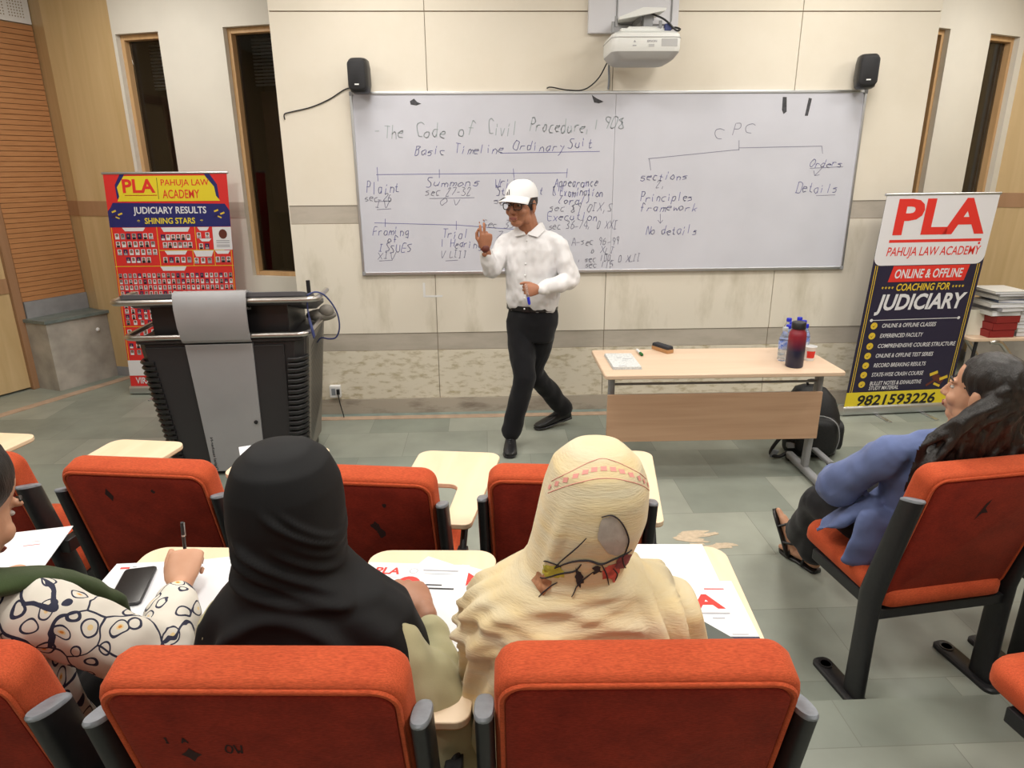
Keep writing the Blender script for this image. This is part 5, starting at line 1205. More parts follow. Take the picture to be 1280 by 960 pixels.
def dome(t, z):
    sa = min(1, max(0, (z - 0.040) / 0.104)); k = math.sqrt(1 - sa * sa) ** 0.75
    return Vector((0.0895 * k * math.sin(t), -0.014 + 0.110 * k * math.cos(t), z + 0.0005))
for k, (t0, zt) in enumerate(((0.50, 0.066), (0.38, 0.076), (0.24, 0.088))):
    mb = MB(); mb.M = HF; mb.add([dome(t0, 0.058), dome(t0 - 0.075, 0.058), dome(t0 - 0.075 + 0.10, zt), dome(t0 + 0.10, zt - 0.003)], [(0, 1, 2, 3)]); mb.build('cap_emblem_bar', M['black_ink'], cp_, 0, world=True)
gl_ = None
mb = MB(); mb.M = HF
for q in (-1, 1):
    mb.tube([(q * 0.033 + x, 0.098 - 0.22 * abs(q * 0.033 + x) ** 1.0 * 0.35, z - 0.002) for x, z in rrect(0.052, 0.036, 0.012, 4)], 0.0026, 6, True)
    mb.tube([(q * 0.060, 0.092, 0.008), (q * 0.079, 0.06, 0.008), (q * 0.086, -0.01, 0.006), (q * 0.084, -0.03, -0.006)], 0.0028, 6)
mb.tube([(-0.008, 0.099, 0.004), (0, 0.101, 0.006), (0.008, 0.099, 0.004)], 0.0025, 6)
mb.build('glasses', M['black_plastic'], man, 60, world=True)
# shirt
sh = lambda c, a: [(p, w + a, d_ + a) for p, w, d_ in c]
mb = MB()
tr(mb, [((0.30, 4.50, 0.955), 0.160, 0.112), ((0.300, 4.493, 0.985), 0.172, 0.130), ((0.298, 4.488, 1.04), 0.178, 0.142), ((0.297, 4.485, 1.12), 0.180, 0.140), ((0.297, 4.48, 1.25), 0.184, 0.130), ((0.297, 4.48, 1.36), 0.188, 0.118), ((0.295, 4.48, 1.42), 0.160, 0.098), ((0.29, 4.475, 1.462), 0.105, 0.078), ((0.287, 4.473, 1.487), 0.078, 0.070)])
for S_, E_, W_ in ((SR, ER, WR), (SL, EL, WL)):
    limb(mb, [(0.285, 4.476, 1.452), S_.lerp(Vector((0.285, 4.476, 1.452)), 0.4), S_], [0.060, 0.062, 0.062], 18)
    limb(mb, [S_, S_.lerp(E_, 0.5), E_], [0.066, 0.064, 0.058], 18); limb(mb, [E_, E_.lerp(W_, 0.45), E_.lerp(W_, 0.88)], [0.058, 0.053, 0.038], 18)
    limb(mb, [E_.lerp(W_, 0.78), E_.lerp(W_, 0.97)], [0.036, 0.034], 18)
blob(mb, 'shirt', M['white_shirt'], man, 0.006, 5, wr=[(0.010, (9, 9, 4), 3.1), (0.011, (16, 16, 10), 7.7), (0.006, (36, 36, 20), 1.3)])
mb = MB()
for q in (-1, 1):
    c0 = Vector((0.285, 4.47, 1.50)); a = c0 + cd * 0.080 + cl * (0.006 * q) + Vector((0, 0, -0.045)); b = c0 + cl * (0.070 * q) + cd * 0.02 + Vector((0, 0, 0.022)); c_ = c0 + cd * 0.085 + cl * (0.075 * q) + Vector((0, 0, -0.060)); d_ = c0 + cl * (0.066 * q) - cd * 0.055 + Vector((0, 0, 0.020)); e_ = c0 + cl * (0.104 * q) + cd * 0.02 + Vector((0, 0, -0.022)); f_ = c0 + cl * (0.085 * q) - cd * 0.06 + Vector((0, 0, -0.018))
    th = Vector((0, 0, 0.004)) + cd * 0.003
    for tri in ((a, b, e_, c_), (b, d_, f_, e_)): mb.add([p for p in tri] + [p + th for p in tri], [(0, 1, 2, 3), (7, 6, 5, 4), (0, 4, 5, 1), (1, 5, 6, 2), (2, 6, 7, 3), (3, 7, 4, 0)])
limb(mb, [Vector((0.285, 4.47, 1.49)) + cl * 0.066 - cd * 0.05, Vector((0.285, 4.47, 1.51)) - cd * 0.072, Vector((0.285, 4.47, 1.49)) - cl * 0.066 - cd * 0.05], [(0.006, 0.022)] * 3, 10)
mb.build('collar', M['white_shirt'], man, 50, world=True)
mb = MB()
for k in range(7):
    z = 1.42 - k * 0.072; dp = 0.090 + 0.055 * min(1, (1.44 - z) / 0.30)
    mb.sphere(Vector((0.295, 4.482, z)) + cd * (dp + 0.002) + cl * -0.004, 0.006, 8, 6); mb.build('button', M['white'], man, 60, world=True); mb = MB()
mb = MB(); limb(mb, [Vector((-0.008 + 0.0, 4.333, 1.372)), Vector((-0.008, 4.331, 1.386))], [0.030, 0.0295], 14); mb.build('wrist_band', M['brown_print'], man, 60, world=True)
# trousers, belt, shoes
mb = MB()
tr(mb, [((0.30, 4.50, 0.98), 0.160, 0.116), ((0.30, 4.50, 0.92), 0.172, 0.128), ((0.298, 4.50, 0.86), 0.174, 0.130), ((0.294, 4.49, 0.80), 0.162, 0.115), ((0.290, 4.49, 0.75), 0.150, 0.10)])
for H_, K_, A_ in ((HR, KR, AR), (HL, KL, AL)):
    limb(mb, [H_ + Vector((0, 0, -0.02)), H_.lerp(K_, 0.5), K_, K_.lerp(A_, 0.5), K_.lerp(A_, 0.90)], [0.096, 0.094, 0.078, 0.070, 0.069], 18)
    limb(mb, [K_.lerp(A_, 0.6), K_.lerp(A_, 0.97)], [0.068, 0.072], 18)
blob(mb, 'trousers', M['trouser'], man, 0.006, 14, wr=[(0.008, (10, 10, 5), 2.2), (0.006, (16, 16, 14), 5.5)])
mb = MB(); rs = []
for z, k in ((0.962, 1), (0.995, 1)):
    rs.append([Vector((0.30, 4.499, z)) + cl * a + cd * b for a, b in ell(0.1735, 0.130, 36, 2.3)])
mb.rings(rs, cap=False); mb.box(Vector((0.30, 4.499, 0.978)) + cd * 0.131, (0.045, 0.012, 0.035), (0, 0, math.atan2(cl.y, cl.x))); mb.build('belt', M['leather'], man, 60, world=True)
for nm, hl, te, up in (('shoe', (0.150, 4.47, 0.002), (0.128, 4.19, 0.002), (0, 0, 1)), ('shoe', (0.615, 4.825, 0.045), (0.335, 4.705, 0.003), (0.12, 0.05, 1))):
    a = MB(); b = MB(); shoe(a, b, hl, te, up); s1 = a.build('shoe', M['leather'], man, 60, world=True); b.build('sole', M['black_plastic'], s1, 60, world=True)
    h = Vector(hl); y = (Vector(te) - h).normalized(); L = (Vector(te) - h).length; u = Vector(up); u = (u - y * u.dot(y)).normalized(); x = y.cross(u)
    mb = MB()
    for k in range(4):
        t = 0.42 + k * 0.055; z = 0.086 - k * 0.008; mb.tube([h + y * (t * L) + x * -0.022 + u * (z - 0.006), h + y * (t * L + 0.004) + u * (z + 0.003), h + y * (t * L) + x * 0.022 + u * (z - 0.006)], 0.0025, 6)
    mb.tube([h + y * (0.42 * L) + x * -0.02 + u * 0.08, h + y * (0.6 * L) + x * 0.0 + u * 0.068], 0.003, 6); mb.build('laces', M['black_plastic'], s1, 60, world=True)
o = marker('marker', 'blue-capped marker held in the lowered fist of the lecturer', (0.238, 4.188, 1.178), (R(176), R(-10), 0), M['pet'], M['cap_blue'])
# ------------------------------------------------------------------ seated people
def seated(root, hc, hf, S, E, W, pel, K, A, skin_m, hands, ears=True, s=1.0, up=(0, 0, 1), feet=True, voxel=0.005):
    """one continuous body; S,E,W,K,A are (left, right) joints"""
    S, E, W, K, A = [[Vector(p) for p in q] for q in (S, E, W, K, A)]
    hc = Vector(hc); pel = Vector(pel); F = frame(hc, hf, up, s)
    lat = (S[1] - S[0]); lat.z = 0; lat.normalize(); fw = Vector((-lat.y, lat.x, 0))
    mb = MB(); head(mb, F, ears)
    nb = (S[0] + S[1]) / 2 + Vector((0, 0, 0.03)); 
    limb(mb, [nb - Vector((0, 0, 0.05)), nb.lerp(hc, 0.4) - F.to_3x3() @ Vector((0, 0.02, 0)), hc + F.to_3x3() @ Vector((0, -0.03, -0.05))], [0.062, 0.050, 0.052])
    mid = (S[0] + S[1]) / 2; w = (S[1] - S[0]).length / 2
    def rg(c, a, b): return [c + lat * x + fw * y for x, y in ell(a, b, 28, 2.3)]
    mb.rings([rg(pel - Vector((0, 0, 0.07)), 0.13, 0.09), rg(pel, 0.165, 0.115), rg(pel.lerp(mid, 0.4), 0.135, 0.095), rg(pel.lerp(mid, 0.75), w * 0.9, 0.105), rg(mid - Vector((0, 0, 0.01)), w * 0.92, 0.08), rg(mid + Vector((0, 0, 0.03)), w * 0.5, 0.06)])
    for i in (0, 1):
        limb(mb, [nb - Vector((0, 0, 0.02)), S[i]], [0.045, 0.042])
        limb(mb, [S[i], S[i].lerp(E[i], 0.5), E[i]], [0.048, 0.042, 0.036]); limb(mb, [E[i], E[i].lerp(W[i], 0.4), W[i]], [0.036, 0.034, 0.024])
        H = pel + lat * (0.085 if i else -0.085)
        limb(mb, [H, H.lerp(K[i], 0.5), K[i]], [0.085, 0.072, 0.052]); limb(mb, [K[i], K[i].lerp(A[i], 0.35), A[i]], [0.052, 0.050, 0.033])
        if feet: limb(mb, [A[i] + Vector((0, -0.02, -0.03)), A[i] + fw * 0.08 + Vector((0, 0, -0.055)), A[i] + fw * 0.16 + Vector((0, 0, -0.065))], [0.034, 0.032, 0.022])
        if hands[i]: hand_shape(mb, W[i], *hands[i])
    return blob(mb, 'body', skin_m, root, voxel, 3), F, lat, fw

def garment(mb, S, E, W, pel, lat, fw, hem, grow=0.02, cuff=0.85, wid=1.0, sleeve=(0.062, 0.056, 0.05, 0.042), belly=0.13):
    S, E, W = [[Vector(p) for p in q] for q in (S, E, W)]; pel = Vector(pel)
    mid = (S[0] + S[1]) / 2; w = (S[1] - S[0]).length / 2
    def rg(c, a, b): return [c + lat * x + fw * y for x, y in ell(a, b, 32, 2.3)]
    mb.rings([rg(Vector((pel.x, pel.y, hem)), 0.18 * wid, belly), rg(pel, 0.178 * wid, belly), rg(pel.lerp(mid, 0.4), 0.158 * wid, 0.12), rg(pel.lerp(mid, 0.75), w * 0.98, 0.122), rg(mid - Vector((0, 0, 0.005)), w * 0.97, 0.095), rg(mid + Vector((0, 0, 0.035)), w * 0.55, 0.075)])
    for i in (0, 1):
        limb(mb, [mid + Vector((0, 0, 0.03)), S[i]], [0.058, 0.055])
        limb(mb, [S[i], S[i].lerp(E[i], 0.5), E[i]], [sleeve[0], sleeve[1], sleeve[2]], 16); limb(mb, [E[i], E[i].lerp(W[i], 0.5), E[i].lerp(W[i], cuff)], [sleeve[2], (sleeve[2] + sleeve[3]) / 2, sleeve[3]], 16)

def legs(mb, pel, K, A, lat, r=(0.10, 0.088, 0.075, 0.07, 0.075), to=0.93):
    pel = Vector(pel); mb.sphere(pel - Vector((0, 0, 0.01)), (0.185, 0.13, 0.085), 20, 12)
    for i in (0, 1):
        H = pel + lat * (0.085 if i else -0.085); k = Vector(K[i]); a = Vector(A[i])
        limb(mb, [H, H.lerp(k, 0.5), k], r[:3], 16); limb(mb, [k, k.lerp(a, 0.5), k.lerp(a, to)], r[2:], 16)

def simple_shoes(root, A, fw, m):
    for i in (0, 1):
        a = Vector(A[i]); a.z = 0; z = A[i][2] - 0.085
        u = MB(); b = MB(); h = Vector((a.x, a.y, z)) - fw * 0.05; shoe(u, b, h, h + fw * 0.25); s1 = u.build('shoe', m, root, 60, world=True); b.build('sole', M['black_plastic'], s1, 60, world=True)

class Drape:
    """cloth hanging over head and shoulders: rows (z, cx, cy, rx, ry) from the crown down, plus folds"""
    def __init__(s, rows, fold): s.rows = rows; s.fold = fold
    def row(s, z):
        Rw = s.rows
        if z >= Rw[0][0]: return Rw[0]
        for i in range(len(Rw) - 1):
            a, b = Rw[i], Rw[i + 1]
            if a[0] >= z >= b[0]:
                t = (a[0] - z) / (a[0] - b[0]); p = Rw[max(i - 1, 0)]; n = Rw[min(i + 2, len(Rw) - 1)]
                out = []
                for k in range(5):
                    m1 = (b[k] - p[k]) / 2; m2 = (n[k] - a[k]) / 2
                    lin = a[k] + (b[k] - a[k]) * t
                    h = (2 * t ** 3 - 3 * t * t + 1) * a[k] + (t ** 3 - 2 * t * t + t) * m1 + (-2 * t ** 3 + 3 * t * t) * b[k] + (t ** 3 - t * t) * m2
                    out.append(0.5 * lin + 0.5 * h if i > 1 else lin)
                return out
        return Rw[-1]
    def P(s, th, z, off=0.0):
        _, cx, cy, rx, ry = s.row(z); c, sn = math.cos(th), math.sin(th); e = 2 / 2.25
        c = math.copysign(abs(c) ** e, c); sn = math.copysign(abs(sn) ** e, sn)
        x, y = cx + rx * c, cy + ry * sn; d = s.fold(x, y, z, th) + off
        L = math.hypot(c, sn); return Vector((x + d * c / L, y + d * sn / L, z))
    def back(s, x, z, off=0.003):
        _, cx, cy, rx, ry = s.row(z); c = max(-0.999, min(0.999, (x - cx) / rx)); c = math.copysign(abs(c) ** 1.125, c)
        p = s.P(-math.acos(c), z, off); return p
    def build(s, name, m, parent, opening=None, n=128, nz=110, thick=0.004, hem=None):
        z0, z1 = s.rows[0][0], s.rows[-1][0]; vs = []; fs = []
        for i in range(nz + 1):
            t = i / nz; t = t ** 1.35 if False else t
            z = z0 - (z0 - z1) * (0.25 * t * t + 0.75 * t)
            for k in range(n):
                th = 2 * PI * k / n; zz = z
                if hem and z < hem[0]: zz = hem[0] - (hem[0] - z) * hem[1](th)
                vs.append(s.P(th, zz))
        for i in range(nz):
            for k in range(n):
                th = (2 * PI * (k + 0.5) / n); z = vs[i * n + k].z
                a = abs(((th - PI / 2 + PI) % (2 * PI)) - PI)
                if opening and opening(a, z): continue
                k2 = (k + 1) % n; fs.append((i * n + k2, i * n + k, (i + 1) * n + k, (i + 1) * n + k2))
        fs.append(tuple(range(n)))
        mb = MB(); mb.add(vs, fs); o = mb.build(name, m, parent, 180, world=True)
        sd = o.modifiers.new('thick', 'SOLIDIFY'); sd.thickness = thick; sd.offset = -1
        return o
def gauss(x, w): return math.exp(-(x / w) ** 2)

def sheet(name, label, cat, loc, w, d, rz, m, t=0.0015, group=None, extra=None, tilt=0.0):
    """a sheet or booklet lying flat; extra(P, o) prints on it"""
    o = thing(name, label, cat, loc, R(rz), group)
    if tilt: o.rotation_euler = (R(tilt), 0, R(rz))
    mb = MB(); mb.b2((-w / 2, -d / 2, 0), (w / 2, d / 2, t)); pg = mb.build('pages' if t > 0.002 else 'leaf', m, o, 0)
    if extra:
        def lay(nm, mm, fn, dz=0.0005):
            q = MB(); fn(q, lambda a, b: Vector(((a - 0.5) * w, (b - 0.5) * d, t + dz))); q.build(nm, M[mm], pg, 0)
        extra(lay)
    return o
def rectp(q, P, a0, a1, b0, b1): q.add([P(a0, b0), P(a1, b0), P(a1, b1), P(a0, b1)], [(0, 1, 2, 3)])
TB = STEP + 0.7185

# ---- person in the black scarf
M['scarf_black'] = cloth('black scarf', (0.0085, 0.0085, 0.0095), 0.72, amt=0.15, bump=0.05, bscale=300, sheen=0.0)
M['kurta_green'] = cloth('pale green kurta', (0.44, 0.41, 0.25), amt=0.10)
p1 = thing('person', 'person seen from behind in a black head scarf and pale green kurta, reading leaflets', 'person', (-0.39, 1.2, STEP + 0.45))
S1 = [(-0.535, 1.18, 1.00), (-0.235, 1.18, 1.00)]; E1 = [(-0.565, 1.21, 0.79), (-0.092, 1.11, 0.785)]; W1 = [(-0.47, 1.42, 0.765), (-0.158, 1.320, 0.918)]
K1 = [(-0.52, 1.58, 0.66), (-0.32, 1.60, 0.66)]; A1 = [(-0.50, 1.62, 0.085), (-0.32, 1.64, 0.085)]
b1, F1, lat1, fw1 = seated(p1, (-0.402, 1.232, 1.222), (-0.12, 0.95, -0.30), S1, E1, W1, (-0.39, 1.16, 0.655), K1, A1, M['skin_mid'],
    [((0.6, 0.8, 0.0), (0, 0, 1), -1, [(20, 25, 15)] * 4, 0.9), ((-0.48, 0.88, 0.08), (0.15, -0.05, 1), 1, [(12, 24, 16), (14, 26, 18), (18, 30, 20), (22, 33, 20)], 1.0, 0.10, (0.75, 0.55, -0.2), 15)], ears=False, s=0.95)
face_parts(F1, b1, M['lips'], M['hair'])
mb = MB(); garment(mb, S1, E1, W1, (-0.39, 1.16, 0.655), lat1, fw1, 0.60, cuff=0.78, sleeve=(0.056, 0.058, 0.060, 0.043))
limb(mb, [(-0.125, 1.16, 0.875), (-0.105, 1.13, 0.80), (-0.11, 1.11, 0.70)], [0.050, 0.070, 0.075]); limb(mb, [(-0.19, 1.14, 0.90), (-0.17, 1.13, 0.72)], [0.06, 0.08])
blob(mb, 'kurta', M['kurta_green'], p1, 0.007, 4, wr=[(0.012, (10, 10, 5), 4.2), (0.006, (22, 22, 14), 8.1)])
mb = MB(); legs(mb, (-0.39, 1.16, 0.645), K1, A1, lat1); blob(mb, 'trousers', M['trouser'], p1, 0.01, 3)
simple_shoes(p1, [(x, y - 0.02, 0.10) for x, y, z in A1], fw1, M['leather'])
def fold1(x, y, z, th):
    d = 0; bk = 0.5 - 0.5 * math.sin(th)
    bk = min(1, bk * 1.6)
    u = x + 0.40
    for z0, sl, w, a, x0, x1 in ((1.268, 0.80, 0.009, 0.012, -0.02, 0.12), (1.298, 0.95, 0.007, 0.008, 0.01, 0.12), (1.165, 0.62, 0.012, 0.017, -0.08, 0.13), (1.135, 0.48, 0.010, 0.013, -0.10, 0.13), (1.105, 0.22, 0.012, 0.014, -0.12, 0.2), (1.205, 0.70, 0.008, 0.009, -0.01, 0.12), (1.238, 0.75, 0.006, 0.006, 0.02, 0.12)):
        k = max(0, min(1, (u - x0) / 0.03)) * max(0, min(1, (x1 - u) / 0.03)); d += a * gauss(z - (z0 - sl * u), w) * k * bk
    d += 0.016 * gauss(z - (1.055 - 1.2 * u * u * 4 + 0.02), 0.016) * bk
    if z < 1.09:
        k = min(1, (1.09 - z) / 0.08); d += k * (0.015 * noise.noise(Vector((x * 14, y * 14, z * 4.5 + 3))) + 0.008 * math.sin(th * 9 + z * 14) * bk)
    d += 0.003 * noise.noise(Vector((x * 16, y * 16, z * 9)))
    return d
D1 = Drape([(1.372, -0.402, 1.215, 0.008, 0.008), (1.3705, -0.402, 1.215, 0.03, 0.034), (1.362, -0.402, 1.215, 0.058, 0.064), (1.335, -0.402, 1.215, 0.088, 0.098), (1.29, -0.403, 1.217, 0.105, 0.116), (1.23, -0.402, 1.217, 0.111, 0.122), (1.17, -0.401, 1.212, 0.108, 0.114), (1.128, -0.400, 1.205, 0.106, 0.105), (1.105, -0.397, 1.20, 0.116, 0.108), (1.076, -0.392, 1.195, 0.142, 0.112), (1.048, -0.384, 1.19, 0.178, 0.118), (1.012, -0.378, 1.19, 0.212, 0.127), (0.95, -0.375, 1.19, 0.230, 0.140), (0.90, -0.374, 1.19, 0.236, 0.148), (0.80, -0.373, 1.19, 0.240, 0.150)], fold1)
D1.build('head_scarf', M['scarf_black'], p1, lambda a, z: (1.17 < z < 1.335 and a < 0.62 * math.sqrt(max(0, 1 - ((z - 1.252) / 0.083) ** 2))), hem=(1.0, lambda th: 0.70 - 0.25 * max(-1, min(1, 2.2 * (math.sin(th) - 0.35)))))

# ---- person in the yellow scarf
M['scarf_yellow'] = mat('cream yellow voile', (0.68, 0.54, 0.30), 0.8, spec=0.15, noise_amt=0.0, col2=(0.64, 0.56, 0.39), nscale=7, bump=0.35, bscale=60, stretch=(1, 1, 6), sheen=0.15)
p2 = thing('person', 'person seen from behind in a cream yellow head scarf with a flower print', 'person', (0.22, 1.2, STEP + 0.45))
S2 = [(0.02, 1.18, 1.00), (0.315, 1.18, 1.00)]; E2 = [(-0.015, 1.20, 0.80), (0.355, 1.20, 0.80)]; W2 = [(0.06, 1.40, 0.80), (0.315, 1.40, 0.900)]
K2 = [(0.12, 1.58, 0.66), (0.34, 1.58, 0.66)]; A2 = [(0.13, 1.62, 0.085), (0.33, 1.63, 0.085)]
b2_, F2, lat2, fw2 = seated(p2, (0.200, 1.195, 1.222), (0.0, 0.95, -0.30), S2, E2, W2, (0.22, 1.16, 0.655), K2, A2, M['skin_mid'],
    [((0.5, 0.85, 0.0), (0, 0, 1), -1, [(20, 25, 15)] * 4, 0.9), ((-0.2, 0.95, -0.05), (0.1, 0.05, 1), 1, [(25, 28, 18)] * 4, 0.9)], ears=False, s=0.95)
face_parts(F2, b2_, M['lips'], M['hair'])
mb = MB(); garment(mb, S2, E2, W2, (0.22, 1.16, 0.655), lat2, fw2, 0.60, cuff=0.9, sleeve=(0.05, 0.05, 0.05, 0.042)); blob(mb, 'kurta', M['scarf_yellow'], p2, 0.008, 4, wr=[(0.008, (9, 9, 6), 4.2)])
mb = MB(); legs(mb, (0.22, 1.16, 0.645), K2, A2, lat2); blob(mb, 'trousers', M['trouser'], p2, 0.01, 3)
simple_shoes(p2, [(x, y - 0.02, 0.10) for x, y, z in A2], fw2, M['leather'])
def fold2(x, y, z, th):
    d = 0.0028 * noise.noise(Vector((x * 20, y * 20, z * 10)))
    bk = min(1, (0.5 - 0.5 * math.sin(th)) * 1.6)
    u = x - 0.16
    d += 0.010 * gauss(x - (0.125 - 0.10 * (1.25 - z) ) + (1.25 - z) * 0.12, 0.010) * bk * max(0, min(1, (1.30 - z) / 0.06)) * max(0, min(1, (z - 1.10) / 0.04))
    if z < 1.16:
        k = min(1, (1.16 - z) / 0.05)
        for z0, sl, w, a in ((1.12, 0.10, 0.005, 0.006), (1.073, -0.35, 0.006, 0.007), (1.044, 0.15, 0.005, 0.006), (1.105, -0.15, 0.008, 0.007), (1.085, 0.25, 0.009, 0.008), (1.055, -0.10, 0.010, 0.010), (1.03, 0.40, 0.010, 0.010), (1.005, 0.10, 0.010, 0.010), (0.98, 0.55, 0.010, 0.009), (0.955, 0.30, 0.012, 0.010), (0.93, -0.2, 0.012, 0.009)):
            d += a * gauss(z - (z0 - sl * u - 0.9 * u * u), w) * bk * k * max(0, min(1, (0.155 - u) / 0.05))
        q = max(0, min(1, (u - 0.10) / 0.05)) * min(1, (1.13 - z) / 0.03 if z < 1.13 else 0)
        d += q * (0.022 + 0.016 * math.sin((x * 1.0 - (1.05 - z) * 0.28) * 175))
        ql = max(0, min(1, (-u - 0.12) / 0.06)); d += ql * k * (0.009 * math.sin((y * 1.2 + z * 0.25) * 110) + 0.006 * noise.noise(Vector((x * 20, y * 20, z * 6))))
    return d
D2 = Drape([(1.374, 0.203, 1.185, 0.008, 0.008), (1.3725, 0.203, 1.185, 0.03, 0.034), (1.362, 0.203, 1.183, 0.056, 0.062), (1.335, 0.202, 1.18, 0.083, 0.095), (1.29, 0.202, 1.18, 0.098, 0.114), (1.23, 0.194, 1.18, 0.104, 0.120), (1.17, 0.178, 1.18, 0.101, 0.112), (1.13, 0.163, 1.178, 0.099, 0.104), (1.108, 0.160, 1.175, 0.116, 0.108), (1.088, 0.158, 1.172, 0.158, 0.115), (1.065, 0.159, 1.17, 0.196, 0.122), (1.03, 0.162, 1.17, 0.221, 0.132), (0.97, 0.168, 1.17, 0.228, 0.145), (0.88, 0.170, 1.17, 0.236, 0.155), (0.76, 0.168, 1.17, 0.240, 0.158), (0.58, 0.150, 1.165, 0.235, 0.150)], fold2)
sc2 = D2.build('head_scarf', M['scarf_yellow'], p2, lambda a, z: (1.17 < z < 1.335 and a < 0.62 * math.sqrt(max(0, 1 - ((z - 1.252) / 0.083) ** 2))), hem=(0.96, lambda th: 0.62 + 0.38 * max(-1, min(1, 1.6 * (-math.cos(th) * 0.9 - 0.75 * math.sin(th) - 0.1)))))
def pxz(u, v): return 0.200 + (u - 747) * 0.00157, 1.29 - (v - 615) * 0.00164
def scarf_line(pts, w, name, m):
    P = smooth_path([(pxz(*p)[0], 0, pxz(*p)[1]) for p in pts], 5); mb = MB()
    P = [D2.back(p.x, p.z, 0.0022) for p in P]
    mb.tube(P, [w * (0.6 + 0.4 * math.sin(PI * i / (len(P) - 1))) for i in range(len(P))], 6); mb.build(name, M[m], sc2, 60, world=True)
def scarf_patch(pts, name, m, off=0.0016):
    rj = random.Random(len(pts) + int(pts[0][0])); dn = [(a[0] + (b[0] - a[0]) * t, a[1] + (b[1] - a[1]) * t) for a, b in zip(pts, pts[1:] + pts[:1]) for t in (0, 0.25, 0.5, 0.75)]
    pts = [(u + rj.uniform(-1.6, 1.6), v + rj.uniform(-1.6, 1.6)) for u, v in dn]
    q = [pxz(*p) for p in pts]; cx = sum(a for a, b in q) / len(q); cz = sum(b for a, b in q) / len(q); mb = MB(); n = len(q)
    vs = [D2.back(cx, cz, off)]
    for k in (0.35, 0.7, 1.0): vs += [D2.back(cx + (a - cx) * k, cz + (b - cz) * k, off) for a, b in q]
    fs = [(0, 1 + i, 1 + (i + 1) % n) for i in range(n)]
    for r in range(2): fs += [(1 + r * n + i, 1 + (r + 1) * n + i, 1 + (r + 1) * n + (i + 1) % n, 1 + r * n + (i + 1) % n) for i in range(n)]
    mb.add(vs, fs); mb.build(name, M[m], sc2, 60, world=True)
M['print_grey'] = mat('grey scarf print', (0.42, 0.38, 0.34), 0.8, noise_amt=0.15, nscale=60); M['print_red'] = mat('faded red scarf print', (0.55, 0.10, 0.08), 0.8, noise_amt=0.4, nscale=60); M['print_maroon'] = mat('maroon scarf print', (0.24, 0.06, 0.07), 0.8, noise_amt=0.4, nscale=60)
M['print_lime'] = mat('lime scarf print', (0.50, 0.45, 0.06), 0.8, noise_amt=0.3, nscale=60); M['print_orange'] = mat('orange scarf print', (0.42, 0.20, 0.10), 0.8, noise_amt=0.4, nscale=60); M['print_pink'] = mat('pink scarf print', (0.75, 0.32, 0.28), 0.8)
M['print_black'] = mat('black scarf print', (0.03, 0.025, 0.03), 0.85)
scarf_patch([(744, 622), (758, 621), (768, 632), (775, 650), (773, 668), (760, 672), (745, 655), (738, 640)], 'grey_print', 'print_grey')
scarf_patch([(747, 690), (755, 683), (768, 684), (770, 700), (764, 714), (756, 706), (748, 702)], 'red_flower', 'print_red')
scarf_patch([(764, 678), (776, 672), (784, 680), (782, 692), (776, 700), (768, 694), (762, 688)], 'maroon_flower', 'print_maroon', 0.0020)
scarf_patch([(684, 690), (694, 686), (703, 692), (702, 700), (690, 703), (683, 698)], 'lime_flower', 'print_lime')
scarf_patch([(674, 704), (684, 700), (690, 708), (688, 718), (678, 724), (670, 716)], 'orange_flower', 'print_orange')
for pts, w in (([(743, 621), (756, 620), (768, 632), (776, 652), (774, 668), (770, 678)], 0.0016), ([(727, 645), (714, 662), (700, 680), (694, 690)], 0.0013), ([(694, 690), (712, 678), (730, 674), (745, 680), (760, 676), (782, 671)], 0.0020), ([(680, 706), (700, 696), (715, 690), (722, 680)], 0.0018), ([(745, 680), (752, 696), (756, 714)], 0.0014), ([(770, 676), (773, 690), (780, 706)], 0.0016), ([(760, 690), (766, 702), (764, 712)], 0.0014), ([(700, 688), (690, 682), (684, 686)], 0.0014), ([(712, 722), (722, 705), (736, 690)], 0.0014), ([(676, 726), (686, 716), (696, 708)], 0.0013)): scarf_line(pts, w, 'black_stem', 'print_black')
for pts in ([(715, 686), (722, 690), (726, 702), (722, 714), (716, 702)], [(735, 684), (743, 682), (746, 690), (738, 694)]): scarf_patch(pts, 'black_flower', 'print_black', 0.0022)
mb = MB()
for i in range(13):
    th = R(196 + 148 * i / 12); t = (i - 6) / 6
    mb = MB(); z = 1.353 - 0.052 * t * t
    c = D2.P(th, z, 0.0012); e1 = (D2.P(th + 0.05, z - 0.052 * ((t + 0.02) ** 2 - t * t), 0.0012) - c).normalized(); e2 = (D2.P(th, z - 0.008, 0.0012) - c).normalized()
    mb.poly([c + e1 * (0.0065 * math.cos(R(45 * k)) * (1.25 if k % 2 else 0.8)) + e2 * (0.0055 * math.sin(R(45 * k)) * (1.25 if k % 2 else 0.8)) for k in range(8)]); mb.build('pink_motif', M['print_pink'], sc2, 0, world=True)
for dz in (0.011, -0.012):
    mb = MB(); mb.tube([D2.P(R(196 + 148 * i / 24), 1.353 + dz - 0.052 * ((i - 12) / 12) ** 2, 0.0005) for i in range(25)], 0.0008, 5); mb.build('border_line', M['print_pink'], sc2, 60, world=True)

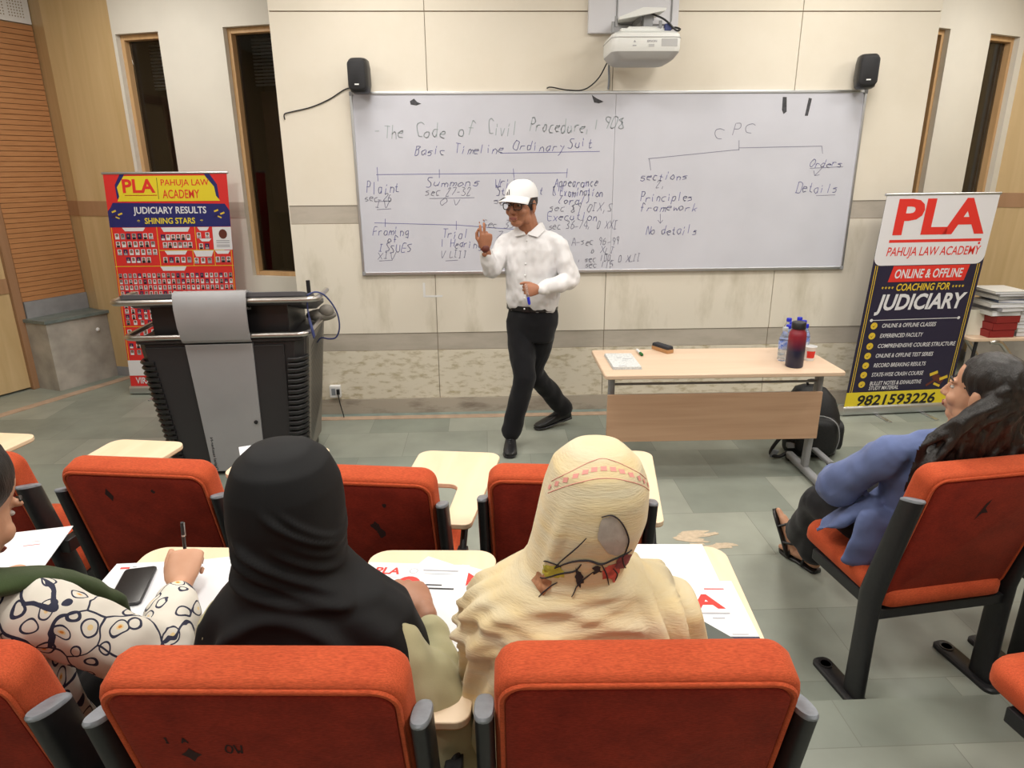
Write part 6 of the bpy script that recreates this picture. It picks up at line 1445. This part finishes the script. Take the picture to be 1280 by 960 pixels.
# ---- person in floral print at the left edge
def floral():
    m = bpy.data.materials.new('floral leaf print cotton'); m.use_nodes = True
    N, L, b = nodes(m); tc = N.new('ShaderNodeTexCoord'); mp = N.new('ShaderNodeMapping'); mp.inputs['Rotation'].default_value = (0.3, 0.5, 0.9); mp.inputs['Scale'].default_value = (1.0, 0.62, 0.85)
    n0 = N.new('ShaderNodeTexNoise'); n0.inputs['Scale'].default_value = 9; L.new(tc.outputs['Object'], n0.inputs[0])
    ad = N.new('ShaderNodeMix'); ad.data_type = 'VECTOR'; ad.inputs[0].default_value = 0.06; L.new(tc.outputs['Object'], ad.inputs[4]); L.new(n0.outputs[1], ad.inputs[5]); L.new(ad.outputs[1], mp.inputs[0])
    v = N.new('ShaderNodeTexVoronoi'); v.inputs['Scale'].default_value = 29; v.inputs['Randomness'].default_value = 0.75; L.new(mp.outputs[0], v.inputs[0])
    rp = N.new('ShaderNodeValToRGB'); cr = rp.color_ramp; cr.interpolation = 'CONSTANT'
    base = (0.66, 0.62, 0.55, 1); ink = (0.02, 0.022, 0.05, 1)
    cr.elements[0].position = 0.0; cr.elements[0].color = (0.60, 0.22, 0.03, 1); cr.elements[1].position = 0.085; cr.elements[1].color = (0.72, 0.55, 0.28, 1)
    for p, c in ((0.15, base), (0.33, ink), (0.41, base)): e = cr.elements.new(p); e.color = c
    L.new(v.outputs['Distance'], rp.inputs[0])
    v2 = N.new('ShaderNodeTexVoronoi'); v2.feature = 'DISTANCE_TO_EDGE'; v2.inputs['Scale'].default_value = 9; L.new(mp.outputs[0], v2.inputs[0])
    lt = N.new('ShaderNodeMath'); lt.operation = 'LESS_THAN'; lt.inputs[1].default_value = 0.014; L.new(v2.outputs['Distance'], lt.inputs[0])
    mx = N.new('ShaderNodeMix'); mx.data_type = 'RGBA'; L.new(lt.outputs[0], mx.inputs[0]); L.new(rp.outputs[0], mx.inputs[6]); mx.inputs[7].default_value = ink
    L.new(mx.outputs[2], b.inputs['Base Color']); b.inputs['Roughness'].default_value = 0.85
    return m
M['floral'] = floral()
M['green_dupatta'] = cloth('dark green dupatta', (0.035, 0.055, 0.018), 0.8, amt=0.2)
p3 = thing('person', 'person at the left edge in white floral print and green scarf, writing', 'person', (-1.0, 1.2, STEP + 0.45))
S3 = [(-1.185, 1.18, 1.07), (-0.875, 1.135, 1.07)]; E3 = [(-1.31, 1.30, 0.86), (-0.705, 1.215, 0.885)]; W3 = [(-1.27, 1.53, 0.875), (-0.750, 1.440, 0.915)]
K3 = [(-1.12, 1.60, 0.66), (-0.93, 1.60, 0.66)]; A3 = [(-1.10, 1.62, 0.085), (-0.94, 1.63, 0.085)]
b3, F3, lat3, fw3 = seated(p3, (-0.975, 1.155, 1.275), (0.22, 0.85, -0.50), S3, E3, W3, (-1.02, 1.18, 0.655), K3, A3, M['skin_fair'],
    [((0.35, 0.9, 0.0), (-0.2, 0.1, 1), -1, [(18, 25, 15)] * 4, 0.9), ((-0.12, 0.80, 0.42), (0.10, -0.45, 1), 1, [(48, 48, 20), (62, 55, 30), (75, 62, 40), (82, 66, 40)], 1.05, 0.03, (0.85, 0.35, -0.45), 20)])
face_parts(F3, b3, M['lips'], M['hair'])
mb = MB(); garment(mb, S3, E3, W3, (-1.02, 1.18, 0.655), lat3, fw3, 0.60, cuff=0.80, sleeve=(0.066, 0.066, 0.068, 0.050)); blob(mb, 'kurta', M['floral'], p3, 0.006, 4, wr=[(0.012, (10, 10, 6), 1.2), (0.007, (24, 24, 14), 6.1)])
mb = MB(); legs(mb, (-1.02, 1.18, 0.645), K3, A3, lat3); blob(mb, 'trousers', M['trouser'], p3, 0.01, 3)
simple_shoes(p3, [(x, y - 0.02, 0.10) for x, y, z in A3], fw3, M['leather'])
mb = MB(); mb.M = F3; mb.sphere((0, -0.030, 0.052), (0.088, 0.100, 0.094), 20, 14); mb.sphere((0, -0.10, -0.02), (0.06, 0.05, 0.07), 14, 10)
mb.M = Matrix.Identity(4); limb(mb, smooth_path([(-0.975, 1.085, 1.22), (-0.955, 1.055, 1.13), (-0.935, 1.05, 1.03), (-0.93, 1.06, 0.92)], 4), [0.042] * 10 + [0.038, 0.034, 0.03], 12)
blob(mb, 'hair', M['hair'], p3, 0.006, 3, wr=[(0.004, (50, 50, 12), 2)], keep=lambda c: (F3.inverted() @ c).y < 0.035 or (F3.inverted() @ c).z > 0.085)
mb = MB()
limb(mb, smooth_path([(-1.12, 1.10, 1.13), (-1.02, 1.06, 1.15), (-0.93, 1.12, 1.145), (-0.895, 1.23, 1.08), (-0.87, 1.31, 0.985), (-0.86, 1.33, 0.87), (-0.87, 1.34, 0.76)], 4), [(0.055, 0.022)] * 25, 14)
limb(mb, smooth_path([(-1.10, 1.12, 1.12), (-1.14, 1.25, 1.06), (-1.12, 1.33, 0.95), (-1.10, 1.34, 0.80)], 4), [(0.05, 0.022)] * 13, 14)
blob(mb, 'green_scarf', M['green_dupatta'], p3, 0.006, 3, wr=[(0.006, (30, 12, 20), 3)])

# ---- person in the blue shirt at the right
M['denim'] = cloth('blue shirt cotton', (0.125, 0.165, 0.33), amt=0.12, bump=0.15)
p4 = thing('person', 'person with long black hair, blue shirt and black trousers leaning back in the right chair', 'person', (1.57, 2.2, 0.45))
S4 = [(1.385, 2.10, 0.925), (1.745, 2.13, 0.925)]; E4 = [(1.300, 2.27, 0.715), (1.86, 2.30, 0.72)]; W4 = [(1.40, 2.47, 0.655), (1.72, 2.50, 0.66)]
PE4 = (1.57, 2.21, 0.55); K4 = [(1.415, 2.56, 0.495), (1.61, 2.60, 0.50)]; A4 = [(1.505, 2.895, 0.115), (1.575, 2.80, 0.09)]
lat4 = Vector((0.36, 0.03, 0)).normalized()
b4, F4, lat4, fw4 = seated(p4, (1.618, 2.065, 1.148), (-0.57, 0.82, 0.10), S4, E4, W4, PE4, K4, A4, M['skin_fair'],
    [((0.75, 0.60, -0.05), (0.1, 0.1, 1), -1, [(20, 25, 15)] * 4, 0.9), ((-0.75, 0.55, 0.0), (0.1, 0.1, 1), 1, [(20, 25, 15)] * 4, 0.9)], feet=False)
face_parts(F4, b4, M['lips'], M['hair'])
mb = MB(); garment(mb, S4, E4, W4, PE4, lat4, fw4, 0.50, cuff=0.72, sleeve=(0.064, 0.068, 0.071, 0.066), belly=0.14)
limb(mb, [(1.42, 2.20, 0.70), (1.345, 2.26, 0.60), (1.30, 2.31, 0.545)], [(0.09, 0.035), (0.10, 0.022), (0.105, 0.012)], 14)
limb(mb, [(1.40, 2.12, 0.66), (1.365, 2.12, 0.55), (1.35, 2.13, 0.47)], [(0.09, 0.04), (0.085, 0.03), (0.08, 0.02)], 14)
blob(mb, 'shirt', M['denim'], p4, 0.007, 4, wr=[(0.014, (9, 9, 7), 2.7), (0.008, (20, 20, 16), 9.1)])
mb = MB(); legs(mb, (PE4[0], PE4[1], 0.545), K4, A4, lat4, (0.098, 0.090, 0.080, 0.078, 0.085), 0.82); limb(mb, [(1.44, 2.60, 0.45), (1.49, 2.70, 0.30), (1.53, 2.77, 0.145)], [0.075, 0.085, 0.09], 14)
blob(mb, 'trousers', M['trouser'], p4, 0.008, 4, wr=[(0.012, (9, 9, 6), 1.7)])
# feet in sandals: left rests on its heel, right flat
def sandal_foot(heel, toe, up, ank):
    h = Vector(heel); y = Vector(toe) - h; L = y.length; y.normalize(); u = Vector(up); u = (u - y * u.dot(y)).normalized(); x = y.cross(u)
    Q = lambda t, a, z: h + y * (t * L) + x * a + u * z
    mb = MB(); limb(mb, [Q(0.10, 0, 0.045), Q(0.30, 0, 0.055), Q(0.55, 0, 0.042), Q(0.78, 0, 0.034)], [(0.030, 0.030), (0.032, 0.036), (0.038, 0.028), (0.042, 0.018)], 14, up=u)
    limb(mb, [Q(0.16, 0, 0.06), Vector(ank)], [0.032, 0.033], 12)
    for k, (a, l, r) in enumerate(((-0.026, 0.97, 0.0125), (-0.008, 0.965, 0.0095), (0.008, 0.94, 0.009), (0.021, 0.91, 0.0085), (0.033, 0.87, 0.008))): limb(mb, [Q(0.74, a * 0.95, 0.034), Q(l - 0.03, a, 0.028)], [r * 1.1, r], 10)
    ft = blob(mb, 'foot', M['skin_fair'], p4, 0.004, 2)
    mb = MB(); out = []
    for t, wd in ((0.0, 0.022), (0.05, 0.034), (0.3, 0.036), (0.45, 0.036), (0.7, 0.048), (0.88, 0.045), (0.98, 0.028)): out.append((t, wd))
    mb.rings([[Q(t, a, 0.007 + b) for a, b in ell(wd, 0.0095, 16, 3)] for t, wd in out]); sd = mb.build('sandal', M['leather'], p4, 60, world=True)
    for pts in ([Q(0.62, -0.047, 0.01), Q(0.64, -0.03, 0.066), Q(0.66, 0.0, 0.074), Q(0.64, 0.03, 0.062), Q(0.62, 0.047, 0.01)], [Q(0.30, -0.038, 0.01), Q(0.22, -0.040, 0.06), Q(0.20, 0.0, 0.100), Q(0.22, 0.040, 0.06), Q(0.30, 0.038, 0.01)], [Q(0.64, 0, 0.074), Q(0.42, 0.0, 0.096), Q(0.22, 0, 0.104)]):
        mb = MB(); mb.tube(smooth_path(pts, 4), 0.006, 8); mb.build('strap', M['leather'], sd, 60, world=True)
sandal_foot((1.462, 2.905, 0.012), (1.425, 3.035, 0.215), (0.78, -0.50, 0.25), A4[0])
sandal_foot((1.555, 2.77, 0.002), (1.475, 2.99, 0.006), (0, 0, 1), A4[1])
# long hair
mb = MB(); old = mb.M; mb.M = F4
mb.sphere((0, -0.030, 0.055), (0.089, 0.104, 0.092), 22, 14); mb.sphere((0.0, -0.105, 0.045), (0.055, 0.045, 0.05), 14, 10)
mb.M = old
rnd = random.Random(21)
Fi = F4
for k in range(46):
    t = k / 45
    a = -70 + 140 * t
    st = Fi @ Vector((0.085 * math.sin(R(a)), -0.035 - 0.080 * math.cos(R(a)), 0.02 + rnd.uniform(-0.03, 0.05)))
    ex = 1.345 + 0.42 * t + rnd.uniform(-0.015, 0.015); ez = 0.84 + rnd.uniform(-0.04, 0.05) + 0.05 * t
    ey = 2.005 + rnd.uniform(-0.015, 0.02) - 0.005 * math.sin(PI * t)
    m1 = st.lerp(Vector((ex, ey, ez)), 0.35) + Vector((rnd.uniform(-0.012, 0.012), rnd.uniform(-0.02, 0.01), 0.035)); m2 = st.lerp(Vector((ex, ey, ez)), 0.72) + Vector((rnd.uniform(-0.015, 0.015), rnd.uniform(-0.012, 0.012), 0.015))
    P = smooth_path([st, m1, m2, (ex, ey, ez)], 6); P = [p + Vector((0.010 * math.sin(i * 0.75 + k), 0.006 * math.cos(i * 0.7 + k * 2), 0)) * min(1, i / 6) for i, p in enumerate(P)]; limb(mb, P, [0.019 - 0.011 * i / (len(P) - 1) for i in range(len(P))], 8)
blob(mb, 'hair', M['hair'], p4, 0.0055, 2, wr=[(0.004, (60, 60, 14), 2)], keep=lambda c: not ((F4.inverted() @ c).y > 0.052 and (F4.inverted() @ c).z < 0.085))

# ---- papers, books, phone, pen on the tablets
def pla(lay):
    lay('red_lettering', 'red_ink', lambda q, P: text_fit(q, 'PLA', P, 0.09, 0.34, 0.76, 0.90, 0.03, 0.1))
    lay('grey_print', 'grey_ink', lambda q, P: [rectp(q, P, 0.40, 0.403, 0.74, 0.93), rectp(q, P, 0.56, 0.90, 0.85, 0.875), rectp(q, P, 0.58, 0.86, 0.79, 0.80), rectp(q, P, 0.08, 0.33, 0.70, 0.71)])
    lay('black_print', 'black_ink', lambda q, P: [text_fit(q, 'Online &', P, 0.16, 0.32, 0.57, 0.62), text_fit(q, 'OFFLINE', P, 0.12, 0.32, 0.49, 0.55, 0.02), rectp(q, P, 0.62, 0.78, 0.56, 0.585), rectp(q, P, 0.60, 0.90, 0.49, 0.52)])
    lay('red_disc', 'red_ink', lambda q, P: q.poly([P(0.46 + 0.12 * math.cos(R(20 * k)), 0.56 + 0.17 * math.sin(R(20 * k))) for k in range(18)]))
    lay('grey_ring', 'grey_ink', lambda q, P: q.rings([[P(0.47 + r * math.cos(R(20 * k)), 0.84 + 1.3 * r * math.sin(R(20 * k))) for k in range(18)] for r in (0.035, 0.042)], cap=False))
sheet('leaflet', 'white leaflet with red capital letters beside the hand of the black scarf', 'leaflet', (-0.205, 1.475, TB + 0.0064), 0.27, 0.22, -6, M['paper'], 0.001, None, pla)
def fold_red(lay):
    lay('red_block', 'red_ink', lambda q, P: q.poly([P(0.02, 0.66), P(0.34, 0.62), P(0.40, 0.84), P(0.08, 0.92)]))
    lay('red_stamp', 'red_ink', lambda q, P: [rectp(q, P, 0.66, 0.88, 0.76, 0.785), rectp(q, P, 0.74, 0.80, 0.82, 0.85)])
sheet('leaflet', 'white leaflet with a red block and small red stamp, under the folded plain sheet', 'leaflet', (-0.065, 1.435, TB + 0.0012), 0.16, 0.24, -28, M['paper'], 0.004, None, fold_red)
sheet('paper_sheet', 'plain white folded sheet lying between the black and the yellow scarf', 'paper', (-0.075, 1.345, TB + 0.0078), 0.13, 0.22, 8, M['paper'], 0.0012)
sheet('paper_sheet', 'white sheet corner sticking out behind the red lettered leaflet', 'paper', (-0.145, 1.545, TB + 0.0052), 0.13, 0.10, -32, M['paper'], 0.001)
sheet('paper_sheet', 'large white sheet under the writing hand of the person in floral print', 'paper', (-0.78, 1.50, TB + 0.0065), 0.30, 0.26, 10, M['paper'], 0.0015)
def scr(lay): lay('red_print', 'red_ink', lambda q, P: [rectp(q, P, 0.10, 0.22, 0.90, 0.93)]); lay('grey_print', 'grey_ink', lambda q, P: [rectp(q, P, 0.25, 0.30, 0.92, 0.94)] + [rectp(q, P, 0.10, 0.104, 0.3, 0.8)])
sheet('notebook', 'white printed booklet under the phone on the left tablet', 'notebook', (-0.90, 1.49, TB + 0.0005), 0.20, 0.28, 2, M['paper'], 0.005, None, scr)
o = thing('phone', 'black smartphone lying on the white papers beside the writing hand', 'phone', (-0.905, 1.508, TB + 0.0085), R(11))
mb = MB(); mb.slab(rrect(0.078, 0.165, 0.010, 5), [(0.0, 0.002), (0.0015, 0), (0.007, 0), (0.0085, 0.0015)]); cs = mb.build('body', M['black_plastic'], o, 40)
mb = MB(); mb.prism(rrect(0.073, 0.160, 0.008, 5), 0.0085, 0.0088); mb.build('screen', mat('dark glass screen', (0.008, 0.007, 0.009), 0.08, spec=0.6), o, 0)
o = thing('pen', 'dark pen upright in the fingers of the person in floral print', 'pen', (-0.796, 1.575, TB + 0.030)); o.rotation_euler = (R(8), R(7), 0)
mb = MB(); mb.lathe([(0.0005, 0.0), (0.002, 0.008), (0.0042, 0.018), (0.0045, 0.13), (0.004, 0.135), (0.0, 0.135)], 12); mb.build('barrel', M['black_plastic'], o, 50)
mb = MB(); mb.box((0.0055, 0, 0.115), (0.002, 0.003, 0.04)); mb.lathe([(0.0047, 0.093), (0.0047, 0.098)], 12, cap=False); mb.build('clip', M['steel'], o, 50)
sheet('paper_sheet', 'white sheets held at the left frame edge in front of the green scarf', 'paper', (-1.29, 1.66, 0.885), 0.21, 0.24, 12, M['paper'], 0.002, None, lambda lay: lay('red_print', 'red_ink', lambda q, P: [rectp(q, P, 0.55, 0.75, 0.62, 0.63), rectp(q, P, 0.62, 0.72, 0.70, 0.705)]))
def acad(lay):
    lay('red_letter', 'red_ink', lambda q, P: text_fit(q, 'A', P, 0.40, 0.78, 0.60, 0.80, 0.04))
    lay('small_print', 'grey_ink', lambda q, P: [rectp(q, P, 0.45, 0.80, 0.53, 0.55), rectp(q, P, 0.58, 0.72, 0.47, 0.485), rectp(q, P, 0.72, 0.90, 0.27, 0.28)])
    lay('red_stamp', 'red_ink', lambda q, P: [rectp(q, P, 0.62, 0.86, 0.87, 0.885)])
    lay('dark_band', 'navy', lambda q, P: rectp(q, P, 0.0, 1.0, 0.0, 0.25), 0.0004)
    lay('white_lettering', 'banner_white', lambda q, P: [text_fit(q, 'JUDICIARY', P, 0.25, 0.95, 0.12, 0.20, 0.03), rectp(q, P, 0.40, 0.96, 0.085, 0.10), rectp(q, P, 0.30, 0.96, 0.02, 0.06)], 0.0009)
sheet('book', 'white booklet with a large red letter and dark lower band, right of the yellow scarf', 'book', (0.492, 1.325, TB + 0.0025), 0.205, 0.285, -3, M['paper'], 0.008, None, acad)
o = thing('diary', 'open dark grey diary with white pages, lying on the red lettered booklet', 'notebook', (0.425, 1.255, TB + 0.0115), R(38))
mb = MB(); mb.b2((-0.05, -0.11, 0.0), (0.075, 0.11, 0.003)); mb.build('cover', mat('dark grey leatherette', (0.075, 0.085, 0.075), 0.5), o, 0, bevel=0.002)
mb = MB(); mb.b2((-0.065, -0.105, 0.0032), (0.0, 0.105, 0.012)); mb.build('pages', M['paper'], o, 0)
sheet('paper_sheet', 'white sheet with rounded corner behind the right shoulder of the yellow scarf', 'paper', (0.425, 1.535, TB + 0.0002), 0.31, 0.25, -3, M['paper'], 0.002)
TBF = 0.7185
o = sheet('notepad', 'white spiral notepad on the front row tablet right of the yellow scarf', 'notebook', (0.515, 2.43, TBF + 0.0003), 0.15, 0.20, -6, M['paper'], 0.006)
for k in range(12):
    mb = MB(); mb.tube([(-0.06 + k * 0.0108, -0.1 + 0.006 * math.cos(R(a)), 0.004 + 0.006 * math.sin(R(a))) for a in range(0, 360, 45)], 0.0009, 5, True); mb.build('spiral_ring', M['steel'], o, 60)
sheet('notebook', 'white notebook on the tablet in front of the black scarf, before the lectern', 'notebook', (-0.955, 2.66, TBF + 0.0003), 0.17, 0.24, 22, M['paper'], 0.012)
